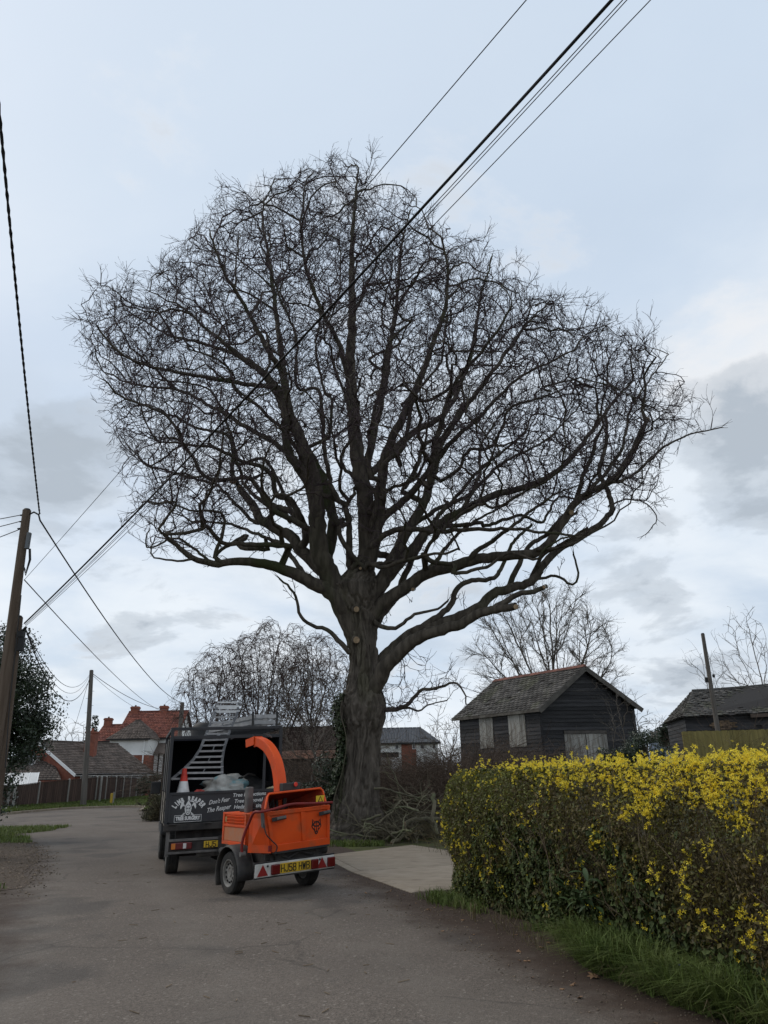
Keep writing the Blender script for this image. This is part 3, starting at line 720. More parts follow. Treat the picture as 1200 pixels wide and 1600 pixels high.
# ================================================================== BACKGROUND TREES
BTW=mat('birch_twig',(.075,.052,.046),(.10,.073,.064),sc=.6,rough=.9,spec=.1)
BGT=mat('background_bark',(.10,.088,.075),(.15,.13,.11),sc=1.2,rough=.95,spec=.1)
def bare_tree(name,label,cat,base,height,crown,natt,seed,step=.35,kill=.6,tip=.011,twL=.5,droop=0,trunk_r=.2,nt=2,ns=2,mat_t=None,mat_c=None,up=.1,fork=3,clear=.25,jit=.25,group=None,infl=6,exp=2.4,mx=.03,lean=(0,0),rb=.5,wild=.5):
    r=np.random.default_rng(seed); base=np.array(base,float); root=thing(name,label,cat,base,0,group)
    P=[np.zeros(3)];par=[-1]; k=max(2,int(height*clear/step))
    for i in range(k): P.append(P[-1]+np.array([r.normal()*.03+lean[0]*step,r.normal()*.03+lean[1]*step,step])); par.append(len(P)-2)
    att=[]
    cx,cy,cz,rx,ry,rz_=crown
    while len(att)<natt:
        v=r.uniform(-1,1,3)
        if (v**2).sum()>1: continue
        if r.random()>.3+.7*(v**2).sum(): continue
        att.append([cx+v[0]*rx,cy+v[1]*ry,cz+v[2]*rz_])
    Pn,pr=colonize(P,par,att,step,infl,kill,160,jit=jit,up=up,seed=seed+1,rad0=np.array([cx*.5,cy*.5,cz-rz_*1.3]),rb=rb)
    rad=pipe(Pn,pr,tip,exp); rad*=1; rad=np.minimum(rad*trunk_r/max(rad[0],1e-6) if rad[0]>trunk_r*1.6 else rad,trunk_r*1.2); rad=np.maximum(rad,tip*.9)
    P3,p3,r3=add_twigs(Pn,pr,rad,nt,ns,twL,tip*.8,seed+2,droop=droop,maxr=mx,wild=wild)
    tu=tubes(P3,p3,r3,cls=((.06,10),(.0,3)))
    if len(tu)>1: fast('trunk',tu[0][0],tu[0][1],mat_t or BGT,root,smooth=True)
    c=fast('crown',tu[-1][0],tu[-1][1],mat_c or BGT,root,smooth=True); c['kind']='stuff'
    return root
def at(px,Y,py=None): 
    p=W(px,1200,Y); return (p.x,Y,H(p.x,Y))
# the open, fan shaped tree behind the barn
bare_tree('ash_tree','bare fan shaped tree rising behind the black barn roof','tree',at(868,52),12.5,(0,0,8.3,5.2,4.2,4.9),1500,31,step=.38,kill=.55,tip=.014,twL=.9,trunk_r=.26,nt=3,ns=2,up=.25,clear=.2,jit=.12,infl=9,rb=1.1)
# weeping birches behind the truck
bare_tree('birch_tree','weeping silver birch nearest the far pole behind the truck','tree',at(338,46),8.5,(-.1,0,5.9,2.6,2.2,3.5),1150,41,step=.32,kill=.5,tip=.014,twL=1.1,droop=.55,trunk_r=.16,nt=6,ns=3,mat_c=BTW,up=.25,mx=.035)
bare_tree('birch_tree','tallest weeping birch between the truck ladder and the orange chute','tree',at(412,47),9.9,(.2,0,6.7,3.7,2.6,4.4),1900,42,step=.32,kill=.5,tip=.014,twL=1.15,droop=.5,trunk_r=.18,nt=6,ns=3,mat_c=BTW,up=.3,mx=.035)
bare_tree('birch_tree','weeping birch just left of the oak trunk','tree',at(488,49),9.6,(0,0,6.1,3.0,2.4,4.0),1300,43,step=.32,kill=.5,tip=.014,twL=1.1,droop=.45,trunk_r=.16,nt=6,ns=3,mat_c=BTW,up=.3,mx=.035)
bare_tree('thorn_tree','mossy gnarled bare tree close behind the left of the oak trunk','tree',at(505,31),5.8,(-.5,0,4.3,2.3,2.0,2.3),520,44,step=.25,kill=.42,tip=.011,twL=.4,trunk_r=.17,nt=3,ns=2,up=.1,clear=.3,jit=.4,lean=(-.2,0))
bare_tree('young_tree','thin bare sapling at the right corner of the black barn','tree',at(984,33),4.7,(0,0,3.0,1.0,1.0,2.0),70,45,step=.3,kill=.5,tip=.009,twL=.6,trunk_r=.05,nt=2,ns=2,up=.5,clear=.2)
bare_tree('young_tree','thin pale sapling against the front of the black barn by its door','tree',at(966,32),3.6,(0,0,2.3,.6,.6,1.5),34,46,step=.3,kill=.5,tip=.009,twL=.5,trunk_r=.04,nt=2,ns=1,up=.6,clear=.2)
bare_tree('young_tree','slender bare sapling behind the right hand shed beside its pole','tree',at(1130,48),8.6,(0,0,6.2,1.2,1.0,2.4),70,47,step=.35,kill=.6,tip=.010,twL=.7,trunk_r=.07,nt=2,ns=1,up=.8,clear=.35)
bare_tree('ash_tree','bare tree at the right edge behind the shed roof','tree',at(1215,50),10.5,(0,0,7.3,3.0,2.5,3.5),520,48,step=.4,kill=.75,tip=.014,twL=.8,trunk_r=.18,nt=2,ns=1,up=.35,clear=.3,jit=.2)
bare_tree('young_tree','tall thin sapling left of the black barn above the brambles','tree',at(690,34),3.7,(0,0,2.4,1.0,1.0,1.6),60,49,step=.3,kill=.5,tip=.009,twL=.6,trunk_r=.04,nt=2,ns=2,up=.5,clear=.2)
bare_tree('far_tree','bare rounded tree far behind the bungalow chimney','tree',at(118,120),10.,(0,0,6.4,5.5,3,3.6),300,50,step=.6,kill=1.0,tip=.03,twL=1.0,trunk_r=.25,nt=3,ns=2)
bare_tree('far_tree','bare rounded tree far behind the middle house','tree',at(705,110),7.5,(0,0,5.0,6,3,2.9),300,51,step=.6,kill=1.0,tip=.03,twL=1.0,trunk_r=.25,nt=3,ns=2)
bare_tree('far_tree','bare tree far behind the gap right of the black barn','tree',at(1010,100),7.5,(0,0,5.0,4,3,2.9),240,52,step=.6,kill=1.0,tip=.03,twL=1.0,trunk_r=.25,nt=3,ns=2)

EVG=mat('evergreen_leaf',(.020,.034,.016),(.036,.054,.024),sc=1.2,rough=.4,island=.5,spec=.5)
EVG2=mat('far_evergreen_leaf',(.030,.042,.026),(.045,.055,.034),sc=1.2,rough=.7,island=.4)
def leafy(name,label,cat,base,lobes,n,size,seed,m=None,trunk=.12,asp=.55):
    r=np.random.default_rng(seed); base=Vector(base); root=thing(name,label,cat,base); P=[];Nn=[]
    vol=[a[3]*a[4]*a[5] for a in lobes]; vol=np.array(vol)**.67; vol/=vol.sum()
    while len(P)<n:
        cx,cy,cz,rx,ry,rz_=lobes[r.choice(len(lobes),p=vol)]
        v=r.normal(size=3); v/=np.linalg.norm(v); q=r.random()**.3
        p=np.array([cx+v[0]*q*rx,cy+v[1]*q*ry,cz+v[2]*q*rz_])
        g=mnoise.noise(Vector(p*1.6+seed)) 
        if g<-.08 or p[2]<.02: continue
        p=p+.12*r.normal(size=3)*(g+.4); P.append(p); Nn.append(v)
    V,F=leaves(np.array(P),size,asp,np.array(Nn),1.2,r=r); o=fast('crown',V,F,m or EVG,root); o['kind']='stuff'
    b=MB(); top=max(a[2] for a in lobes)
    b.tube([(0,0,0),(.03,.02,top*.5),(.0,.0,top*.95)],[trunk,trunk*.8,trunk*.3],8)
    for cx,cy,cz,rx,ry,rz_ in lobes[:8]: b.tube([(.02,.02,cz*.45),(cx*.5,cy*.5,cz*.75),(cx,cy,cz)],[trunk*.45,trunk*.3,trunk*.12],6)
    b.build('trunk',BGT,root,60); return root
def lobes(seed,n,ex,c):
    r=np.random.default_rng(seed); out=[]
    for i in range(n):
        v=r.normal(size=3); v/=np.linalg.norm(v); q=r.random()**.4*.75
        out.append((c[0]+v[0]*q*ex[0],c[1]+v[1]*q*ex[1],c[2]+v[2]*q*ex[2],ex[0]*r.uniform(.28,.5),ex[1]*r.uniform(.28,.5),ex[2]*r.uniform(.22,.38)))
    return out
hp=W(-25,1200,24)
leafy('holly_tree','dark glossy evergreen tree behind the leaning poles at the left edge','tree',(hp.x,24,0),lobes(3,30,(2.05,2.0,2.9),(0,0,4.2))+[(.9,0,2.9,.95,.8,.8),(1.35,0,3.3,.7,.6,.45),(1.5,0,2.6,.5,.5,.5),(.6,-.3,1.9,.9,.7,.7),(.2,0,1.2,.9,.8,.8)],36000,.095,60)
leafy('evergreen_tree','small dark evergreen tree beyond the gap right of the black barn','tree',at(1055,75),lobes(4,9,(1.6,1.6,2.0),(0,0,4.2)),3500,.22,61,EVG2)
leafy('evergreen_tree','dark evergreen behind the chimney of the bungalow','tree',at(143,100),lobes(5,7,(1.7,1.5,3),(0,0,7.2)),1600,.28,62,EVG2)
leafy('laurel_bush','dark green bush between the black barn and the yellow plank fence','bush',at(1010,30),lobes(6,14,(1.3,1.,1.0),(0,0,1.5))+[(-.9,0,.9,.8,.6,.6)],7000,.07,63)
leafy('laurel_bush','rounded dark evergreen bush in front of the barn right of its doors','bush',at(955,30),lobes(16,8,(.8,.7,.6),(0,0,1.1)),3500,.07,67)
leafy('evergreen_bush','dark evergreen bush between the chipper and the oak trunk','bush',(W(488,1200,24.5).x,24.5,0),lobes(7,14,(1.0,.9,.9),(0,0,1.1))+[(-.9,0,.8,.7,.6,.6),(.5,0,1.8,.5,.5,.6)],9000,.075,64)
leafy('evergreen_bush','low dark bush behind the bend right of the plank fence','bush',(W(236,1230,60).x,60,0),lobes(8,8,(1.2,1.,1.2),(0,0,1.4)),2200,.16,65)
leafy('verge_bush','dull green brown bush on the verge left of the truck','bush',(W(243,1260,33).x,33.2,0),lobes(9,9,(.75,1.5,.55),(0,0,.55)),5000,.07,66,mat('dull_leaf',(.06,.058,.03),(.09,.075,.04),sc=2,rough=.8,island=.4))
leafy('low_shrub','dark shrub on the edge of the field right of the oak, behind the brush','bush',at(655,30),lobes(12,9,(1.8,.9,.5),(0,0,.9)),2200,.07,68,mat('bramble_leaf',(.055,.045,.028),(.07,.075,.03),sc=2,rough=.8,island=.4))

# brambles: a mass of thin arching stems behind the pile of brush
BRAM=mat('bramble_stem',(.085,.062,.048),(.13,.10,.078),sc=1.5,rough=.9,island=.45,spec=.1)
def stems_mass(name,n,region,h,seed,m,rad=.006,arch=1.0):
    r=np.random.default_rng(seed); P=[];par=[];rd=[]
    for i in range(n):
        x,y=region(r); z=H(x,y); a=r.uniform(0,2*math.pi); d=np.array([math.cos(a)*.5,math.sin(a)*.5,1.2]); d/=np.linalg.norm(d); p=np.array([x,y,z]); L=h*r.uniform(.5,1.35); k=9; q=-1; rr=rad*r.uniform(.6,1.5)
        for j in range(k):
            P.append(p.copy()); par.append(q); rd.append(rr*(1-.07*j)); q=len(P)-1; p=p+d*L/k; d=d+np.array([math.cos(a)*.12,math.sin(a)*.12,-.14*arch])+r.normal(size=3)*.13; d/=np.linalg.norm(d)
            if j>2 and r.random()<.55:
                e=d+r.normal(size=3)*.7; e/=np.linalg.norm(e); P.append(p+e*L*.16); par.append(q); rd.append(rr*.6); P.append(P[-1]+e*L*.1+r.normal(size=3)*.03); par.append(len(P)-2); rd.append(rr*.45)
    V,F=merge(tubes(np.array(P),par,np.array(rd),cls=((.0,3),))); return tag(fast(name,V,F,m),kind='stuff')
def rg_thicket(r):
    px=r.uniform(588,760); Y=r.uniform(23.5,31); p=W(px,1200,Y); return p.x,Y
stems_mass('bramble_thicket',2300,rg_thicket,2.7,71,BRAM)
def rg_thicket2(r):
    px=r.uniform(690,880); Y=r.uniform(27,33); p=W(px,1200,Y); return p.x,Y
stems_mass('bramble_thicket',900,rg_thicket2,2.3,72,BRAM)
def rg_left(r):
    px=r.uniform(430,545); Y=r.uniform(25,30); p=W(px,1200,Y); return p.x,Y
stems_mass('bramble_thicket',900,rg_left,3.4,73,BRAM)
def rg_far(r):
    px=r.uniform(285,540); Y=r.uniform(38,46); p=W(px,1200,Y); return p.x,Y
stems_mass('scrub',1300,rg_far,3.9,76,BRAM,.011)
def rg_shed(r):
    px=r.uniform(1110,1230); Y=r.uniform(31.8,32.8); p=W(px,1200,Y); return p.x,Y
stems_mass('bramble_thicket',420,rg_shed,3.2,74,BRAM)
def rg_behind(r):
    px=r.uniform(600,1200); p=W(px,1200,22); t=r.uniform(18,28); p=W(px,1200,t); return p.x,t
stems_mass('dead_weeds',900,lambda r:(lambda q:(q.x,q.y))(lane_pt(r.uniform(6.2,10),r.uniform(8,30))),.9,75,DRYG,.004)

# ---- pile of cut branches
CBK=mat('cut_branch_bark',(.165,.145,.095),(.10,.088,.06),sc=3,rough=.9,bump=.4,bsc=30,rnd=.25,col3=(.17,.18,.10),sc3=2)
def branch(pts,r0,r1,seed,label,group=None,side=3):
    r=np.random.default_rng(seed); o=thing('cut_branch',label,'branch',pts[0],0,group); p0=Vector(pts[0]); q=[tuple(Vector(p)-p0) for p in pts]; c=catm(q,4); c[1:-1]+=r.normal(size=c[1:-1].shape)*.018; n=len(c)
    P=[x for x in c]; par=[-1]+list(range(n-1)); rd=list(np.linspace(r0,r1,n))
    for s in range(side):
        i=int(r.uniform(.35,.95)*n); d=c[min(i+1,n-1)]-c[i-1]; d=d/np.linalg.norm(d)+r.normal(size=3)*.6; d/=np.linalg.norm(d); k=i
        for j in range(4):
            P.append(P[k]+d*.16); par.append(k); rd.append(rd[i]*.55*(1-.2*j)); k=len(P)-1; d=d+r.normal(size=3)*.25; d/=np.linalg.norm(d)
    V,F=merge(tubes(np.array(P),par,np.array(rd),cls=((.0,8),))); fast('bough',V,F,CBK,o,smooth=True)
    d=Vector(c[0]-c[1]).normalized(); b=MB(); b.cyl(Vector(c[0])-d*.004,Vector(c[0])+d*.006,r0*.94,r0*.9,10); b.build('cut_face',CUT,o); return o
def brush():
    r=np.random.default_rng(81); 
    branch([W(633,1288,20.6),W(650,1281,20.7),W(668,1280,20.8),W(690,1279,21.0),W(715,1270,21.4)],.07,.05,1,'thick pale cut bough lying level across the brush pile')
    branch([W(677,1240,20.6),W(679,1258,20.5),W(676,1275,20.4),W(680,1290,20.3),W(684,1303,20.2)],.055,.045,2,'pale cut branch standing upright at the hedge end of the brush pile',side=1)
    branch([W(568,1300,20.9),W(590,1285,21.1),W(612,1268,21.3),W(628,1250,21.6)],.035,.02,3,'long straight cut branch sloping up from the oak base')
    branch([W(612,1318,20.2),W(630,1307,20.5),W(646,1298,20.7),W(668,1288,21.)],.05,.03,4,'stout cut branch lowest at the front of the brush pile')
    branch([W(585,1232,21.5),W(605,1233,21.6),W(630,1240,21.7),W(660,1248,21.9)],.035,.02,5,'bare arching cut branch topmost on the brush pile')
    for i in range(26):
        x=r.uniform(585,680); y=r.uniform(1250,1315); Y=20.4+ (1315-y)/65*1.6+r.uniform(-.2,.3); L=r.uniform(.6,1.6); a=r.uniform(-.9,.9)+ (math.pi if r.random()<.35 else 0); p=W(x,y,Y); p.z=max(p.z,.05); d=Vector((math.cos(a),.5*r.normal(),.35*r.normal()+.12)); d.normalize(); d2=(d+Vector(r.normal(size=3)*.35)).normalized()
        e=p+d*L*.5; f=e+d2*L*.5; e.z=max(.06,e.z); f.z=max(.1,f.z); r0=r.uniform(.016,.036)
        branch([p,e,f],r0,r0*.5,100+i,'thin mossy cut branch lying in the brush pile beside the oak','small branches in the brush pile',side=4)
    P=[]
    def rg(r2):
        px=r2.uniform(583,690); Y=r2.uniform(20.6,22.8); p=W(px,1290,Y); return p.x,Y
    stems_mass('brushwood',620,rg,1.15,82,mat('brushwood',(.085,.075,.05),(.12,.10,.07),sc=1.5,rough=.9,island=.5),.006,1.6)
    # litter and grass at the foot of the oak
    pts=[]; 
    while len(pts)<5200:
        px=r.uniform(470,700); Y=r.uniform(19.6,23.6); p=W(px,1310,Y)
        if p.x>.35+.0*Y and Y<19.9: continue
        g=mnoise.noise(Vector((p.x*1.6,Y*1.6,9)))
        if g<-.05+.25*(px>600): continue
        pts.append((p.x,Y,-.01))
    V,F=blades(np.array(pts),.13,.009,.9,r); tag(fast('grass',V,F,GRASS),kind='stuff')
brush()

# ================================================================== THE HEDGE AND ITS VERGE
PRIV=mat('hedge_leaf',(.135,.145,.024),(.10,.105,.026),sc=2.2,rough=.5,island=.55,transl=.25,spec=.4)
PRIVD=mat('hedge_leaf_olive',(.098,.086,.022),(.115,.085,.030),sc=2.2,rough=.55,island=.55,transl=.25,spec=.35)
IVYH=mat('hedge_ivy_leaf',(.036,.052,.014),(.060,.078,.022),sc=2,rough=.7,island=.5,spec=.25)
FLOW=mat('forsythia_petal',(.95,.78,.075),(.90,.68,.045),sc=6,rough=.5,island=.25,transl=.3)
HST=mat('hedge_stem',(.12,.085,.055),(.19,.145,.095),sc=3,rough=.9,island=.4)
L0,L1,S0,S1,HZ=2.4,11.4,4.42,5.55,1.70
def hedge():
    r=np.random.default_rng(91); ro=thing('flowering_hedge','clipped hedge topped with yellow blossom along the right of the lane','hedge',lane_pt(5,7))
    org=np.array(ro.location)
    def front(l,z): # how far the face bulges out of S0
        b=.09*mnoise.noise(Vector((l*1.1,z*1.3,2)))+.08*mnoise.noise(Vector((l*3.4,z*3.2,5)))
        return S0-b-.10*sstep(0,.9,z)*sstep(1.75,1.1,z)+ (.5*((l-10.7)/.7)**2 if l>10.7 else 0)+.12*sstep(1.45,1.78,z)
    def top(l): return HZ+.05*mnoise.noise(Vector((l*2.2,1,8)))+.03*mnoise.noise(Vector((l*7,1,3)))-(.14*((l-10.7)/.7)**2 if l>10.7 else 0)
    def shell(n,zlo,zhi,cond,deep=.10):
        P=[];Nn=[]
        while len(P)<n:
            l=r.uniform(L0,L1); z=r.uniform(zlo,zhi); tp=top(l)
            if z>tp: continue
            k=cond(l,z)
            if r.random()>k: continue
            u=r.random(); 
            if u<.86: d=front(l,z)+min(.7,r.exponential(deep)); nn=(-1,.2,.5)
            elif u<.97: d=front(l,tp)+r.random()*(S1-S0); z=tp-min(.3,r.exponential(.06)); nn=(0,0,1)
            else: d=S1-.1*r.random(); nn=(1,0,.5)
            q=lane_pt(d,l); P.append((q.x,q.y,max(.02,z))); N_=lane_pt(nn[0],nn[1]); Nn.append((N_.x,N_.y,nn[2]))
        return np.array(P)-org,np.array(Nn)
    nz=lambda l,z,s,k: mnoise.noise(Vector((l*s,z*s,k)))
    left=lambda l: sstep(6.9,9.3,l)
    # yellow green small leaves, densest at the gateway end
    P,Nn=shell(36000,.05,1.8,lambda l,z: .12+.88*left(l) if nz(l,z,2.5,1)>-.35 else .05); V,F=leaves(P,.034,.5,Nn,1.1,r=r); fast('privet_foliage',V,F,PRIV,ro)['kind']='stuff'
    P,Nn=shell(50000,.1,1.8,lambda l,z: (1-.75*left(l))*(.45+.55*(nz(l,z,3.1,7)>-.1))*(.8 if z>.6 else .6),.13); V,F=leaves(P,.034,.42,Nn,1.2,r=r); fast('forsythia_foliage',V,F,PRIVD,ro)['kind']='stuff'
    P,Nn=shell(14000,.0,1.6,lambda l,z: max(0,min(1,1.25-abs(l-7.9)/1.9))*sstep(1.35,.7,z)*(1 if nz(l,z,1.7,4)+.35-.35*z>.05 else .08)+ (.25 if z<.35 else 0),.08); V,F=leaves(P,.062,.8,Nn,.8,r=r); fast('ivy_foliage',V,F,IVYH,ro)['kind']='stuff'
    P,Nn=shell(16000,.05,1.6,lambda l,z:1,.45); V,F=leaves(P,.06,.6,Nn,1.3,r=r); fast('inner_foliage',V,F,PRIVD,ro)['kind']='stuff'
    # stems: dense upright and arching canes
    P=[];par=[];rd=[]
    for i in range(2300):
        l=r.uniform(L0,L1-.1); s=r.uniform(S0+.06,S1-.1)+max(0,(l-10.7))*.4; p=np.array([s,l,0.]); d=np.array([r.normal()*.18,r.normal()*.28,1.]); k=10; q=-1; L=r.uniform(.9,1.8); rr=r.uniform(.0022,.007)
        for j in range(k):
            if p[0]<front(p[1],p[2])-.03: p[0]=front(p[1],p[2])-.03
            if p[2]>top(p[1])+.05: break
            w=lane_pt(p[0],p[1]); P.append((w.x,w.y,p[2])); par.append(q); rd.append(rr*(1-.07*j)); q=len(P)-1; p=p+d/np.linalg.norm(d)*L/k; d=d+r.normal(size=3)*np.array([.16,.22,.12])
            if j>3 and r.random()<.5:
                e=r.normal(size=3)*np.array([.6,.6,.5])+[-.3,0,.2]; a=p+e*.12
                if a[0]>front(a[1],a[2])-.07 and a[2]<top(a[1])+.1: w=lane_pt(a[0],a[1]); P.append((w.x,w.y,a[2])); par.append(q); rd.append(rr*.55)
    V,F=merge(tubes(np.array(P)-org,par,np.array(rd),cls=((.0,3),))); fast('stems',V,F,HST,ro)['kind']='stuff'
    # blossom in clusters along the shoots
    C=[];NC=[]
    def dens(l,z):
        t=top(l)-z; right=sstep(9.6,5.5,l)
        b=math.exp(-(t/ (.07+.13*right))**2)*(.12+.42*sstep(10.4,8.4,l)+.46*right)*(1 if nz(l,z,4,30)>-.25 else .3)
        n1=nz(l,z,2.6,21)+.5*nz(l,z,6,22)
        if n1>.2: b+=(.04+.34*right)*min(1,(n1-.2)*4)*(.35+.65*sstep(.25,1.1,z))
        if l>8.8: b+=.014
        return b+.006
    while len(C)<1750:
        l=r.uniform(L0,L1); z=r.uniform(.2,1.82)
        if z>top(l)+.06 or r.random()>dens(l,z): continue
        tt=z>top(l)-.10 and r.random()<.7
        s=front(l,z)-.015+r.exponential(.03) if not tt else front(l,top(l))+r.random()**1.5*.8
        if tt: z=top(l)+r.uniform(-.05,.07)+(.08*r.random() if r.random()<.2 else 0)
        q=lane_pt(s,l); C.append((q.x,q.y,z))
    C=np.array(C); n=len(C)
    k=r.integers(3,10,n); idx=np.repeat(np.arange(n),k); ax=r.normal(size=(n,3))*[.5,.5,1]; ax/=np.linalg.norm(ax,axis=1,keepdims=True)
    P=C[idx]+ax[idx]*r.uniform(-.08,.08,(len(idx),1))+r.normal(size=(len(idx),3))*.011
    m=len(P); A=r.normal(size=(m,3)); A/=np.linalg.norm(A,axis=1,keepdims=True); X=np.cross(A,r.normal(size=(m,3))); X/=np.linalg.norm(X,axis=1,keepdims=True); Y=np.cross(A,X)
    Vs=[];Fs=[]; sz=.0175*r.uniform(.7,1.25,(m,1))
    for j in range(4):
        t=j*math.pi/2; D=X*math.cos(t)+Y*math.sin(t); S=np.cross(A,D); o=P; tip=P+D*sz+A*sz*.55; md=P+D*sz*.55+A*sz*.45
        Vs.append(np.stack([o,md+S*sz*.26,tip,md-S*sz*.26],1))
    V=np.concatenate(Vs,1).reshape(-1,3); F=np.arange(len(V)).reshape(-1,4)
    fast('blossom',V-org,F,FLOW,ro)['kind']='stuff'
hedge()
def bush_leaf_mesh(L,w,curl,name,m):
    b=MB(); k=5; rows=[]
    for i in range(k+1):
        t=i/k; ww=w*math.sin(math.pi*min(.97,t*.92+.06))**.8; z=-curl*t*t*L; x=t*L*(1-.25*curl*t)
        rows+=[(x,-ww,z+.15*w),(x,0,z),(x,ww,z+.15*w)]
    for i in range(k):
        for j in range(2): b.F.append((i*3+j,i*3+j+1,i*3+j+4,i*3+j+3)); b.M.append(0)
    b.V=rows; me=bpy.data.meshes.new(name); me.from_pydata(b.V,[],b.F); me.polygons.foreach_set('use_smooth',[True]*len(me.polygons)); me.materials.append(m); return me
LAUR=mat('laurel_leaf',(.030,.052,.018),(.045,.075,.025),sc=3,rough=.55,spec=.25,rnd=.3)
STRAP=mat('strap_leaf',(.055,.105,.040),(.075,.125,.052),sc=4,rough=.5,spec=.4,rnd=.25)
YEL=mat('yellow_petal',(.75,.55,.03),rough=.6); BLU=mat('blue_petal',(.06,.05,.35),rough=.6)
def rosette(name,label,cat,loc,me,n,seed,tilt=(.2,1.1),spr=.05,hgt=.1,sc=(.7,1.2),part='leaf'):
    r=np.random.default_rng(seed); ro=thing(name,label,cat,loc)
    for i in range(n):
        o=bpy.data.objects.new(part,me); COL.objects.link(o); o.parent=ro; a=r.uniform(0,2*math.pi); 
        o.location=(r.normal()*spr,r.normal()*spr,abs(r.normal())*hgt); o.rotation_euler=(r.normal()*.25,-r.uniform(*tilt),a); s=r.uniform(*sc); o.scale=(s,s,s)
    return ro
lau=bush_leaf_mesh(.16,.028,.35,'leaf',LAUR); stp=bush_leaf_mesh(.34,.013,.75,'leaf',STRAP)
def fq(px,py,s=4.2): # point on the hedge foot
    g=G(px,py); return g
q=W(905,1392,8.1); rosette('laurel_shoots','clump of broad dark leaves poking out of the middle of the hedge face','shrub',lane_pt(4.28,7.05)+Vector((0,0,.42)),lau,54,95,(-.5,.9),.13,.16,(.5,.95))
g1=G(1140,1572); rosette('bulb_clump','clump of broad strap leaves drooping onto the soil at the bottom right','plant',g1,stp,26,96,(.55,1.35),.045,.02,(.65,1.05))
g2=G(1095,1535); rosette('bulb_clump','upright strap leaved clump under the hedge beside the blue flower','plant',g2,stp,26,97,(.75,1.45),.05,.03,(.7,1.15))
def flower(name,label,p,h,m,npet,sz):
    ro=thing(name,label,'flower',p); b=MB(); b.tube([(0,0,0),(.01,0,h*.6),(.0,0.01,h)],.003,5); b.build('stem',STRAP,ro)
    for j in range(npet):
        t=2*math.pi*j/npet; pb=MB(); d=Vector((math.cos(t),math.sin(t),.4)); s=Vector((-math.sin(t),math.cos(t),0)); o=Vector((0,.01,h)); pb.add([o,o+d*sz*.5+s*sz*.3,o+d*sz,o+d*sz*.5-s*sz*.3],[(0,1,2,3)]); pb.build('petal',m,ro)
flower('bluebell','tiny blue flower in the grass at the foot of the hedge',G(1068,1545),.16,BLU,6,.022)
flower('small_flower','tiny yellow flower at the grass edge below the blue one',G(1068,1556),.08,YEL,6,.018)
def verge_grass():
    r=np.random.default_rng(98); pts=[];hh=[]
    def put(n,f,h,w,lean,bias=(-.3,-.1)):
        P=[]
        while len(P)<n:
            q=f()
            if q is not None: P.append((q.x,q.y,0))
        V,F=blades(np.array(P),h,w,lean,r,bias); return V,F
    def main():
        l=r.uniform(3.2,7.7); s=r.uniform(3.72,4.5); g=mnoise.noise(Vector((l*1.7,s*2,3)))
        edge=4.26-.33*sstep(7.5,6.6,l)*sstep(4.2,5.2,l)+.16*g
        if s<edge or (g<-.25) : return None
        return lane_pt(s,l)
    def tuft():
        l=10.35+.28*r.normal(); s=4.15+.12*r.normal(); return lane_pt(s,l)
    def thin():
        l=r.uniform(8,10.9); s=r.uniform(4.1,4.5)
        if mnoise.noise(Vector((l*3,s*3,1)))<.12: return None
        return lane_pt(s,l)
    a=put(7000,main,.20,.0042,1.35); a2=put(5200,lambda:(lambda q:q if q is not None and mnoise.noise(Vector((q.x*4,q.y*4,2)))>-.02 else None)(main()),.34,.0045,1.15); a=merge([a,a2]); b_=put(1100,tuft,.14,.005,.9); c=put(420,thin,.12,.005,1.2)
    tag(fast('grass',*merge([a,b_,c]),GRASS),kind='stuff')
    def dry():
        l=r.uniform(3,9.5); s=r.uniform(3.85,4.5); return lane_pt(s,l)
    tag(fast('dead_grass',*put(500,dry,.22,.0035,1.5),DRYG),kind='stuff')
verge_grass()
DEADL=mat('dead_leaf',(.20,.115,.06),(.28,.17,.10),sc=9,rough=.85,rnd=.3)
def dead_leaves():
    me=bpy.data.meshes.new('dead_leaf'); n=14; v=[(0,0,.006)]; rr=np.random.default_rng(5)
    for i in range(n):
        t=2*math.pi*i/n; rad=.05*(1 if i%2 else .6)*rr.uniform(.8,1.2); v.append((math.cos(t)*rad*1.25,math.sin(t)*rad,.004+.018*rr.random()))
    me.from_pydata(v,[],[(0,1+i,1+(i+1)%n) for i in range(n)]); me.materials.append(DEADL)
    spots=[((928,1530),'large curled brown leaf on the soil below the long grass'),((1078,1573),'brown leaf on the soil left of the drooping strap leaves')]
    for p,l in spots:
        o=bpy.data.objects.new('dead_leaf',me); COL.objects.link(o); g=G(*p); o.location=(g.x,g.y,.012); o.rotation_euler=(.1,.15,rr.uniform(0,6)); tag(o,l,'leaf')
    for i in range(46):
        o=bpy.data.objects.new('dead_leaf',me); COL.objects.link(o); q=lane_pt(rr.uniform(3.3,4.3),rr.uniform(4.6,12)); o.location=(q.x,q.y,.013); o.rotation_euler=(rr.normal()*.2,rr.normal()*.2,rr.uniform(0,6)); s=rr.uniform(.25,.6); o.scale=(s,s,s); tag(o,'small brown dead leaf scattered on the soil strip under the hedge','leaf','dead leaves on the soil strip')
    b=MB(); 
    for i in range(120):
        l=rr.uniform(3,17); s=rr.uniform(-.6,4.2); q=lane_pt(s,l); a=rr.uniform(0,3.14); L=rr.uniform(.03,.13); d=Vector((math.cos(a),math.sin(a),0))*L; b.bar(q+Vector((0,0,.016)),q+d+Vector((0,0,.018)),.006,.005)
    tag(b.build('twig_litter',HST),kind='stuff')
dead_leaves()

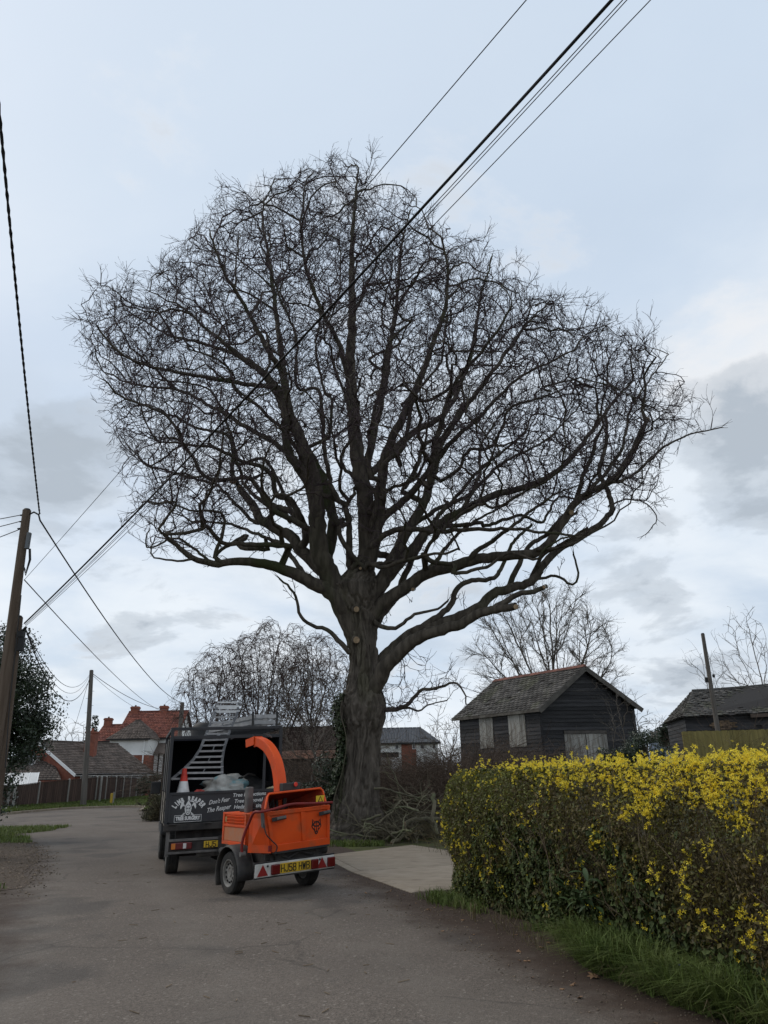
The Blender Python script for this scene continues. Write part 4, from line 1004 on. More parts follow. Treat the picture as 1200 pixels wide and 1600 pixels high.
# ================================================================== BUILDINGS, FENCES, POLES, WIRES
TARB=mat('black_weatherboard',(.027,.027,.029),(.045,.044,.046),sc=3,rough=.7,bump=.4,bsc=40,stretch=(.3,.3,4),rnd=.45,col3=(.075,.068,.06),sc3=1.6,lo3=.6,hi3=.8)
WEAT=mat('weathered_paint_wood',(.36,.35,.32),(.20,.18,.15),sc=3,rough=.9,bump=.4,bsc=30,stretch=(5,5,.5),rnd=.22,lo=.45,hi=.65)
SLATE=mat('old_slate',(.085,.080,.074),(.12,.113,.104),sc=1.3,rough=.9,spec=.15,island=.35,col3=(.10,.10,.075),sc3=.9)
SLATE2=mat('grey_slate',(.115,.12,.13),(.10,.105,.115),sc=1,rough=.6,island=.12)
REDT=mat('red_tile',(.23,.078,.052),(.165,.06,.045),sc=1.1,rough=.85,island=.35)
BRNT=mat('brown_tile',(.105,.085,.072),(.14,.11,.092),sc=1.2,rough=.9,island=.3)
PANT=mat('orange_pantile',(.17,.085,.055),(.12,.07,.05),sc=1.2,rough=.9,island=.3)
BRICK=mat('red_brick',(.24,.085,.055),(.17,.065,.045),sc=2.5,rough=.9,island=.3)
WHITE=mat('white_render',(.72,.72,.70),(.62,.62,.60),sc=.8,rough=.8)
WPNT=mat('white_paint',(.74,.74,.73),rough=.5); GLASS=mat('window_glass',(.035,.04,.046),rough=.08,spec=.6)
PLNK=mat('green_stained_plank',(.27,.225,.085),(.215,.175,.06),sc=2,rough=.85,bump=.3,bsc=30,stretch=(6,6,.5),rnd=.14,col3=(.17,.15,.06),sc3=1.4,lo3=.52,hi3=.8)
FENB=mat('brown_fence_board',(.060,.038,.030),(.085,.055,.043),sc=2,rough=.9,rnd=.28,stretch=(5,5,.6))
POST=mat('concrete_post',(.30,.29,.265),(.24,.23,.21),sc=4,rough=.9)
POLE=mat('creosoted_pole',(.095,.068,.048),(.14,.105,.078),sc=5,rough=.9,bump=.5,bsc=30,stretch=(3,3,.15))
POLEG=mat('grey_pole',(.10,.09,.078),(.15,.135,.12),sc=5,rough=.9,bump=.4,bsc=30,stretch=(3,3,.15))
BLK=mat('black_rubber',(.018,.018,.018),rough=.6); STEEL=mat('dull_steel',(.35,.35,.35),rough=.5,metal=.8)
LEADG=mat('lead_flashing',(.30,.31,.33),rough=.6); TIMB=mat('dark_beam',(.03,.027,.025),rough=.8); BLUW=mat('blue_grey_boards',(.20,.25,.33),(.17,.21,.28),sc=3,rough=.8)
RIDGE=mat('red_ridge_tile',(.20,.085,.062),(.14,.07,.055),sc=3,rough=.9,rnd=.3)
def V3(p,z): return Vector((p[0],p[1],z))
def tiles(name,a,b,c,d,rows,w,m,parent,seed=0,th=.02,wonk=.006,skip=0.):
    """tiled slope: a,b eave left/right; d,c ridge left/right; each tile its own block, joined into one part"""
    r=np.random.default_rng(seed); a,b,c,d=[np.array(x,float) for x in (a,b,c,d)]; n=np.cross(b-a,d-a); n/=np.linalg.norm(n)
    if n[2]<0: n=-n
    V=[];F=[]; f6=np.array([(0,3,2,1),(4,5,6,7),(0,1,5,4),(1,2,6,5),(2,3,7,6),(3,0,4,7)])
    for i in range(rows):
        t0=i/rows; t1=min(1,(i+1.25)/rows); p0,p1=a+(d-a)*t0,b+(c-b)*t0; q0,q1=a+(d-a)*t1,b+(c-b)*t1; L=np.linalg.norm(p1-p0); k=max(1,int(round(L/w)))
        off=.5/k if i%2 else 0
        for j in range(k+1):
            u0=max(0,j/k-off); u1=min(1,(j+1)/k-off-.012/max(L,1e-3))
            if u1-u0<.2/k or r.random()<skip: continue
            e=r.normal(size=4)*wonk; lo0,lo1=p0+(p1-p0)*u0,p0+(p1-p0)*u1; hi0,hi1=q0+(q1-q0)*u0,q0+(q1-q0)*u1
            bt=[lo0+n*(th+e[0]),lo1+n*(th+e[1]),hi1+n*.003,hi0+n*.003]; V+= bt+[bt[0]+n*th,bt[1]+n*th,hi1+n*th*.6,hi0+n*th*.6]; F.append(f6+len(V)-8)
    o=fast(name,np.array(V),np.concatenate(F),m,parent); o['kind']='stuff'; return o
def boards_wall(p,q,z0,z1f,h,m,parent,seed,holes=(),th=.022,name='board'):
    """horizontal weatherboards between plan points p and q, up to height z1f(u); holes: (u0,u1,z0,z1)"""
    r=np.random.default_rng(seed); p=Vector((p[0],p[1],0)); q=Vector((q[0],q[1],0)); d=q-p; L=d.length; d.normalize(); n=Vector((d.y,-d.x,0)); z=z0; ztop=max(z1f(i/40) for i in range(41))
    while z<ztop-.02:
        us=[i/120 for i in range(121) if z1f(i/120)>z+.03]
        if not us: break
        segs=[(min(us),max(us))]
        for (a,b,c,e) in holes:
            if c-.02<z+h*.5<e+.02: segs=[s for u0,u1 in segs for s in ((u0,min(u1,a)),(max(u0,b),u1)) if s[1]-s[0]>.01]
        for u0,u1 in segs:
            A=p+d*(u0*L); B=p+d*(u1*L); w=r.normal()*.006; w2=r.normal()*.006; b=MB(); e0,e1=n*th*1.6,n*th*.35
            b.hexa([A+Vector((0,0,z+w)),B+Vector((0,0,z+w2)),B+e0+Vector((0,0,z+w2)),A+e0+Vector((0,0,z+w)),A+Vector((0,0,z+h*1.12+w)),B+Vector((0,0,z+h*1.12+w2)),B+e1+Vector((0,0,z+h*1.12+w2)),A+e1+Vector((0,0,z+h*1.12+w))])
            b.build(name,m,parent)
        z+=h
def planks(p,q,z0,z1,k,m,parent,seed,th=.025,name='plank',jag=.01,proud=.0):
    r=np.random.default_rng(seed); p=Vector((p[0],p[1],0)); q=Vector((q[0],q[1],0)); d=(q-p); L=d.length; d.normalize(); n=Vector((d.y,-d.x,0)); 
    e=sorted([0]+[ (i+r.normal()*.08)/k for i in range(1,k)]+[1])
    for i in range(k):
        A=p+d*(e[i]*L+.004)+n*proud; B=p+d*(e[i+1]*L-.004)+n*proud; t=n*(th+r.random()*.008); zt=z1+r.normal()*jag; zb=z0+r.normal()*jag
        b=MB(); b.hexa([A+Vector((0,0,zb)),B+Vector((0,0,zb)),B+t+Vector((0,0,zb)),A+t+Vector((0,0,zb)),A+Vector((0,0,zt)),B+Vector((0,0,zt)),B+t+Vector((0,0,zt)),A+t+Vector((0,0,zt))]); b.build(name,m,parent)
def pyr(pts,m,name,parent,zs=None):
    b=MB(); b.add(pts,[tuple(range(len(pts)))]); return b.build(name,m,parent)
def window(parent,A,B,z0,z1,n,bars=1,frame=None,glass=None,name='window'):
    A=Vector((A[0],A[1],0)); B=Vector((B[0],B[1],0)); d=(B-A).normalized(); n=Vector(n); b=MB(); f=.05
    def bx(a,c,za,zb,t0,t1):
        b.hexa([a+n*t0+Vector((0,0,za)),c+n*t0+Vector((0,0,za)),c+n*t1+Vector((0,0,za)),a+n*t1+Vector((0,0,za)),a+n*t0+Vector((0,0,zb)),c+n*t0+Vector((0,0,zb)),c+n*t1+Vector((0,0,zb)),a+n*t1+Vector((0,0,zb))])
    bx(A,A+d*f,z0,z1,.0,.05); bx(B-d*f,B,z0,z1,.0,.05); bx(A+d*f,B-d*f,z1-f,z1,.0,.05); bx(A+d*f,B-d*f,z0,z0+f,.0,.05); L=(B-A).length
    for i in range(1,bars+1): c=A+d*(L*i/(bars+1)); bx(c-d*.02,c+d*.02,z0+f,z1-f,.0,.045)
    w=b.build(name,frame or WPNT,parent); g=MB()
    a,c=A+d*f,B-d*f; g.add([a+n*.012+Vector((0,0,z0+f)),c+n*.012+Vector((0,0,z0+f)),c+n*.012+Vector((0,0,z1-f)),a+n*.012+Vector((0,0,z1-f))],[(0,1,2,3)]); g.build('pane',glass or GLASS,w)
    return w

# ---- black barn
def barn():
    N=W(843,1108,34); Rr=W(988,1104,34.6); A=W(718,1123,38.8); ez=(N.z+Rr.z)/2-.02; g=Vector((Rr.x-N.x,Rr.y-N.y,0)); sd=Vector((A.x-N.x,A.y-N.y,0)); gl=g.length
    N=Vector((N.x,N.y,0)); Rr=N+g; Fl=N+sd; Fr=Fl+g; gz=.85; apz=W(905,1046,34.3).z; gd=g.normalized(); sn=sd.normalized()
    ro=thing('black_barn','old black weatherboarded barn with grey shutters behind the yellow hedge','barn',(0,0,0))
    z1=lambda u: ez+(apz-ez)*(1-abs(u-.485)/.5)-.05
    def fu(P,D,px,z):
        lo,hi=0.,1.; s0=PX(V3(P,z))[0]; s1=PX(V3(P+D,z))[0]
        for _ in range(40):
            m=(lo+hi)/2; q=PX(V3(P+D*m,z))[0]
            if (q<px)==(s1>s0): lo=m
            else: hi=m
        return lo
    du0,du1=fu(N,g,882.5,2.8),fu(N,g,949,2.8); dz=W(915,1142,34.2).z
    boards_wall(N,Rr,gz,lambda u:min(z1(u),apz),.172,TARB,ro,1,holes=[(du0,du1,gz,dz)])
    sh=[]
    for xa,xb,ya,yb in ((824,797.5,1110,1167),(773,752,1118,1169)):
        ua,ub=fu(N,sd,xa,3),fu(N,sd,xb,3); Y_=(N+sd*(ua+ub)/2).y; sh.append((ua,ub,min(ez-.06,W((xa+xb)/2,ya,Y_).z),W((xa+xb)/2,yb,Y_).z))
    boards_wall(Fl,N,gz,lambda u:ez-.03,.172,TARB,ro,2,holes=[(1-b_,1-a_,zb,zt) for a_,b_,zt,zb in sh])
    # inner walls (frame), back walls
    b=MB(); i=.03; nf=Vector((gd.y,-gd.x,0)); 
    for P,Q,top in ((N,Rr,1),(Rr,Fr,0),(Fr,Fl,1),(Fl,N,0)):
        inn=((N+Fr)/2); 
        P2=P+(inn-P).normalized()*.06; Q2=Q+(inn-Q).normalized()*.06
        if top: M=(P2+Q2)/2; b.add([V3(P2,gz-.5),V3(Q2,gz-.5),V3(Q2,ez-.04),V3(M,apz-.1),V3(P2,ez-.04)],[(0,1,2,3,4)])
        else: b.add([V3(P2,gz-.5),V3(Q2,gz-.5),V3(Q2,ez-.04),V3(P2,ez-.04)],[(0,1,2,3)])
    b.build('wall',TARB,ro)
    b=MB(); c=N; b.box(-.05,.05,-.05,.05,gz-.3,ez-.05); o=b.build('corner_board',TARB,ro); o.location=N+nf*.03
    o2=inst(o,ro,Rr+nf*.03)
    # shutters: planks
    for a_,b_,zt,zb in sh:
        P=N+sd*b_; Q=N+sd*a_; e=MB(); nn=Vector((-sn.y,sn.x,0)); nn=-nn if nn.dot(-N)<0 else nn
        e.hexa([V3(P,zb)+nn*.0,V3(Q,zb),V3(Q,zb)+nn*.02,V3(P,zb)+nn*.02,V3(P,zt),V3(Q,zt),V3(Q,zt)+nn*.02,V3(P,zt)+nn*.02]); s=e.build('shutter',WEAT,ro); planks(P,Q,zb,zt,6,WEAT,s,int(a_*100),proud=.03,jag=.015)
    # doors
    for k,(u0,u1) in enumerate(((du0,(du0+du1)/2-.004),((du0+du1)/2+.004,du1))):
        P=N+g*u0; Q=N+g*u1; e=MB(); e.hexa([V3(P,gz),V3(Q,gz),V3(Q,gz)+nf*.03,V3(P,gz)+nf*.03,V3(P,dz-.12),V3(Q,dz-.12),V3(Q,dz-.12)+nf*.03,V3(P,dz-.12)+nf*.03]); s=e.build('door',WEAT,ro); planks(P,Q,gz,dz-.13,7,WEAT,s,7+k,proud=.035,jag=.02)
    e=MB(); P=N+g*du0; Q=N+g*du1; e.bar(V3(P,dz-.05)+nf*.05,V3(Q,dz-.05)+nf*.05,.08,.14); e.build('lintel',mat('grey_timber',(.11,.10,.09),(.075,.068,.06),sc=4,rough=.9),ro)
    # roof
    ov=.22; og=.28; up=(apz-ez)/(gl*.5); mid=g*.485
    eL0=N-sn*og-gd*ov; eL1=Fl+sn*og-gd*ov; eR0=Rr-sn*og+gd*ov; eR1=Fr+sn*og+gd*ov; rz=apz+.12; ezl=ez+.10-ov*up*.8
    r0=N+mid-sn*og; r1=Fl+mid+sn*og
    b=MB()
    for e0,e1 in ((eL0,eL1),(eR0,eR1)): b.add([V3(e0,ezl),V3(e1,ezl),V3(r1,rz),V3(r0,rz)],[(0,1,2,3)])
    b.build('roof_deck',TIMB,ro)
    tiles('roof_slates',V3(eL1,ezl),V3(eL0,ezl),V3(r0,rz),V3(r1,rz),17,.3,SLATE,ro,4,.018,.008,.015)
    tiles('roof_slates',V3(eR0,ezl),V3(eR1,ezl),V3(r1,rz),V3(r0,rz),17,.3,SLATE,ro,5,.018,.008)
    n=16
    for i in range(n):
        p=r0.lerp(r1,(i+.02)/n); q=r0.lerp(r1,(i+.98)/n); b=MB(); w=gd*.13; b.add([V3(p-w,rz-.04),V3(p,rz+.09),V3(p+w,rz-.04),V3(q-w,rz-.04),V3(q,rz+.09),V3(q+w,rz-.04)],[(0,1,4,3),(1,2,5,4),(0,2,1),(3,4,5)]); b.build('ridge_tile',RIDGE,ro)
    for e0 in (eL0,eR0):
        b=MB(); b.bar(V3(e0,ezl-.10)-sn*.02,V3(r0,rz-.10)-sn*.02,.035,.20); b.build('bargeboard',mat('barge_wood',(.085,.078,.07),(.13,.12,.105),sc=3,rough=.9),ro)
    b=MB(); b.bar(V3(eL0,ezl-.05),V3(eL1,ezl-.05),.03,.13); b.build('fascia',mat('fascia_wood',(.16,.15,.13),(.08,.07,.06),sc=2,rough=.9),ro)
    return ro
barn()
# pale slipped slates lying lighter on the barn roof are laid in the tiling itself

# ---- low shed at the right edge
def shed():
    ro=thing('old_shed','low dark shed with sagging slate roof at the right edge behind the plank fence','shed',(0,0,0)); gz=.9
    A=W(1070,1118,36.5); ez=A.z; A=Vector((A.x,A.y,0)); e=Vector((.985,-.17,0)); s=Vector((.17,.985,0)); L=9.5; D=4.6; apz=W(1112,1081,38.5).z+.05
    B=A+e*L; C=B+s*D; Dd=A+s*D
    boards_wall(A,B,gz,lambda u:ez-.05,.18,TARB,ro,11,holes=[(.33,.36,gz,ez-.5)])
    boards_wall(Dd,A,gz,lambda u:ez-.05,.18,TARB,ro,12)
    b=MB(); b.add([V3(B,gz-.5),V3(C,gz-.5),V3(C,ez),V3(B,ez)],[(0,1,2,3)]); b.add([V3(C,gz-.5),V3(Dd,gz-.5),V3(Dd,ez),V3(C,ez)],[(0,1,2,3)]); i=.05
    b.add([V3(A+(e+s)*.06,gz-.5),V3(B+(s-e)*.06,gz-.5),V3(B+(s-e)*.06,ez),V3(A+(e+s)*.06,ez)],[(0,1,2,3)]); b.build('wall',TARB,ro)
    r0=A+s*D/2+e*1.0; r1=B+s*D/2; ov=.3; a=A-s*ov-e*.2; bb=B-s*ov; sag=Vector((0,0,.0))
    m0=a.lerp(bb,.33); m1=r0.lerp(r1,.33); z2=apz+.55
    tiles('roof_slates',V3(a,ez-.08),V3(m0,ez-.02),V3(m1,apz+.12),V3(r0,apz),15,.27,SLATE,ro,21,.02,.016,.04)
    tiles('roof_slates',V3(m0,ez-.02),V3(bb,ez+.1),V3(r1,z2),V3(m1,apz+.12),15,.27,SLATE,ro,22,.02,.016,.03)
    b=MB(); b.add([V3(a,ez-.1),V3(bb,ez+.07),V3(r1,z2-.03),V3(r0,apz-.03)],[(0,1,2,3)]); c=A+s*(D+ov)-e*.2; dd=B+s*(D+ov); b.add([V3(c,ez-.1),V3(dd,ez),V3(r1,z2-.03),V3(r0,apz-.03)],[(0,1,2,3)]); b.add([V3(a,ez-.1),V3(r0,apz-.03),V3(c,ez-.1)],[(0,1,2)]); b.build('roof_deck',TIMB,ro)
    tiles('roof_slates',V3(c,ez-.08),V3(a,ez-.08),V3(r0,apz),V3(r0+s*.02,apz),13,.27,SLATE,ro,23,.02,.016,.04)
    for i in range(12):
        p=r0.lerp(r1,i/12+.003); q=r0.lerp(r1,(i+1)/12-.003); zz=lambda u: apz+.02+(z2-apz)*max(0,(u-.0))**1.5; b=MB(); b.bar(V3(p,zz(i/12)+.03),V3(q,zz((i+1)/12)+.03),.2,.08); b.build('ridge_tile',SLATE,ro)
    b=MB(); b.bar(V3(a+e*3.1,ez-.12)-s*.02,V3(bb,ez+.02)-s*.02,.03,.16); b.build('fascia',mat('fascia_brown',(.10,.075,.06),rough=.9),ro)
    # boarded up patch of brickwork under the eaves
    p=A+e*1.35-s*.04; 
    for i in range(5):
        for j in range(5):
            b=MB(); o=p+e*(i*.235+(j%2)*.1-.3); z=ez-.36-j*.085
            if abs(i-2)+abs(j-2)>3: continue
            b.hexa([V3(o,z),V3(o+e*.21,z),V3(o+e*.21-s*.06,z),V3(o-s*.06,z),V3(o,z+.07),V3(o+e*.21,z+.07),V3(o+e*.21-s*.06,z+.07),V3(o-s*.06,z+.07)]); b.build('brick',mat_brick2,ro)
mat_brick2=mat('old_stock_brick',(.22,.15,.09),(.14,.10,.07),sc=4,rough=.9,rnd=.35)
shed()
# ---- yellow-green plank fence
def plank_fence():
    ro=thing('plank_fence','mustard green close boarded plank fence in front of the shed','fence',(0,0,0))
    A=W(1066,1143,31.5); B=W(1225,1139,30.5); z1=A.z; z0=1.0; z2=B.z; n=36
    r=np.random.default_rng(33); a=Vector((A.x,A.y,0)); d=Vector((B.x-A.x,B.y-A.y,0)); L=d.length; d.normalize(); nn=Vector((d.y,-d.x,0))
    for i in range(n):
        p=a+d*(L*i/n+.002); q=a+d*(L*(i+1)/n+.012); zt=z1+(z2-z1)*i/n+r.normal()*.008; b=MB(); t0,t1=nn*.006,nn*.022
        b.hexa([V3(p,z0),V3(q,z0),V3(q,z0)+t0,V3(p,z0)+t1,V3(p,zt),V3(q,zt),V3(q,zt)+t0,V3(p,zt)+t1]); b.build('board',PLNK,ro)
    for zz in (z0+.3,(z0+z1)/2,z1-.3): b=MB(); b.bar(V3(a,zz)-nn*.03,V3(a+d*L,zz)-nn*.03,.05,.08); b.build('rail',PLNK,ro)
    for i in range(4): p=a+d*(L*i/3.05+.03)-nn*.1; b=MB(); b.bar(V3(p,.6),V3(p,z1-.02),.09,.09,(0,1,0)); b.build('post',PLNK,ro)
plank_fence()
# ---- brown fence panels with concrete posts
def left_fence():
    ro=thing('panel_fence','dark brown panel fence with pale concrete posts on the far side of the bend','fence',(0,0,0))
    tops=[W(x,y,p[1]).z for (x,y),p in zip(((-60,1234),(10,1229),(57,1223),(104,1219),(148,1215),(163,1215),(178,1215),(190,1215.5),(201,1216),(211,1216.5),(220,1217),(229,1217.5),(240,1218)),FENP)]
    r=np.random.default_rng(34); P=[Vector((x,y,0)) for x,y in FENP]; b=MB(); b.box(-.06,.06,-.06,.06,0,1.0); pm=None
    for i,p in enumerate(P):
        for k in ((0,) if i not in (1,4) else (0,1)):
            q=p+Vector((k*.28,k*.1,0)); c=MB(); c.box(-.055,.055,-.055,.055,.0,tops[i]+.06); c.hexa([(-.055,-.055,tops[i]+.06),(.055,-.055,tops[i]+.06),(.055,.055,tops[i]+.06),(-.055,.055,tops[i]+.06),(-.02,-.02,tops[i]+.1),(.02,-.02,tops[i]+.1),(.02,.02,tops[i]+.1),(-.02,.02,tops[i]+.1)]); c.build('post',POST,ro,loc=q)
        if i==len(P)-1: break
        q=P[i+1]; d=(q-p); L=d.length; d.normalize(); n=Vector((d.y,-d.x,0)); z0=.28; k=max(8,min(15,int(L/.14)))
        for j in range(k):
            a=p+d*(.06+(L-.12)*j/k); c=p+d*(.06+(L-.12)*(j+1)/k+.012); za=tops[i]+(tops[i+1]-tops[i])*j/k; m=MB(); t0,t1=n*.004,n*.02
            m.hexa([V3(a,z0),V3(c,z0),V3(c,z0)+t0,V3(a,z0)+t1,V3(a,za),V3(c,za),V3(c,za)+t0,V3(a,za)+t1]); m.build('board',FENB,ro)
        m=MB(); m.bar(V3(p+d*.06,tops[i]+.02)+n*.01,V3(q-d*.06,tops[i+1]+.02)+n*.01,.06,.03); m.build('capping_rail',FENB,ro)
        m=MB(); m.bar(V3(p+d*.06,.19),V3(q-d*.06,.19),.04,.2); m.build('gravel_board',FENB,ro)
left_fence()
def marker():
    g=W(174,1252,52); ro=thing('marker_post','short yellow marker post on the grass verge in front of the fence','post',(g.x,g.y,.2)); b=MB(); b.box(-.09,.09,-.06,.06,0,.62); b.build('body',mat('marker_yellow',(.55,.36,.04),(.42,.28,.05),sc=6,rough=.6),ro,bevel=.02); b=MB(); b.box(.10,.16,-.05,.05,0,.7); b.build('stake',POST,ro)
marker()

# ---- bungalow
def bungalow():
    ro=thing('bungalow','brick bungalow with brown tiled roof and white bargeboards behind the panel fence','house',(0,0,0))
    E1=W(118,1208,60); ez=E1.z; E1=Vector((E1.x,E1.y,0)); d=Vector((.416,.909,0)); g=Vector((-.909,.416,0)); L=8.4; hw=4.4; rz=W(62,1158,62).z
    C=[E1,E1+d*L,E1+d*L+g*2*hw,E1+g*2*hw]; M0=E1+g*hw; M1=M0+d*L
    b=MB(); 
    for p,q in ((0,1),(1,2),(2,3),(3,0)):
        if p in (1,3): b.add([V3(C[p],0),V3(C[q],0),V3(C[q],ez),V3((C[p]+C[q])/2,rz-.1),V3(C[p],ez)],[(0,1,2,3,4)])
        else: b.add([V3(C[p],0),V3(C[q],0),V3(C[q],ez),V3(C[p],ez)],[(0,1,2,3)])
    b.build('wall',BRICK,ro)
    ov=.35; up=(rz-ez)/hw; zl=ez-ov*up*.6; e0=E1-g*ov-d*.3; e1=E1+d*(L+.3)-g*ov; f0=C[3]+g*ov-d*.3; f1=C[2]+g*ov+d*.3; r0=M0-d*.3; r1=M1+d*.3
    tiles('roof_tiles',V3(e0,zl),V3(e1,zl),V3(r1,rz),V3(r0,rz),19,.33,BRNT,ro,41,.03,.004); tiles('roof_tiles',V3(f1,zl),V3(f0,zl),V3(r0,rz),V3(r1,rz),19,.33,BRNT,ro,42,.03,.004)
    b=MB(); b.add([V3(e0,zl-.02),V3(e1,zl-.02),V3(r1,rz-.02),V3(r0,rz-.02)],[(0,1,2,3)]); b.add([V3(f0,zl-.02),V3(f1,zl-.02),V3(r1,rz-.02),V3(r0,rz-.02)],[(0,1,2,3)]); b.build('roof_deck',TIMB,ro)
    for i in range(18): p=r0.lerp(r1,i/18+.002); q=r0.lerp(r1,(i+1)/18-.002); b=MB(); b.bar(V3(p,rz+.06),V3(q,rz+.06),.22,.09); b.build('ridge_tile',BRNT,ro)
    for e in (e0,f0): b=MB(); b.bar(V3(e,zl-.06)-d*.04,V3(r0,rz-.06)-d*.04,.04,.22); b.build('bargeboard',WPNT,ro)
    b=MB(); b.bar(V3(e0,zl-.05),V3(e1,zl-.05),.04,.11); b.build('fascia',WPNT,ro)
    b=MB(); b.tube([V3(e0-g*.07,zl+.03),V3(e1-g*.07,zl+.03)],.06,8); b.build('gutter',BLK,ro)
    # white clad wall with windows under the eaves
    for i in range(7):
        u0=.06+i*.132; P=E1+d*(L*u0); Q=E1+d*(L*(u0+.10)); window(ro,P-g*.005,Q-g*.005,ez-1.25,ez-.02,-g,1)
        b=MB(); A=E1+d*(L*(u0+.103)); B=E1+d*(L*(u0+.129)); b.hexa([V3(A,ez-1.3),V3(B,ez-1.3),V3(B-g*.03,ez-1.3),V3(A-g*.03,ez-1.3),V3(A,ez-.02),V3(B,ez-.02),V3(B-g*.03,ez-.02),V3(A-g*.03,ez-.02)]); b.build('wall_panel',WPNT,ro)
    # chimney with lead apron
    ch=W(142,1165,64.5); c=Vector((ch.x,64.5,0)); b=MB(); b.box(-.42,.42,-.36,.36,ez,W(141,1146,64.5).z); k=b.build('chimney',BRICK,ro,loc=c); b=MB(); zt=W(141,1146,64.5).z; b.box(-.48,.48,-.42,.42,zt,zt+.14); b.cyl((0,0,zt+.14),(0,0,zt+.42),.13,.11,10); b.build('chimney_cap',BRICK,k)
    b=MB(); b.box(-.5,.5,-.45,.2,ez+.55,ez+.72); b.build('flashing',LEADG,k)
    # lower side wing toward the left with a dormer
    A=W(96,1219,59); B=W(8,1219,57); za=A.z; A=Vector((A.x,A.y,0)); B=Vector((B.x-3,B.y,0)); zr=W(58,1186,61.5).z; up2=Vector((.12,3.,0))
    tiles('wing_roof_tiles',V3(B,za),V3(A,za),V3(A+Vector((-2.3,3.2,0)),zr),V3(B+up2,zr),10,.33,BRNT,ro,43,.03,.004)
    b=MB(); b.add([V3(B,0),V3(A,0),V3(A,za),V3(B,za)],[(0,1,2,3)]); b.add([V3(B,za-.03),V3(A,za-.03),V3(A+Vector((-2.3,3.2,0)),zr-.03),V3(B+up2,zr-.03)],[(0,1,2,3)]); b.build('wing_wall',BRICK,ro)
    P=W(20,1185,60.5); Q=W(53,1185,60.5); z0=W(40,1196,60.5).z; z1=W(40,1183,60.5).z; b=MB(); b.hexa([V3(P,z0),V3(Q,z0),(Q.x,Q.y+2,z0),(P.x,P.y+2,z0),V3(P,z1),V3(Q,z1),(Q.x,Q.y+2,z1),(P.x,P.y+2,z1)]); dm=b.build('dormer',WPNT,ro); window(dm,(P.x,P.y-.004),(Q.x,Q.y-.004),z0+.02,z1-.02,(0,-1,0),2)
    b=MB(); b.box(P.x-.2,Q.x+.2,P.y-.25,P.y+2,z1+.003,z1+.13); b.build('dormer_roof',LEADG,ro)
    return ro
bungalow()
def conservatory():
    ro=thing('conservatory','white framed lean-to glasshouse showing over the left end of the panel fence','glasshouse',(0,0,0)); Y=54
    A=W(-30,1228,Y); B=W(57,1226,Y); zt=W(45,1208,Y+1.8).z; z0=A.z; FR=mat('pale_polycarbonate',(.34,.37,.39),(.28,.31,.33),sc=1,rough=.3,spec=.5)
    k=6
    for i in range(k):
        a=A.lerp(B,i/k); c=A.lerp(B,(i+1)/k); b=MB(); o=Vector((-.75 ,1.8,0)); b.hexa([(a.x+.03,Y,z0),(c.x-.03,Y,z0),(c.x-.03+o.x,Y+1.8,zt),(a.x+.03+o.x,Y+1.8,zt),(a.x+.03,Y,z0+.03),(c.x-.03,Y,z0+.03),(c.x-.03+o.x,Y+1.8,zt+.03),(a.x+.03+o.x,Y+1.8,zt+.03)]); b.build('roof_panel',FR,ro)
        b=MB(); b.bar((c.x,Y,z0+.02),(c.x+o.x,Y+1.8,zt+.02),.05,.07); b.build('glazing_bar',WPNT,ro)
        b=MB(); b.box(a.x+.03,c.x-.03,Y,Y+.02,.3,z0-.05); b.build('pane',GLASS,ro); b=MB(); b.box(c.x-.03,c.x+.03,Y-.01,Y+.03,0,z0); b.build('mullion',WPNT,ro)
    b=MB(); e=B; b.add([(e.x,Y,.2),(e.x,Y,z0),(e.x-.75,Y+1.8,zt),(e.x-.75,Y+1.8,.2)],[(0,1,2,3)]); b.build('end_pane',FR,ro)
conservatory()
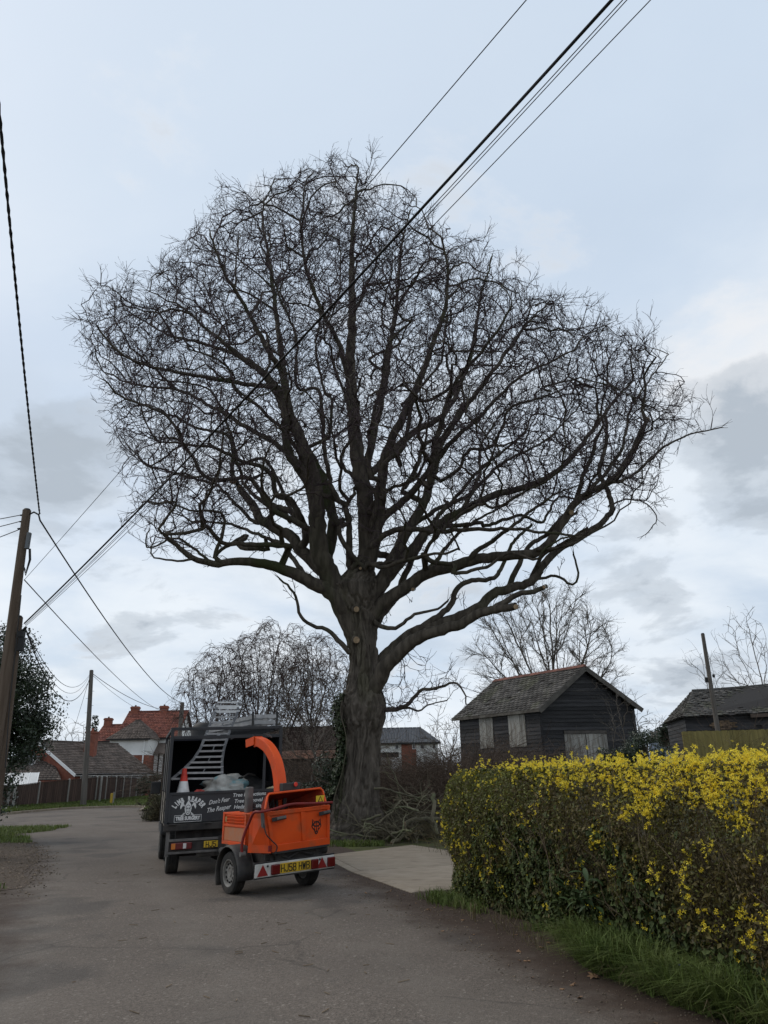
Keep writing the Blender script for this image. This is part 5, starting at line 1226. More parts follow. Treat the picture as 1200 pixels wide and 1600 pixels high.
# ---- white house with red roofs
def gable_house(ro,A,B,depth,ez,rz,roof,wall,rows,seed,ov=.3,z0=0,hip=0.):
    """A,B front eave corners (plan); ridge parallel to AB"""
    A=Vector((A[0],A[1],0)); B=Vector((B[0],B[1],0)); d=(B-A).normalized(); n=Vector((-d.y,d.x,0)); C=B+n*depth; D=A+n*depth; Mi=A+n*depth/2; Mj=B+n*depth/2
    b=MB(); 
    gab=hip==0
    for p,q,g_ in ((A,B,0),(B,C,1),(C,D,0),(D,A,1)):
        if g_ and gab: b.add([V3(p,z0),V3(q,z0),V3(q,ez),V3((p+q)/2,rz-.08),V3(p,ez)],[(0,1,2,3,4)])
        else: b.add([V3(p,z0),V3(q,z0),V3(q,ez),V3(p,ez)],[(0,1,2,3)])
    b.build('wall',wall,ro)
    up=(rz-ez)/(depth/2); zl=ez-ov*up*.6; a,bb,c,dd=A-n*ov-d*ov,B-n*ov+d*ov,C+n*ov+d*ov,D+n*ov-d*ov; r0,r1=Mi-d*(ov-hip*(1)),Mj+d*(ov-hip)
    tiles('roof_tiles',V3(a,zl),V3(bb,zl),V3(r1,rz),V3(r0,rz),rows,.3,roof,ro,seed,.03,.005); tiles('roof_tiles',V3(c,zl),V3(dd,zl),V3(r0,rz),V3(r1,rz),rows,.3,roof,ro,seed+1,.03,.005)
    if not gab:
        tiles('roof_tiles',V3(dd,zl),V3(a,zl),V3(r0,rz),V3(r0,rz)+n*.01,rows,.3,roof,ro,seed+2,.03,.005); tiles('roof_tiles',V3(bb,zl),V3(c,zl),V3(r1,rz),V3(r1,rz)-n*.01,rows,.3,roof,ro,seed+3,.03,.005)
    b=MB(); b.add([V3(a,zl-.02),V3(bb,zl-.02),V3(r1,rz-.02),V3(r0,rz-.02)],[(0,1,2,3)]); b.add([V3(c,zl-.02),V3(dd,zl-.02),V3(r0,rz-.02),V3(r1,rz-.02)],[(0,1,2,3)]); b.build('roof_deck',TIMB,ro)
    b=MB(); b.bar(V3(a,zl-.06),V3(bb,zl-.06),.06,.14); b.build('gutter',BLK,ro)
    k=max(6,int((r1-r0).length/.45))
    for i in range(k): p=r0.lerp(r1,i/k+.002); q=r0.lerp(r1,(i+1)/k-.002); b=MB(); b.bar(V3(p,rz+.06),V3(q,rz+.06),.22,.1); b.build('ridge_tile',roof,ro)
    return d,n
def chimney(ro,px,py0,py1,Y,w=.4):
    t=W(px,py0,Y); q=W(px,py1,Y).z; b=MB(); b.box(-w,w,-w*.8,w*.8,q-1.2,t.z-.25); k=b.build('chimney',BRICK,ro,loc=(t.x,Y,0)); b=MB(); b.box(-w*1.15,w*1.15,-w*.95,w*.95,t.z-.25,t.z-.08); b.box(-w,w,-w*.8,w*.8,t.z-.08,t.z); b.build('chimney_cap',BRICK,k)
    b=MB(); b.cyl((0,0,t.z),(0,0,t.z+.16),.12,.1,8); b.build('chimney_pot',BRNT,k)
def white_house():
    ro=thing('white_house','tall white rendered house with red tiled roofs and two brick chimneys','house',(0,0,0)); Y=82
    A=W(184,1152,Y); B=W(274,1151,Y); ez=A.z; rz=W(230,1112,Y+3.6).z
    gable_house(ro,A,B,7.2,ez,rz,REDT,WHITE,16,51)
    chimney(ro,212,1104,1117,Y+3.6,.42); chimney(ro,257,1103,1118,Y+3.6,.42)
    # projecting hipped wing in front: white above, brick below
    Y2=78.4; A2=W(172,1153,Y2); B2=W(232,1153,Y2); e2=A2.z; zb=W(205,1180,Y2).z; r2=W(208,1126,Y2+2).z
    gable_house(ro,A2,B2,4.6,e2,r2,BRNT,WHITE,11,55,hip=2.0)
    b=MB(); b.box(A2.x-.03,B2.x+.03,Y2-.06,Y2+3,0,zb); b.build('brick_plinth',BRICK,ro)
    b=MB(); b.box(A2.x-.05,B2.x+.05,Y2-.09,Y2-.0,zb,zb+.12); b.build('bell_cast',WPNT,ro)
    b=MB(); b.box(B2.x-.42,B2.x-.3,Y2-.12,Y2-.02,1,e2-.2); b.build('downpipe',WPNT,ro)
    window(ro,(B2.x-.5,Y2-.065),(B2.x-.9,Y2-.065),e2-1.6,e2-.5,(0,-1,0),0) if False else None
    # left lower wing with red roof
    Y3=84; A3=W(149,1157,Y3); B3=W(184,1157,Y3); gable_house(ro,A3,B3,5.5,A3.z,W(165,1133,Y3+2.7).z,REDT,WHITE,10,59)
    chimney(ro,170,1122,1136,Y3+2.75,.4)
    # half timbered bay on the right
    P=W(237,1188,Y-1.2); Q=W(256,1188,Y-1.2); zt=W(245,1177,Y-1.2).z; b=MB(); b.box(P.x,Q.x+2,Y-1.2,Y,0,zt); b.build('bay_wall',WHITE,ro)
    b=MB(); b.add([(P.x-.3,Y-1.6,zt-.05),(Q.x+2.3,Y-1.6,zt-.05),(Q.x+2.3,Y-.02,zt+1.1),(P.x-.3,Y-.02,zt+1.1)],[(0,1,2,3)]); b.build('bay_roof',BRNT,ro)
    for i in range(5): b=MB(); x=P.x+.1+i*.55; b.box(x,x+.14,Y-1.24,Y-1.2,0,zt-.06); b.build('beam',TIMB,ro)
    window(ro,(W(240,1160,Y).x,Y-.01),(W(250,1160,Y).x,Y-.01),W(245,1172,Y).z,W(245,1158,Y).z,(0,-1,0),1)
white_house()
def mid_house():
    ro=thing('slate_roof_house','distant white and brick house with a wide dark slate roof right of the oak','house',(0,0,0)); Y=78
    A=W(560,1161,Y); B=W(684,1161,Y); ez=A.z; rz=W(640,1138,Y+3.5).z
    d,n=gable_house(ro,A,B,7,ez,rz,SLATE2,WHITE,14,61,z0=.5,hip=1.8)
    b=MB(); b.box(W(627,1165,Y).x,W(650,1165,Y).x,Y-.05,Y,.5,ez-.1); b.build('brick_bay',BRICK,ro)
    for a,c in ((617,623),(644,649),(656,663),(675,681)): p=W(a,1165,Y); q=W(c,1165,Y); window(ro,(p.x,Y-.06),(q.x,Y-.06),W(620,1171,Y).z,W(620,1163,Y).z,(0,-1,0),0)
mid_house()
def far_houses():
    ro=thing('grey_boarded_house','small far blue grey boarded house with white bargeboards beside the shed','house',(0,0,0)); Y=95
    P=W(1044,1158,Y); Q=W(1064,1158,Y); ap=W(1057,1139,Y).z; ez=W(1044,1150,Y).z; M=(P+Q)/2; b=MB(); b.add([(P.x,Y,0),(Q.x,Y,0),(Q.x,Y,ez),(M.x,Y,ap),(P.x,Y,ez)],[(0,1,2,3,4)]); b.add([(P.x,Y,0),(P.x,Y+6,0),(P.x,Y+6,ez),(P.x,Y,ez)],[(0,1,2,3)]); b.build('wall',BLUW,ro)
    b=MB(); o=.25; b.add([(P.x-.4,Y-o,ez-.3),(M.x,Y-o,ap+.08),(M.x,Y+7,ap+.08),(P.x-.4,Y+7,ez-.3)],[(0,1,2,3)]); b.add([(Q.x+.4,Y-o,ez-.3),(M.x,Y-o,ap+.08),(M.x,Y+7,ap+.08),(Q.x+.4,Y+7,ez-.3)],[(0,1,2,3)]); b.build('roof',BRNT,ro)
    for s,x in ((-1,P.x-.4),(1,Q.x+.4)): b=MB(); b.bar((x,Y-o-.03,ez-.33),(M.x,Y-o-.03,ap+.03),.05,.2); b.build('bargeboard',WPNT,ro)
    window(ro,(M.x-.1,Y-.01),(M.x+.8,Y-.01),ez-.6,ez+.1,(0,-1,0),1)
    b=MB(); x=W(1030,1158,Y+2); b.box(x.x,P.x,Y+2,Y+6,0,ez-.4); b.build('side_wall',BLUW,ro); b=MB(); b.add([(x.x-.3,Y+1.7,ez-.5),(P.x,Y+1.7,ez-.5),(P.x,Y+4,ap-.1),(x.x-.3,Y+4,ap-.1)],[(0,1,2,3)]); b.build('side_roof',BRNT,ro)
    ro=thing('brick_outbuilding','brown roofed brick building behind the truck and the mossy tree','house',(0,0,0)); Y=56
    A=W(390,1172,Y); B=W(520,1172,Y); gable_house(ro,A,B,8,A.z,W(450,1138,Y+4).z,mat('dark_brown_tile',(.062,.047,.038),(.085,.065,.052),sc=1.2,rough=.9,island=.3),BRICK,14,71,z0=.0)
    ro=thing('timber_shed','dark timber shed with a lean orange pantile roof between truck and oak','shed',(0,0,0)); Y=34
    A=W(436,1186,Y); B=W(540,1186,Y); z1=A.z; zr=W(480,1173,Y+1.6).z
    planks((A.x,Y),(B.x,Y),0,z1,26,mat('grey_brown_board',(.065,.055,.047),(.095,.082,.07),sc=3,rough=.9,rnd=.3,stretch=(5,5,.6)),ro,72,name='board'); b=MB(); b.box(A.x+.03,B.x-.03,Y+.02,Y+3,0,z1-.02); b.build('wall',TIMB,ro)
    tiles('roof_tiles',(A.x-.2,Y-.25,z1-.03),(B.x+.2,Y-.25,z1-.03),(B.x+.2,Y+1.6,zr),(A.x-.2,Y+1.6,zr),7,.22,PANT,ro,73,.02,.006); b=MB(); b.add([(A.x-.2,Y-.25,z1-.06),(B.x+.2,Y-.25,z1-.06),(B.x+.2,Y+1.6,zr-.03),(A.x-.2,Y+1.6,zr-.03)],[(0,1,2,3)]); b.add([(A.x-.2,Y+3.3,z1-.06),(B.x+.2,Y+3.3,z1-.06),(B.x+.2,Y+1.6,zr-.03),(A.x-.2,Y+1.6,zr-.03)],[(0,1,2,3)]); b.build('roof_deck',TIMB,ro)
    # a weathered gate with a dark top rail just right of the oak
    ro=thing('field_gate','weathered plank gate under a dark beam just right of the oak trunk','gate',(0,0,0)); Y=32; A=W(584,1182,Y); B=W(612,1182,Y); planks((A.x,Y),(B.x,Y),.6,A.z-.05,7,WEAT,ro,74); b=MB(); b.bar((A.x-.2,Y-.05,A.z+.05),(B.x+.3,Y-.05,A.z+.05),.14,.2); b.build('beam',TIMB,ro)
far_houses()

# ---- poles
def pole(name,label,top,bot,r0,r1,m,group=None,steps=0,fin=True):
    ro=thing(name,label,'pole',bot,0,group); t=Vector(top)-Vector(bot); b=MB(); b.tube([(0,0,-.1),t*.5+Vector((.02,.01,0)),t],[r1,(r0+r1)/2,r0],14); b.build('shaft',m,ro,50)
    b=MB(); b.cyl(t,t+Vector((0,0,.05)),r0*1.05,r0*.7,14); b.build('cap',BLK,ro)
    for i in range(steps):
        u=.45+.5*i/steps; p=t*u; s=1 if i%2 else -1; c=MB(); c.cyl(p,p+Vector((s*(r0+.14),0,0)),.012,None,6); c.build('step_iron',STEEL,ro)
    return ro
pt=W(42,798,18); pb=Vector((W(-30,1330,18).x,18,0)); PL=pole('telegraph_pole','tall brown wooden pole leaning at the left edge carrying the thick cable',pt,pb,.105,.15,POLE)
def pole_bits():
    # bracket loop at the head, insulators, small junction box
    L=lambda p: Vector(p)-pb
    b=MB(); b.tube([L(pt)+Vector((.08,-.02,-.12)),L(pt)+Vector((.22,-.05,-.06)),L(pt)+Vector((.36,-.06,-.14)),L(pt)+Vector((.42,-.06,-.3))],.022,8); b.build('bracket',BLK,PL)
    p=W(44,845,17.85); b=MB(); b.box(-.045,.045,-.05,.05,-.22,.22); b.build('junction_box',mat('grey_plastic',(.12,.13,.14),rough=.5),PL,bevel=.01,loc=L(p))
    b=MB(); q=W(43,872,17.85); 
    for k in range(3): b.tube([L(q)+Vector((.02*k,0,.25)),L(q)+Vector((.06+.02*k,-.02,-.05)),L(q)+Vector((.03,-.02,-.35-.06*k)),L(q)+Vector((-.07,0,-.2))],.012,6)
    b.build('cable_loop',BLK,PL)
    for px,py in ((35,805),(34,815),(31,826)):
        p=W(px,py,17.95); b=MB(); b.cyl(L(p)+Vector((.03,0,0)),L(p)+Vector((-.06,0,.0)),.03,.02,8); b.build('insulator',BLK,PL)
    b=MB(); b.tube([L(W(33,930,17.82)),L(W(26,1000,17.8)),L(W(15,1100,17.78)),L(W(8,1200,17.76))],.012,6); b.build('cable_run',BLK,PL)
pole_bits()
p2t=W(28,965,18.25); p2b=Vector((W(-17,1330,18.3).x,18.3,0)); P2=pole('stub_pole','shorter wooden pole standing against the tall leaning one at the left edge',p2t,p2b,.12,.14,POLE)
b=MB(); p=W(34,988,18.05)-p2b; b.box(-.07,.07,-.07,.07,-.12,.02); b.cyl((0,0,.02),(.12,-.05,.12),.04,.03,8); b.build('cable_clamp',BLK,P2,loc=p); p=W(34,1000,18.05)-p2b; b=MB(); b.box(-.07,.07,-.06,.06,-.28,.06); b.build('junction_box',BLK,P2,loc=p,bevel=.01)
f2t=W(143,1048,50); f2b=Vector((W(131,1250,50).x,50,.2)); pole('telegraph_pole','straight grey pole with step irons at the fence by the bend',f2t,f2b,.13,.19,POLEG,steps=9)
f3t=W(285,1098,75); f3b=Vector((f3t.x-.1,75,0)); pole('telegraph_pole','distant pole just showing behind the left corner of the truck',f3t,f3b,.2,.24,POLEG)
f4t=W(1098,991,33); f4b=Vector((W(1114,1128,33).x+.1,33,.9)); P4=pole('telegraph_pole','short grey pole leaning beside the right hand shed',f4t,f4b,.08,.12,POLEG)
b=MB(); p=Vector(W(1105,1062,32.9))-f4b; b.box(-.09,.02,-.05,.05,-.12,.1); b.build('switch_box',BLK,P4,loc=p)
def wire(name,label,a,b_,sag,r,n=26,cat='cable',group=None,m=None,twist=False):
    a=Vector(a); b_=Vector(b_); mb=MB(); pts=[a.lerp(b_,i/n)+Vector((0,0,-sag*4*(i/n)*(1-i/n))) for i in range(n+1)]
    if twist:
        for ph in (0,math.pi):
            q=[p+Vector((math.cos(i*1.9+ph),math.sin(i*1.9+ph),math.cos(i*1.9+ph)))*r*.42 for i,p in enumerate([a.lerp(b_,j/(n*3))+Vector((0,0,-sag*4*(j/(n*3))*(1-j/(n*3)))) for j in range(n*3+1)])]; mb.tube(q,r*.72,6)
    else: mb.tube(pts,r,6)
    o=mb.build(name,m or WIRE,None,60); return tag(o,label,cat,group)
WIRE=mat('black_cable',(.016,.016,.018),rough=.6); WIREG=mat('grey_wire',(.06,.06,.065),rough=.6)
hd=pt+Vector((.42,-.06,-.3)); clampp=W(38,974,18.0)
def thru(a,px,py,Y,ext): # continue a span from a through a sight point at distance Y and on beyond it
    q=W(px,py,Y); return Vector(a)+(q-Vector(a))*ext
wire('power_cable','thick twisted cable hanging from the top left down to the head of the leaning pole',W(62,803,17.9),thru(W(62,803,17.9),-1,135,6.4,1.35),.16,.021,40,twist=True)
wire('power_cable','thick cable running from the leaning pole head to the distant pole behind the truck',hd,f3t,.9,.022)
wire('power_cable','thickest black cable crossing the oak crown to the upper right',clampp,thru(clampp,913,0,5.2,1.5),.42,.019,34)
wire('service_wire','thin wire just right of the thickest cable over the oak',clampp+Vector((.02,0,-.03)),thru(clampp,921,0,5.0,1.5),.46,.0055,34)
wire('service_wire','second thin wire close beside the thickest cable over the oak',clampp+Vector((.03,0,-.05)),thru(clampp,925,0,5.3,1.5),.50,.0055,34)
wire('service_wire','outermost thin wire right of the cable bundle at the top',clampp+Vector((.04,0,-.08)),thru(clampp,963,0,5.2,1.5),.44,.0055,34)
mid=W(38,906,17.9)
wire('service_wire','lone thin wire running left of the bundle through the top of the oak',mid,thru(mid,809,0,5.4,1.5),.15,.0065,34)
wire('service_wire','thin wire falling from the middle of the leaning pole to the white house',mid,W(255,1112,80),.5,.014,m=WIREG)
c2=clampp+Vector((.03,0,-.1))
wire('service_wire','lowest sagging wire from the stub pole to the pole by the fence',c2,f2t+Vector((-.05,-.1,-.7)),1.55,.017)
wire('service_wire','upper of two slack wires from the stub pole to the pole by the fence',c2,f2t+Vector((-.05,-.1,-.25)),1.15,.011,m=WIREG)
wire('service_wire','lower of two slack wires from the stub pole to the pole by the fence',c2,f2t+Vector((-.05,-.1,-.35)),1.38,.009,m=WIREG)
wire('service_wire','thicker wire from the pole by the fence to the distant pole',f2t+Vector((.1,0,-.2)),f3t+Vector((0,0,-.8)),.7,.02,m=WIREG)
wire('service_wire','faint wire from the pole by the fence to the roof of the white house',f2t+Vector((.1,0,-.3)),W(240,1117,80),.4,.012,m=WIREG)
wire('stay_wire','thin stay wire dropping left from the head of the pole by the fence',f2t+Vector((-.1,0,-.6)),W(112,1150,56),.1,.012,m=WIREG)
for i,(x,y,yy,lab) in enumerate(((36,804,813,'topmost'),(34,814,829,'middle'),(31,827,858,'lowest'))): wire('service_wire',lab+' of three wires leaving the leaning pole to the left edge',W(x,y,17.95),Vector(W(x,y,17.95)).lerp(W(-12,yy+(yy-y)*.35,19),1.0)+Vector((-3.,.6,-.06-.1*i)),.05,.011)
wire('stay_wire','thin guy wire with insulator slanting from the pole beside the right shed',W(1101,1003,32.95),W(1122,1075,32.3),.0,.007,m=WIREG)
b=MB(); p=W(1115,1056,32.5); b.lathe([(0,-.08),(.05,-.06),(.06,0),(.05,.06),(0,.08)],10); tag(b.build('guy_insulator',BLK,None,60,loc=p),'small dark insulator on the guy wire beside the right shed','insulator')

# ================================================================== THE TRUCK AND THE CHIPPER
BLACKP=mat('black_truck_paint',(.020,.021,.024),(.032,.032,.034),sc=2,rough=.55,spec=.4,col3=(.05,.047,.043),sc3=3,lo3=.6,hi3=.85)
BLACKI=mat('dark_box_lining',(.012,.013,.018),(.018,.019,.024),sc=2,rough=.8)
SIDEP=mat('weathered_side_panel',(.16,.155,.15),(.07,.068,.068),sc=2.2,rough=.8,stretch=(1,1,.35),rnd=.2)
SIDEW=mat('weathered_side_plank',(.30,.27,.23),(.18,.16,.13),sc=3,rough=.9,stretch=(1,1,4),rnd=.25,bump=.3)
CHAS=mat('chassis_black',(.022,.021,.020),(.045,.04,.036),sc=6,rough=.8)
TYRE=mat('tyre_rubber',(.022,.021,.020),(.055,.048,.040),sc=5,rough=.9,lo=.42,hi=.75,bump=.2)
RIM=mat('dusty_steel_rim',(.17,.155,.135),(.26,.25,.23),sc=9,rough=.65,metal=.3)
RIMD=mat('rim_hole',(.012,.011,.010),rough=.9)
ORNG=mat('chipper_orange',(.70,.080,.008),(.60,.066,.008),sc=2.5,rough=.5,spec=.3,col3=(.30,.085,.035),sc3=3.2,lo3=.52,hi3=.78)
ORND=mat('faded_dusty_orange',(.46,.15,.06),(.40,.18,.10),sc=5,rough=.7)
REDB=mat('dark_red_bar',(.20,.018,.015),(.15,.016,.014),sc=5,rough=.5)
REDI=mat('hopper_inside_red',(.30,.035,.012),(.16,.028,.015),sc=4,rough=.75)
BLKP=mat('black_plastic',(.025,.025,.026),(.04,.038,.036),sc=6,rough=.6); MUDG=mat('mudguard_black',(.035,.034,.033),(.075,.068,.06),sc=4,rough=.65)
LWHT=mat('lettering_white',(.62,.62,.60),rough=.6); PLATE=mat('plate_yellow',(.62,.40,.03),(.5,.31,.03),sc=8,rough=.4); INK=mat('plate_black',(.015,.015,.015),rough=.5)
LENR=mat('red_lens',(.11,.008,.008),rough=.2,spec=.6); LENA=mat('amber_lens',(.50,.15,.02),rough=.2,spec=.6); LENW=mat('clear_lens',(.55,.53,.50),rough=.2,spec=.6); BOARDW=mat('white_light_board',(.60,.59,.56),(.45,.43,.39),sc=6,rough=.5)
REFL=mat('red_reflector',(.24,.014,.012),rough=.4,spec=.6); BALU=mat('bright_aluminium',(.62,.62,.61),(.5,.5,.5),sc=8,rough=.5,metal=.2); ALU=mat('aluminium',(.36,.36,.36),(.27,.27,.27),sc=8,rough=.5,metal=.4); GALV=mat('galvanised_tube',(.16,.15,.14),(.10,.095,.09),sc=7,rough=.6,metal=.3)
CONR=mat('cone_red',(.62,.05,.03),(.5,.045,.03),sc=6,rough=.5); CONW=mat('cone_white',(.68,.68,.66),(.5,.49,.47),sc=6,rough=.5); SACK=mat('sack_white',(.42,.42,.39),(.27,.27,.25),sc=6,rough=.8,col3=(.16,.28,.30),sc3=3.5,lo3=.56,hi3=.62); WARN=mat('warning_yellow',(.62,.45,.03),rough=.5)
def text_verts(s,size,bold=0,shear=0,align='CENTER',ext=.0,space=1):
    c=bpy.data.curves.new('text','FONT'); c.body=s; c.size=size; c.offset=bold; c.shear=shear; c.align_x=align; c.align_y='CENTER'; c.extrude=max(ext,.0015); c.resolution_u=3; c.space_character=space
    o=bpy.data.objects.new('text',c); COL.objects.link(o); bpy.context.view_layer.update(); dg=bpy.context.evaluated_depsgraph_get(); e=o.evaluated_get(dg); me=e.to_mesh()
    v=[tuple(x.co) for x in me.vertices]; f=[tuple(p.vertices) for p in me.polygons]; e.to_mesh_clear(); bpy.data.objects.remove(o); bpy.data.curves.remove(c); return v,f
STROKES={'H':[[(0,0),(0,1)],[(1,0),(1,1)],[(0,.5),(1,.5)]],'J':[[(1,1),(1,.25),(.75,0),(.25,0),(0,.25)]],'5':[[(.95,1),(.08,1),(.04,.56),(.7,.58),(1,.4),(1,.16),(.75,0),(.2,0),(0,.14)]],
 '8':[[(.2,.54),(.02,.7),(.02,.86),(.2,1),(.8,1),(.98,.86),(.98,.7),(.8,.54),(.2,.54),(0,.38),(0,.15),(.2,0),(.8,0),(1,.15),(1,.38),(.8,.54)]],'W':[[(0,1),(.22,0),(.5,.8),(.78,0),(1,1)]],'B':[[(0,0),(0,1),(.75,1),(.95,.88),(.95,.66),(.75,.53),(0,.53)],[(.75,.53),(1,.38),(1,.14),(.78,0),(0,0)]]}
def plate_text(b,s,x,z,y,h,w,adv,t=.0125):
    for ch in s:
        for pl in STROKES.get(ch,[]):
            for k,(p,q) in enumerate(zip(pl[:-1],pl[1:])):
                P=Vector((x+p[0]*w,0,z+p[1]*h)); Q=Vector((x+q[0]*w,0,z+q[1]*h)); d=(Q-P).normalized()*t*.45; b.bar(P-d+Vector((0,y-.0004*k,0)),Q+d+Vector((0,y-.0004*k,0)),.003,t,(0,1,0)) if False else b.bar(P-d+Vector((0,y-.0003*k,0)),Q+d+Vector((0,y-.0003*k,0)),t,.003,(0,1,0))
        x+=adv if ch!=' ' else adv*.55
class Frame:
    def __init__(s,org,yaw): s.o=Vector((org[0],org[1],0)); s.r=Vector((math.cos(yaw),math.sin(yaw),0)); s.f=Vector((-math.sin(yaw),math.cos(yaw),0)); s.yaw=yaw
    def L(s,px,py,ax,val):
        o=Vector((0,0,EYE))-s.o; d=Vector(ray(px,py)); q=lambda v: Vector((v.dot(s.r),v.dot(s.f),v.z)); o=q(o); d=q(d); t=(val-o[ax])/d[ax]; return o+d*t
    def Wd(s,p): return s.o+s.r*p[0]+s.f*p[1]+Vector((0,0,p[2]))
def wheel(root,x,y,r,w,side,name='wheel',n=40):
    """side -1: outer face towards -x"""
    wr=bpy.data.objects.new(name,None); COL.objects.link(wr); wr.parent=root; wr.location=(x,y,r)
    b=MB(); s=w/2; R1=r; prof=[(r*.62,-s*.75),(r*.66,-s*.98),(r*.82,-s*1.04),(r*.94,-s*.95),(r*.985,-s*.72)]
    for k in range(4): a=-s*.72+k*s*.36; prof+=[(R1,a+.006),(R1,a+s*.30),(R1-.012,a+s*.31),(R1-.012,a+s*.355)]
    prof+=[(r*.985,s*.74),(r*.94,s*.95),(r*.82,s*1.04),(r*.66,s*.98),(r*.62,s*.75)]
    b.lathe(prof,n,0,axis='x'); b.build('tyre',TYRE,wr,35)
    q=side; b=MB(); b.lathe([(r*.63,q*s*.74),(r*.645,q*s*.96),(r*.60,q*s*.92),(r*.56,q*s*.55),(r*.50,q*s*.50),(r*.34,q*s*.62),(r*.25,q*s*.60),(r*.22,q*s*.50),(.0,q*s*.50)],n,0,axis='x')
    b.lathe([(r*.63,-q*s*.74),(r*.5,-q*s*.2),(0,-q*s*.2)],n,0,axis='x'); rm=b.build('rim',RIM,wr,35)
    b=MB()
    for i in range(12):
        t=2*math.pi*i/12; c=Vector((q*s*.565,math.cos(t)*r*.435,math.sin(t)*r*.435)); tr=Vector((0,-math.sin(t),math.cos(t))); rd=Vector((0,math.cos(t),math.sin(t))); pts=[c+tr*math.cos(u)*r*.065+rd*math.sin(u)*r*.05 for u in [k*math.pi/5 for k in range(10)]]
        b.prism(pts,(-q*.02,0,0),(q*.012,0,0))
    b.build('rim_hole',RIMD,rm)
    b=MB(); b.cyl((q*s*.45,0,0),(q*s*.72,0,0),r*.2,r*.17,16); 
    for i in range(5): t=2*math.pi*i/5; b.cyl((q*s*.5,math.cos(t)*r*.27,math.sin(t)*r*.27),(q*s*.68,math.cos(t)*r*.27,math.sin(t)*r*.27),.012,None,6)
    b.build('hub',RIM,wr,40)
    return wr
def shear_tree(root,k,x0=0):
    for o in root.children:
        if o.name.startswith(('wheel','axle')): continue
        for q in [o]+list(o.children_recursive):
            if q.type!='MESH': continue
            ox=q.location.x
            for v in q.data.vertices: v.co.z+=k*(v.co.x+ox-x0)
TF=Frame((-4.053,14.2),R(18))
def truck():
    ro=thing('tipper_truck','black tree surgeons tipper truck with white lettering on its tailgate and open caged box','truck',TF.o,TF.yaw)
    Wd=2.05; L=2.95; z0,z1,zr,zt=.84,1.42,2.40,2.58
    L_=lambda px,py,y=-.04: TF.L(px,py,1,y)
    b=MB(); b.box(.03,Wd-.03,.03,L,z0-.02,z0+.04); b.build('load_bed',CHAS,ro)
    # tailgate: pressed panel with frame
    b=MB(); b.box(.05,Wd-.05,-.02,.02,z0+.07,z1); b.build('tailgate',BLACKP,ro,bevel=.006)
    b=MB(); b.box(.03,Wd-.03,-.035,-.021,z1-.035,z1+.012); b.box(.03,.075,-.035,-.021,z0+.085,z1-.037); b.box(Wd-.075,Wd-.03,-.035,-.021,z0+.085,z1-.037); b.build('tailgate_frame',BLACKP,ro,bevel=.004)
    b=MB(); b.box(-.03,Wd+.03,-.07,.02,z0-.06,z0+.06); b.build('rear_sill',CHAS,ro,bevel=.01)
    for x in (.12,.75,1.4,1.93): b=MB(); b.cyl((x-.06,-.075,z0+.05),(x+.06,-.075,z0+.05),.018,None,8); b.build('hinge',CHAS,ro)
    # uprights, roof rails
    for x in (-.03,Wd-.03): b=MB(); b.box(x,x+.06,-.03,.03,z0+.06,zt); b.build('corner_post',BLACKP,ro,bevel=.006)
    for x in (-.03,Wd-.03): b=MB(); b.box(x,x+.06,L-.03,L+.03,z0,zt); b.build('corner_post',BLACKP,ro,bevel=.006)
    b=MB(); b.box(.03,Wd-.03,-.025,.025,zt-.055,zt); b.build('top_rail',BLACKP,ro,bevel=.005)
    b=MB(); b.box(.03,Wd-.03,-.02,.03,zr-.035,zr+.025); b.build('roof_header',BLACKP,ro,bevel=.005)
    for x in (-.03,Wd-.03): b=MB(); b.box(x+.005,x+.055,.03,L-.03,zt-.055,zt); b.build('side_rail',BLACKP,ro)
    for i in range(5): y=.65+i*.5; b=MB(); b.box(1.15,Wd-.03,y,y+.04,zt-.05,zt-.01); b.build('rack_bar',BLACKP,ro)
    b=MB(); b.box(.0,Wd,.95,L,zr-.02,zr+.01); b.box(Wd*.58,Wd,.03,.95,zr-.02,zr+.01); b.build('roof',BLACKI,ro)
    b=MB(); b.box(.0,Wd,L-.02,L+.02,z0+.04,zr-.02); b.build('bulkhead',BLACKI,ro)
    for s,x in ((0,-.012),(1,Wd-.012)):
        b=MB(); b.box(x,x+.024,.03,L-.03,z1+.02,zr); b.build('side_panel',SIDEP if s==0 else BLACKP,ro)
        b=MB(); xi=x+.026 if s==0 else x-.006; b.box(xi,xi+.004,.03,L-.03,z0+.05,zr-.021); b.build('side_lining',BLACKI,ro)
        for k in range(3): b=MB(); zz=z0+.02+k*.19; b.box(x-.012,x+.02,.02,L-.03,zz,zz+.178); b.build('side_plank',SIDEW if s==0 else BLACKP,ro,bevel=.006)
        for k in range(3): y=.3+k*1.1; b=MB(); b.box(x-.03 if s==0 else x+.026,x-.013 if s==0 else x+.043,y,y+.05,z0,zr); b.build('side_strap',CHAS,ro)
    b=MB(); b.box(Wd-.32,Wd-.27,.02,.06,z1,zr-.04); b.build('inner_post',BLACKP,ro)
    for k in range(3): b=MB(); b.box(-.045,-.02,.06+k*.0,.14,z0+.08+k*.19,z0+.12+k*.19); b.build('latch',CHAS,ro)
    # chassis, under-run frame, lights, plates
    b=MB(); b.box(.55,.65,.1,4.3,.50,.72); b.box(1.4,1.5,.1,4.3,.50,.72); b.box(.2,1.85,.15,.3,.55,.78); b.build('chassis_rail',CHAS,ro)
    b=MB(); b.box(.04,Wd-.04,-.02,.04,.60,.645); b.box(.04,Wd-.04,-.02,.04,.395,.435); b.box(.04,.085,-.02,.04,.435,.60); b.box(Wd-.085,Wd-.04,-.02,.04,.435,.60); b.build('underrun_frame',GALV,ro,bevel=.006)
    b=MB(); b.box(.03,.09,0,.06,.36,z0-.03); b.box(Wd-.09,Wd-.03,0,.06,.36,z0-.03); b.build('mudguard_stay',GALV,ro)
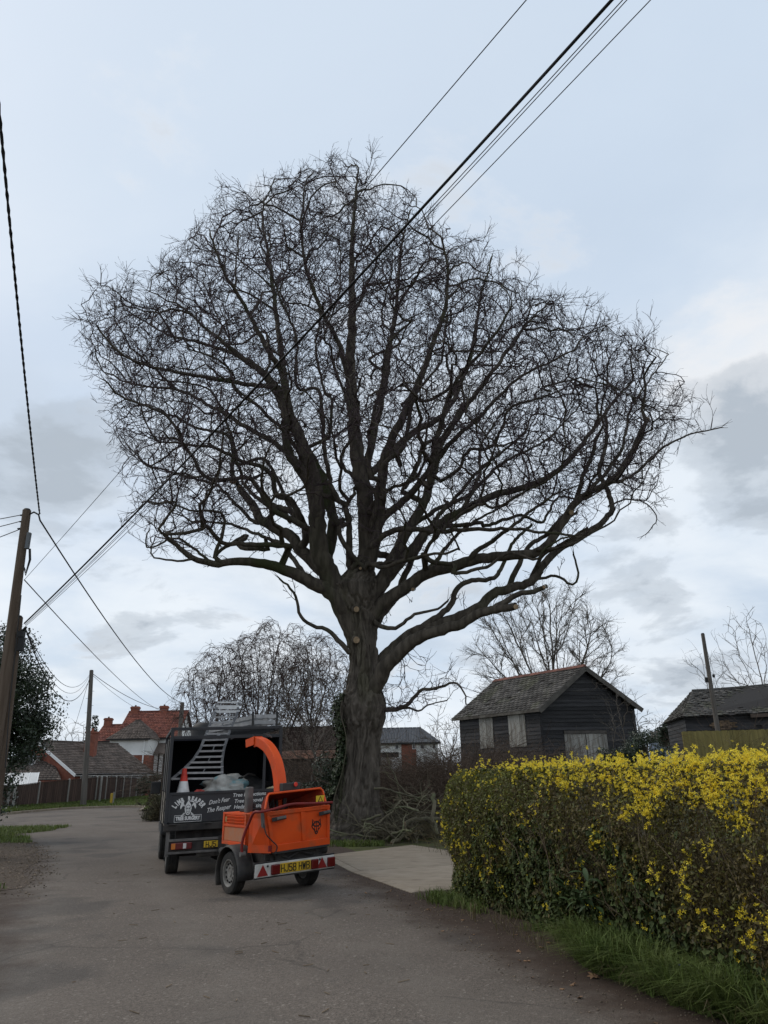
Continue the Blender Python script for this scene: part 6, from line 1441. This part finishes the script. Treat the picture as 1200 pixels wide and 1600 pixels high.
    b=MB(); b.box(.09,Wd-.09,.0,.015,.44,.595); b.build('rear_valance',CHAS,ro)
    for x in (.12,Wd-.49):
        l=MB(); l.box(x,x+.37,-.045,-.001,.47,.585); lo=l.build('tail_light',LENR,ro,bevel=.012)
        m_=MB(); a=x+.01 if x<1 else x+.29; m_.box(a,a+.07,-.052,-.046,.48,.575); m_.build('indicator_lens',LENA,lo); m_=MB(); a=x+.215 if x<1 else x+.09; m_.box(a,a+.055,-.052,-.046,.485,.57); m_.build('reversing_lens',LENW,lo)
    b=MB(); b.box(.70,1.24,-.035,-.022,.475,.585); pl=b.build('number_plate',PLATE,ro,bevel=.004)
    b=MB(); plate_text(b,'HJ5',.740,.486,-.0365,.083,.045,.063); b.build('plate_lettering',INK,pl)
    b=MB(); b.cyl((1.02,-.02,.40),(1.02,-.2,.40),.03,None,8); b.lathe([(0,.06),(.03,.05),(.035,.02),(.02,0)],10,org=(1.02,-.2,.42)); b.box(.95,1.09,-.06,-.02,.34,.66); b.cyl((1.02,-.08,.62),(1.02,-.16,.66),.035,None,8); b.build('tow_hitch',CHAS,ro,40)
    b=MB(); 
    for k in range(3): b.tube([(1.05+.03*k,-.05,.6),(1.1+.05*k,-.16,.36-.02*k),(1.04+.02*k,-.3,.44),(1.0,-.42,.5)],.009,6)
    b.build('trailer_cable',BLKP,ro,60)
    b=MB(); b.box(.62,1.0,.25,.7,.30,.46); b.build('underbox',GALV,ro,bevel=.02)
    for x,s in ((.19,-1),(Wd-.19,1)): wheel(ro,x,.66,.335,.22,s)
    for x,s in ((.13,-1),(Wd-.13,1)): wheel(ro,x,3.45,.335,.2,s)
    b=MB(); b.cyl((.15,.66,.335),(Wd-.15,.66,.335),.05,None,10); b.lathe([(0,-.16),(.1,-.12),(.15,0),(.1,.12),(0,.16)],12,org=(Wd/2,.66,.335),axis='x'); b.build('axle_beam',CHAS,ro,40)
    for x0,x1 in ((.06,.34),(Wd-.34,Wd-.06)): b=MB(); b.box(x0,x1,1.02,1.035,.2,.78); b.build('mudflap',BLKP,ro)
    # cab, seen past the box side
    b=MB(); pr=[(3.02,.52),(4.75,.52),(4.85,.95),(4.62,1.35),(4.2,2.05),(3.85,2.2),(3.02,2.2)]; v=[Vector((0,y,z)) for y,z in pr]; b.prism(v,(.02,0,0),(Wd-.02,0,0)); cb=b.build('cab',BLACKP,ro,bevel=.04)
    b=MB(); b.add([(.014,3.5,1.38),(.014,4.42,1.38),(.014,4.1,1.98),(.014,3.5,1.98)],[(0,1,2,3)]); b.add([(Wd-.014,3.5,1.38),(Wd-.014,4.42,1.38),(Wd-.014,4.1,1.98),(Wd-.014,3.5,1.98)],[(0,1,2,3)]); b.build('side_window',GLASS,cb)
    b=MB(); b.box(-.24,-.02,4.15,4.2,1.35,1.62); b.build('door_mirror',BLKP,cb,bevel=.02)
    p=TF.L(320,1140,1,3.2); b=MB(); b.lathe([(0,.20),(.16,.19),(.27,.12),(.30,0),(.29,-.3)],18,org=(p.x,3.35,p.z-.02)); b.build('roof_pod',BLKP,cb,50)
    # lettering on the tailgate
    yy=-.0235
    def put(name,s,px,py,size,bold=0,shear=0,rot=0,m=LWHT,align='CENTER',space=1,sx=1):
        c=L_(px,py,yy); v,f=text_verts(s,size,bold,shear,align,space=space); cr,sr=math.cos(rot),math.sin(rot); b=MB(); b.add([(c.x+(x*cr-y*sr)*sx,yy-z,c.z+x*sr+y*cr) for x,y,z in v],f); return b.build(name,m,ro)
    c=L_(294.5,1266,yy); Rr=.285; word='LIMB REAPER'; tot=R(128); c=c+Vector((0,0,-.045)); 
    for i,chx in enumerate(word):
        if chx==' ': continue
        a=tot/2-tot*(i+.5)/len(word); v,f=text_verts(chx,.105,.006); ca,sa=math.cos(a),math.sin(a); v_all=MB()
        v_all.add([(c.x-sa*Rr*1.04+(x*.74*ca-y*1.15*sa),yy-z,c.z-.0+ca*Rr*.86+(x*.74*sa+y*1.15*ca)) for x,y,z in v],f); v_all.build('arched_letter',LWHT,ro)
    c2=L_(293.5,1277.5,yy); put('banner_lettering','TREE SURGERY',293.5,1277.5,.082,.0045,sx=.78)
    b=MB(); w,h,t=.235,.052,.006
    for q in ((-w,w,h,h+t),(-w,w,-h-t,-h),(-w-t,-w,-h-t,h+t),(w,w+t,-h-t,h+t)): b.box(c2.x+q[0],c2.x+q[1],yy-.0015,yy,c2.z+q[2],c2.z+q[3])
    b.build('banner_outline',LWHT,ro)
    # reaper emblem: hood, skull, crossed axes
    e=L_(294,1262,yy); S=.1
    def pg(b,pts,d=0,m=0): b.prism([Vector((e.x+x*S,yy-.0015-d,e.z+y*S)) for x,y in pts],(0,-.0012,0),(0,.0012,0),m)
    b=MB()
    for s in (-1,1):
        pg(b,[(s*x,y) for x,y in ((-1.15,-1.15),(-.98,-1.3),(1.02,.62),(.86,.80))]); pg(b,[(s*x,y) for x,y in ((.78,.92),(1.05,1.02),(1.35,.72),(1.42,.2),(1.30,-.12),(1.14,.18),(.98,.42))])
        pg(b,[(s*x,y) for x,y in ((-1.25,-1.2),(-1.02,-1.42),(-.62,-1.02),(-.82,-.82))])
    ax=b.build('axe_emblem',LWHT,ro); b=MB()
    pg(b,[(0,1.55),(.28,1.15),(.62,.62),(.74,.0),(.62,-.65),(.36,-1.15),(0,-1.3),(-.36,-1.15),(-.62,-.65),(-.74,0),(-.62,.62),(-.28,1.15)],.0025,1); pg(b,[(0,1.42),(.25,1.02),(.53,.52),(.62,0),(.5,-.6),(.28,-1.02),(0,-1.12),(-.28,-1.02),(-.5,-.6),(-.62,0),(-.53,.52),(-.25,1.02)],.005,0)
    pg(b,[(0,.66),(.34,.46),(.44,.08),(.34,-.3),(.26,-.78),(0,-.92),(-.26,-.78),(-.34,-.3),(-.44,.08),(-.34,.46)],.0075,1); pg(b,[(0,.56),(.28,.4),(.36,.08),(.28,-.3),(.2,-.68),(0,-.8),(-.2,-.68),(-.28,-.3),(-.36,.08),(-.28,.4)],.010,0)
    for s in (-1,1): pg(b,[(s*.06,.12),(s*.30,.16),(s*.27,-.12),(s*.1,-.14)],.0125,1)
    pg(b,[(0,-.16),(.07,-.34),(-.07,-.34)],.0125,1); pg(b,[(-.2,-.46),(.2,-.46),(.17,-.54),(-.17,-.54)],.0125,1)
    b.build('reaper_emblem',[LWHT,BLACKP],ro)
    sc=dict(shear=.42,bold=.0012)
    put('script_lettering',"Don't Fear",342,1251.5,.105,rot=.10,sx=.82,**sc); put('script_lettering','The Reaper',341,1263.5,.112,rot=.10,sx=.82,**sc)
    for s,px,py in (('Tree Reductions',389.5,1242),('Tree Removal',388,1251.5),('Hedge Cutting',388,1260.5)): put('service_lettering',s,px,py,.092,.0015,.22,.02)
    shear_tree(ro,.02,1.0)
    return ro
truck()
def truck_load():
    def wl(p): return TF.Wd((p[0],p[1],p[2]+.02*(p[0]-1)))
    # traffic cone
    a=TF.L(286,1236,1,.22); ht=TF.L(286,1201,1,.22).z-a.z; ro=thing('traffic_cone','faded red and white traffic cone behind the left end of the truck tailgate','cone',TF.Wd((a.x,.22,a.z-.09)),TF.yaw); h=ht+.09
    b=MB(); b.box(-.17,.17,-.17,.17,0,.035); b.build('base',CONR,ro,bevel=.02)
    b=MB(); b.lathe([(.13,.036),(.115,.08),(.075,h*.54)],20); b.build('sleeve',CONW,ro,50); b=MB(); b.lathe([(.074,h*.54),(.052,h*.78),(.040,h),(.03,h+.004),(.0,h+.004)],20); b.lathe([(.058,h*.76),(.058,h*.79)],20); b.build('cone_top',CONR,ro,50)
    # flared ladder standing up out of the box
    ro=thing('tree_ladder','aluminium ladder flared at its foot and standing up out of the truck box','ladder',TF.Wd((.4,.3,1.2)),TF.yaw)
    y_=lambda py: .28+.62*(1219-py)/122
    lo=lambda px,py,dy=0: TF.L(px,py,1,y_(py)+dy)-Vector((.4,.3,1.2))
    lp=[(268,1218),(290,1199),(302,1187),(313,1170),(321,1150),(329,1130),(337,1112),(341,1100)]; rp=[(347,1219),(347,1200),(347,1188),(350,1170),(356,1150),(364,1130),(371,1114),(373,1098)]
    dk=mat('dark_ladder_rail',(.10,.10,.105),(.16,.16,.16),sc=6,rough=.5,metal=.4)
    for nm,p in (('rail',lp),('rail',rp)):
        b=MB(); q=[lo(*x) for x in p]
        for i in range(len(q)-1): b.bar(q[i],q[i+1],.05,.028,(0,1,0))
        b.build(nm,dk,ro)
    ev=lambda P,py: np.interp(py,[p[1] for p in P][::-1],[p[0] for p in P][::-1])
    for i,py in enumerate((1217,1208,1199.5,1191.5,1183,1174,1165,1156.5,1147,1136,1129,1121)):
        a=lo(ev(lp,py)-(2 if py>1195 else 0),py); c=lo(ev(rp,py)+(2 if py>1195 else 0),py-1); b=MB(); b.bar(a,c,.035,.032,(0,1,0)); b.build('rung',ALU,ro)
        if i%2==1 and i<10: d=lo(ev(lp,py)*.45+ev(rp,py)*.55,py); e=lo(ev(lp,py-8)*.45+ev(rp,py-8)*.55,py-8); b=MB(); b.bar(d,e,.02,.02,(0,1,0)); b.build('strut',dk,ro)
    for py,hh in ((1112,.05),(1105,.075),(1097.5,.03)):
        a=lo(ev(lp,min(1112,py+1))-1,py); c=lo(ev(rp,min(1112,py+1))+1.5,py); b=MB(); b.bar(a,c,.03,hh,(0,0,1)); b.build('top_plate',BALU,ro)
    # second ladder laid along the roof rack
    ro=thing('extension_ladder','aluminium extension ladder lying along the right side of the truck roof rack','ladder',TF.Wd((1.5,.3,2.62)),TF.yaw)
    for k,(zz,dx) in enumerate(((.0,0),(.115,.03))):
        for s in (-.2,.2): b=MB(); b.bar((.25+s+dx,-.05,.06+zz),(-.55+s+dx,3.4,.04+zz),.03,.075); b.build('rail',ALU,ro)
        for i in range(12): t=i/12+.02; b=MB(); x=.25-.8*t+dx; y=-.05+3.45*t; b.cyl((x-.2,y,.06+zz),(x+.2,y,.06+zz),.016,None,6); b.build('rung',ALU,ro)
        b=MB(); b.bar((.05+dx,-.08,.06+zz),(.47+dx,-.08,.065+zz),.035,.07); b.build('end_bar',ALU,ro)
    for x in (.02,.5): b=MB(); b.box(x-.02,x+.02,-.10,-.06,-.02,.26); b.build('end_cap',BLKP,ro)
    # white sack draped on the load
    def blob(name,label,cat,ctr,rx,ry,rz,m,seed,amp=.25,part='cloth'):
        ro=thing(name,label,cat,wl(ctr),TF.yaw); me=bpy.data.meshes.new(part); bmx=bmesh.new(); bmesh.ops.create_icosphere(bmx,subdivisions=4,radius=1)
        for v in bmx.verts:
            q=v.co.copy(); f=1+amp*mnoise.noise(q*1.6+Vector((seed,0,0)))+amp*.6*abs(mnoise.noise(q*3.5+Vector((0,seed,0))))+.16*abs(mnoise.noise(q*6+Vector((seed,2,0))))+.09*mnoise.noise(q*13); v.co=Vector((q.x*rx*f,q.y*ry*f,max(-.3,q.z)*rz*f))
        bmx.to_mesh(me); bmx.free(); me.polygons.foreach_set('use_smooth',[True]*len(me.polygons)); link(part,me,ro,[m]); return ro
    c=TF.L(347,1223,1,.45); blob('builders_sack','crumpled dirty white sack heaped on the load behind the tailgate','sack',(c.x+.08,.5,c.z-.10),.44,.34,.21,SACK,3,.5)
    c=TF.L(388,1228,1,.6); blob('dark_tarpaulin','crumpled black sheet heaped on the load behind the white sack','sheet',(c.x,.95,c.z-.18),.55,.45,.30,BLKP,8,.55)
    c=TF.L(310,1238,1,.35); blob('dark_sacking','low dark sacking spread under the cone and ladder','sheet',(.92,.85,c.z-.22),.5,.5,.2,BLKP,11,.4)
    c=TF.L(424,1234,1,.2); blob('glove','pale crumpled work glove on the top edge of the tailgate','glove',(c.x,.06,c.z-.03),.13,.06,.06,mat('glove_tan',(.42,.38,.24),(.30,.27,.17),sc=20,rough=.9),15,.6)
    c=TF.L(312,1236,1,.15); blob('red_strap','small red strap bundle on the load beside the cone','strap',(c.x,.18,c.z-.02),.09,.06,.05,mat('strap_red',(.35,.05,.04),rough=.8),16,.6)
    for i,(a,d_,lab) in enumerate((((378,1216,.5),(398,1212,.9),'pale tube lying across the black sheet in the truck'),((352,1234,.3),(384,1227,.7),'dark pole lying on the load below the white sack'))):
        p=TF.L(a[0],a[1],1,a[2]); q=TF.L(d_[0],d_[1],1,d_[2]); ro=thing('tool_pole',lab,'pole',wl(p),TF.yaw); b=MB(); m_=(q-p)*.5+Vector((0,0,.05)); b.tube([Vector((0,0,0)),m_,q-p],.02,8); b.build('shaft',GALV,ro,50); b=MB(); b.cyl((0,0,0),(q-p).normalized()*-.1,.026,None,8); b.build('grip',BLKP,ro)
truck_load()
CF=Frame((-1.878,12.606),R(37))
def chipper():
    ro=thing('wood_chipper','orange towed wood chipper with curved discharge chute hitched behind the truck','chipper',CF.o,CF.yaw)
    L=lambda px,py,ax,v: CF.L(px,py,ax,v)-Vector((0,0,0))
    yr=-.75
    # ---- folded up feed tray: framed steel panel with two bays
    TL,TR,BR,BL=Vector((-.52,yr,1.17)),Vector((.60,yr,1.20)),Vector((.60,yr,.63)),Vector((-.40,yr,.61))
    def pt(u,v): # u 0..1 along, v 0 bottom .. 1 top
        return BL.lerp(BR,u).lerp(TL.lerp(TR,u),v)
    b=MB(); o=Vector((0,.03,0)); b.hexa([pt(0,0),pt(1,0),pt(1,0)+o,pt(0,0)+o,pt(0,1),pt(1,1),pt(1,1)+o,pt(0,1)+o]); tray=b.build('feed_tray',ORNG,ro,bevel=.004)
    def strip(u0,u1,v0,v1,p=.022,name='tray_rib',m=ORNG):
        b=MB(); q=Vector((0,-p,0)); e=Vector((0,-.001,0)); b.hexa([pt(u0,v0)+q,pt(u1,v0)+q,pt(u1,v0)+e,pt(u0,v0)+e,pt(u0,v1)+q,pt(u1,v1)+q,pt(u1,v1)+e,pt(u0,v1)+e]); return b.build(name,m,tray,bevel=.006)
    strip(0.0,1,0,.17,.025); strip(.0,.045,.172,.9); strip(.52,.585,.172,.9); strip(.955,1,.172,.9); strip(0,1,.902,1,.024)
    b=MB(); b.bar(pt(0.02,-.02)+Vector((0,-.0,0)),pt(.98,-.02),.05,.03); b.build('tray_hinge',BLKP,tray)
    for u0,u1 in ((.05,.27),(.80,.99)):
        b=MB(); a=pt(u0,.80)+Vector((0,-.05,0)); c=pt(u1,.83)+Vector((0,-.05,0)); b.bar(a,c,.02,.055); b.build('latch_plate',BLKP,tray,bevel=.005); b=MB(); b.bar(a.lerp(c,.3)+Vector((0,-.018,.005)),a.lerp(c,.95)+Vector((0,-.018,.005)),.02,.035); b.build('latch_handle',GALV,tray,bevel=.006)
    # wolf head emblem
    e=pt(.775,.50)+Vector((0,-.003,0)); S=.078
    def pg(b,pts,d=0,m=0): b.prism([Vector((e.x+x*S,e.y-d,e.z+y*S)) for x,y in pts],(0,-.0012,0),(0,.0012,0),m)
    b=MB(); pg(b,[(-.95,1.35),(-.5,.85),(0,.95),(.5,.85),(.95,1.35),(1.0,.55),(1.15,.0),(.85,-.45),(.5,-.75),(.3,-1.35),(0,-1.5),(-.3,-1.35),(-.5,-.75),(-.85,-.45),(-1.15,0),(-1.0,.55)],.001)
    for s in (-1,1):
        pg(b,[(s*.78,1.05),(s*.55,.72),(s*.75,.55)],.0035,1); pg(b,[(s*.15,.28),(s*.6,.5),(s*.5,.18),(s*.25,.12)],.0035,1); pg(b,[(s*.95,.1),(s*.6,.0),(s*.42,-.4),(s*.72,-.35)],.0035,1); pg(b,[(s*.12,.6),(s*.3,.62),(s*.18,.1),(s*.08,.1)],.0035,1); pg(b,[(s*.1,-.1),(s*.34,-.25),(s*.24,-.95),(s*.12,-.8)],.0035,1)
    pg(b,[(-.12,-1.1),(.12,-1.1),(0,-1.3)],.0035,1); b.build('wolf_emblem',[INK,ORNG],tray)
    # ---- left side plate of the hopper, funnel walls, mouth frame
    A0,A1=Vector((-.60,-.36,.60)),Vector((-.585,-.36,1.17)); sd=[Vector((-.415,yr+.002,.60)),Vector((-.535,yr+.002,1.165)),A1,A0]
    b=MB(); b.add(sd+[p+Vector((.02,.012,0)) for p in sd],[(0,1,2,3),(7,6,5,4),(0,4,5,1),(1,5,6,2),(2,6,7,3),(3,7,4,0)]); b.build('hopper_side',ORNG,ro)
    b=MB(); b.add([(.60,yr+.03,.63),(.60,yr+.03,1.19),(.62,-.3,1.2),(.60,-.3,.66),(.62,yr+.03,.63),(.62,yr+.03,1.19),(.64,-.3,1.2),(.62,-.3,.66)],[(0,1,2,3),(7,6,5,4),(0,4,5,1),(1,5,6,2),(2,6,7,3),(3,7,4,0)]); b.build('hopper_side',ORNG,ro)
    mL,mR=L(418,1240,1,-.52),L(504,1234,1,-.52); sL,sR=L(414,1264,1,-.60),L(509,1257,1,-.60)
    b=MB(); b.tube([sL,mL+Vector((0,0,-.04)),mL+Vector((.03,0,0)),mR-Vector((.05,0,0)),mR+Vector((0,0,-.035)),sR],.017,8); b.build('mouth_frame',ORNG,ro,60)
    iL,iR=Vector((-.12,.16,.80)),Vector((.34,.16,.80)); kL,kR=iL+Vector((0,0,.42)),iR+Vector((0,0,.42)); dB=Vector((0,.02,0))
    b=MB(); s0,s1=Vector((-.36,yr+.05,.64)),Vector((.56,yr+.05,.66))
    b.add([sL+dB,mL+dB,kL,iL,s0],[(0,1,2,3,4)]); b.add([sR+dB,mR+dB,kR,iR,s1],[(0,1,2,3,4)]); b.add([mL+dB,mR+dB,kR,kL],[(0,1,2,3)]); b.add([s0,s1,iR,iL],[(0,1,2,3)]); b.add([iL,iR,kR,kL],[(0,1,2,3)]); hp=b.build('hopper',REDI,ro); so=hp.modifiers.new('s','SOLIDIFY'); so.thickness=.012
    # outside skin of funnel top so it reads orange from elsewhere
    b=MB(); up=Vector((0,0,.02)); b.add([mL+dB+up,mR+dB+up,kR+up,kL+up],[(0,1,2,3)]); b.build('hopper_roof',ORNG,ro)
    w0=L(499,1249,1,-.40); b=MB(); q=L(490,1257,1,-.55); r_=L(506,1244,1,-.55); b.box(q.x+.03,r_.x,-.575,-.568,q.z,r_.z-.01); ws=b.build('warning_sticker',WARN,ro); b=MB(); cx,cz=(q.x+.03+r_.x)/2,(q.z+r_.z)/2-.005; b.prism([Vector((cx-.05,-.576,cz-.045)),Vector((cx+.05,-.576,cz-.045)),Vector((cx,-.576,cz+.05))],(0,-.001,0),(0,.001,0)); b.build('warning_triangle',INK,ws); b=MB(); b.prism([Vector((cx-.028,-.578,cz-.034)),Vector((cx+.028,-.578,cz-.034)),Vector((cx,-.578,cz+.028))],(0,-.001,0),(0,.001,0)); b.build('warning_triangle',WARN,ws)
    # ---- red safety bar round the hopper
    P=[L(378,1333,1,-.42),L(378,1318,1,-.42),L(382,1301,1,-.45),L(390,1282,1,-.52),L(397,1268,1,-.66),L(408,1267,1,-.80),L(428,1263.5,1,-.82),L(455,1257,1,-.82),L(485,1257,1,-.82),L(519,1256.5,1,-.82)]
    b=MB(); b.tube([tuple(x) for x in catm(P,4)],.021,8); b.build('safety_bar',REDB,ro,60)
    b=MB(); b.cyl(P[0]+Vector((-.03,0,0)),P[0]+Vector((.05,0,0)),.035,None,12); b.build('bar_pivot',GALV,ro,40)
    a=L(410,1268,1,-.70); c=L(411,1290,1,-.74); b=MB(); b.bar(a,c,.05,.02,(0,1,0)); b.cyl(c,c+Vector((0,-.03,0)),.025,None,8); b.build('tray_catch',GALV,ro)
    b=MB(); b.tube([tuple(x) for x in catm([L(412,1285,1,-.79),L(416,1302,1,-.81),L(425,1313,1,-.81),L(433,1322,1,-.80),L(430,1333,1,-.79)],4)],.009,6); b.build('hose',BLKP,ro,60)
    b=MB(); q=L(421,1325,1,-.77); b.box(q.x-.02,q.x+.03,-.785,-.765,q.z-.04,q.z+.04); b.build('hook',REDB,ro)
    # ---- engine cover with louvres
    x0,x1,y0,y1,z0,z1=-.52,.38,-.10,.74,.66,1.13
    b=MB(); b.box(x0+.02,x1,y0,y1,z0,z1); eng=b.build('engine_cover',ORNG,ro,bevel=.02)
    b=MB(); 
    for zz0,zz1 in ((z0,z0+.05),(z1-.205,z1-.17),(z1-.03,z1+.004)): b.box(x0,x0+.018,y0+.002,y1-.002,zz0,zz1)
    for yy0,yy1 in ((y0,y0+.06),(y1-.06,y1)): b.box(x0,x0+.018,yy0,yy1,z0+.052,z1-.207); b.box(x0,x0+.018,yy0,yy1,z1-.168,z1-.032)
    b.build('cover_frame',ORNG,eng,bevel=.005)
    for k in range(3): zz=z1-.16+k*.044; b=MB(); b.hexa([(x0+.004,y0+.07,zz),(x0+.019,y0+.07,zz-.002),(x0+.019,y1-.17,zz-.002),(x0+.004,y1-.17,zz),(x0-.012,y0+.07,zz+.026),(x0+.016,y0+.07,zz+.034),(x0+.016,y1-.17,zz+.034),(x0-.012,y1-.17,zz+.026)]); b.build('louvre',ORNG,eng)
    b=MB(); b.box(x0+.008,x0+.018,y0+.07,y1-.07,z0+.06,z1-.215); b.build('cover_panel',ORND,eng)
    v,f=text_verts('CHIPPER',.10,.003) if False else (None,None)
    b=MB(); b.box(x0+.006,x0+.0078,y1-.15,y1-.08,z1-.14,z1-.06); b.build('sticker',mat('small_sticker',(.45,.28,.08),(.2,.05,.03),sc=30,rough=.5),eng)
    # rotor housing and body under the chute
    b=MB(); b.box(.10,.58,-.12,.62,.60,1.16); b.build('rotor_housing',ORNG,ro,bevel=.02)
    b=MB(); b.cyl((.10,.30,.78),(.56,.30,.78),.36,None,24); b.build('rotor_drum',BLKP,ro,40)
    # ---- chute: square section swept along an arc, hinged deflector
    path=[(.13,.0,1.14),(.13,.005,1.40),(.125,.04,1.62),(.12,.12,1.82),(.11,.25,1.99),(.10,.42,2.12),(.09,.61,2.20),(.085,.80,2.24)]
    c=catm(path,4); n=len(c); b=MB(); rows=[]
    for i in range(n):
        t=c[min(i+1,n-1)]-c[max(i-1,0)]; t=Vector(t).normalized(); x=Vector((1,0,0)); y=x.cross(t).normalized(); w=.078-.012*i/n; h=.095-.02*i/n; p=Vector(c[i]); b.V+=[tuple(p-x*w-y*h),tuple(p+x*w-y*h),tuple(p+x*w+y*h),tuple(p-x*w+y*h)]
    for i in range(n-1):
        for j in range(4): b.F.append((i*4+j,i*4+(j+1)%4,i*4+4+(j+1)%4,i*4+4+j)); b.M.append(0)
    ch=b.build('discharge_chute',ORNG,ro,bevel=.012)
    e=Vector(c[-1]); b=MB(); f_=Vector((-.01,.28,-.02)); q=[e+Vector((-.085,-.02,.08)),e+Vector((.085,-.02,.08)),e+Vector((.085,-.02,-.06)),e+Vector((-.085,-.02,-.06))]; g=[e+f_+Vector((-.085,0,.055)),e+f_+Vector((.085,0,.055)),e+f_+Vector((.085,-.03,-.075)),e+f_+Vector((-.085,-.03,-.075))]; b.add(q+g,[(0,1,5,4),(1,2,6,5),(3,0,4,7)]); d=b.build('deflector',ORNG,ch); so=d.modifiers.new('s','SOLIDIFY'); so.thickness=.012
    b=MB(); b.bar(e+Vector((-.09,0,.095)),e+Vector((.09,0,.095)),.03,.025,(0,1,0)); b.bar(e+Vector((.10,-.35,.05)),e+Vector((.11,-.1,.11)),.015,.03); b.build('deflector_hinge',BLKP,ch)
    b=MB(); b.cyl((.13,0,1.155),(.13,0,1.185),.13,None,20); b.build('chute_collar',BLKP,ro,40)
    # control box with red stop button
    q=L(442,1239,1,-.20); s=L(470,1222,1,-.20); b=MB(); b.box(q.x,s.x,-.20,-.08,q.z-.02,s.z-.02); cb=b.build('control_box',mat('control_box_black',(.022,.028,.026),(.035,.04,.038),sc=6,rough=.5),ro,bevel=.012)
    p=L(461,1227,1,-.2); b=MB(); b.lathe([(0,-.035),(.02,-.033),(.028,-.02),(.026,0)],14,org=(0,0,0)); 
    b=MB(); b.cyl((p.x,-.2,p.z),(p.x,-.222,p.z),.02,None,12); b.cyl((p.x,-.222,p.z),(p.x,-.235,p.z),.036,.03,16); b.build('stop_button',CONR,cb,40)
    q2=L(447,1239,1,-.15); b=MB(); b.box(q.x+.04,q.x+.10,-.16,-.12,1.2,q.z-.015); b.build('box_stand',BLKP,cb)
    # exhaust stack, standing grey tube
    p0=L(388,1268,0,-.36); p1=L(388,1229,0,-.36); b=MB(); b.bar((p0.x,p0.y,1.12),(p0.x,p0.y,p1.z),.11,.11,(0,1,0)); b.build('exhaust_stack',GALV,ro,bevel=.02)
    b=MB(); b.box(-.34,-.05,.28,.52,1.132,1.18); b.cyl((-.2,.4,1.18),(-.2,.4,1.26),.09,None,14); b.build('air_filter',BLKP,ro,bevel=.01)
    b=MB(); b.tube([(-.1,-.2,1.15),(-.16,-.28,1.3),(-.2,-.22,1.2),(-.2,-.05,1.14)],.028,8); b.tube([(.0,-.15,1.15),(-.05,-.22,1.28),(-.05,-.02,1.2)],.022,8); b.build('fuel_hose',BLKP,ro,60)
    # ---- chassis, axle, mudguards, wheels
    b=MB(); b.box(-.42,-.34,-.62,.9,.46,.56); b.box(.34,.42,-.62,.9,.46,.56); b.box(-.42,.42,.86,.94,.46,.56); b.box(-.45,.45,-.64,-.56,.50,.58); b.box(-.34,.34,-.3,.6,.42,.60); b.build('chassis',CHAS,ro)
    b=MB(); b.cyl((.06,.9,.50),(.0,1.75,.44),.045,None,10); b.cyl((0,1.7,.44),(0,1.86,.44),.06,.05,12); b.bar((-.38,.9,.51),(-.02,1.5,.46),.06,.06); b.bar((.38,.9,.51),(.02,1.5,.46),.06,.06); b.build('drawbar',GALV,ro,40)
    b=MB(); b.cyl((-.12,1.35,.12),(-.12,1.35,.72),.03,None,10); b.cyl((-.12,1.35,.12),(-.12,1.35,.10),.08,None,12); b.build('jockey_leg',GALV,ro,40)
    b=MB(); b.cyl((-.62,0,.30),(.62,0,.30),.035,None,10); b.build('axle',CHAS,ro)
    for sx in (-1,1):
        wheel(ro,sx*.645,0,.295,.175,sx)
        b=MB(); prof=[]; r0=.40
        ang=[R(-28)+R(218)*i/14 for i in range(15)]; pts=[(math.cos(t)*r0*(1.0+.0*abs(math.cos(t))),.30+math.sin(t)*r0) for t in ang]
        V=[]; xi,xo=sx*.50,sx*.765
        for y,z in pts: V+=[(xi,y,z),(xo-sx*.03,y,z),(xo,y*.965,.30+(z-.30)*.955)]
        F=[(i*3+j,i*3+j+1,i*3+4+j,i*3+3+j) for i in range(14) for j in range(2)]; b.add(V,F); inner=[(xi,y,z) for y,z in pts]; b.add(inner,[tuple(range(len(inner)))]); mg=b.build('mudguard',MUDG,ro,60); so=mg.modifiers.new('s','SOLIDIFY'); so.thickness=.012
    # underside clutter at the back
    b=MB(); b.box(-.3,.5,-.70,-.58,.48,.60); b.tube([(-.25,-.68,.56),(-.1,-.72,.5),(.1,-.7,.57),(.3,-.72,.52)],.02,6); b.cyl((.38,-.64,.56),(.6,-.64,.56),.07,.07,14); b.build('winch_roller',CHAS,ro,40)
    b=MB(); b.bar((-.36,-.62,.58),(-.36,-.74,.40),.04,.03); b.bar((.36,-.62,.58),(.36,-.74,.44),.04,.03); b.build('board_bracket',CHAS,ro)
    # ---- light board
    yb=-.80; b=MB(); b.box(-.69,.66,yb,yb+.018,.300,.480); lb=b.build('light_board',BOARDW,ro,bevel=.006)
    b=MB(); b.box(-.70,.67,yb+.002,yb+.03,.482,.50); b.box(-.70,.67,yb+.002,yb+.03,.282,.298); b.build('board_edge',BLKP,lb)
    for x in (-.57,.44): b=MB(); b.prism([Vector((x-.085,yb-.006,.318)),Vector((x+.085,yb-.006,.318)),Vector((x,yb-.006,.465))],(0,-.006,0),(0,.005,0)); b.build('reflector_triangle',REFL,lb)
    for xa,xc in ((-.44,-.30),(.24,.36),(.53,.66)):
        b=MB(); b.box(xa,xc,yb-.045,yb-.001,.32,.455); b.build('tail_light',LENR,lb,bevel=.012)
    for x in (-.49,.40): b=MB(); b.cyl((x,yb-.001,.44),(x,yb-.01,.44),.016,None,10); b.build('bolt',BLKP,lb)
    b=MB(); b.box(-.29,.235,yb-.016,yb-.002,.322,.455); pl=b.build('number_plate',PLATE,lb,bevel=.004)
    b=MB(); plate_text(b,'HJ58 HWB',-.268,.343,yb-.0175,.092,.046,.0655); b.build('plate_lettering',INK,pl)
    shear_tree(ro,.032,-.2)
    return ro
chipper()
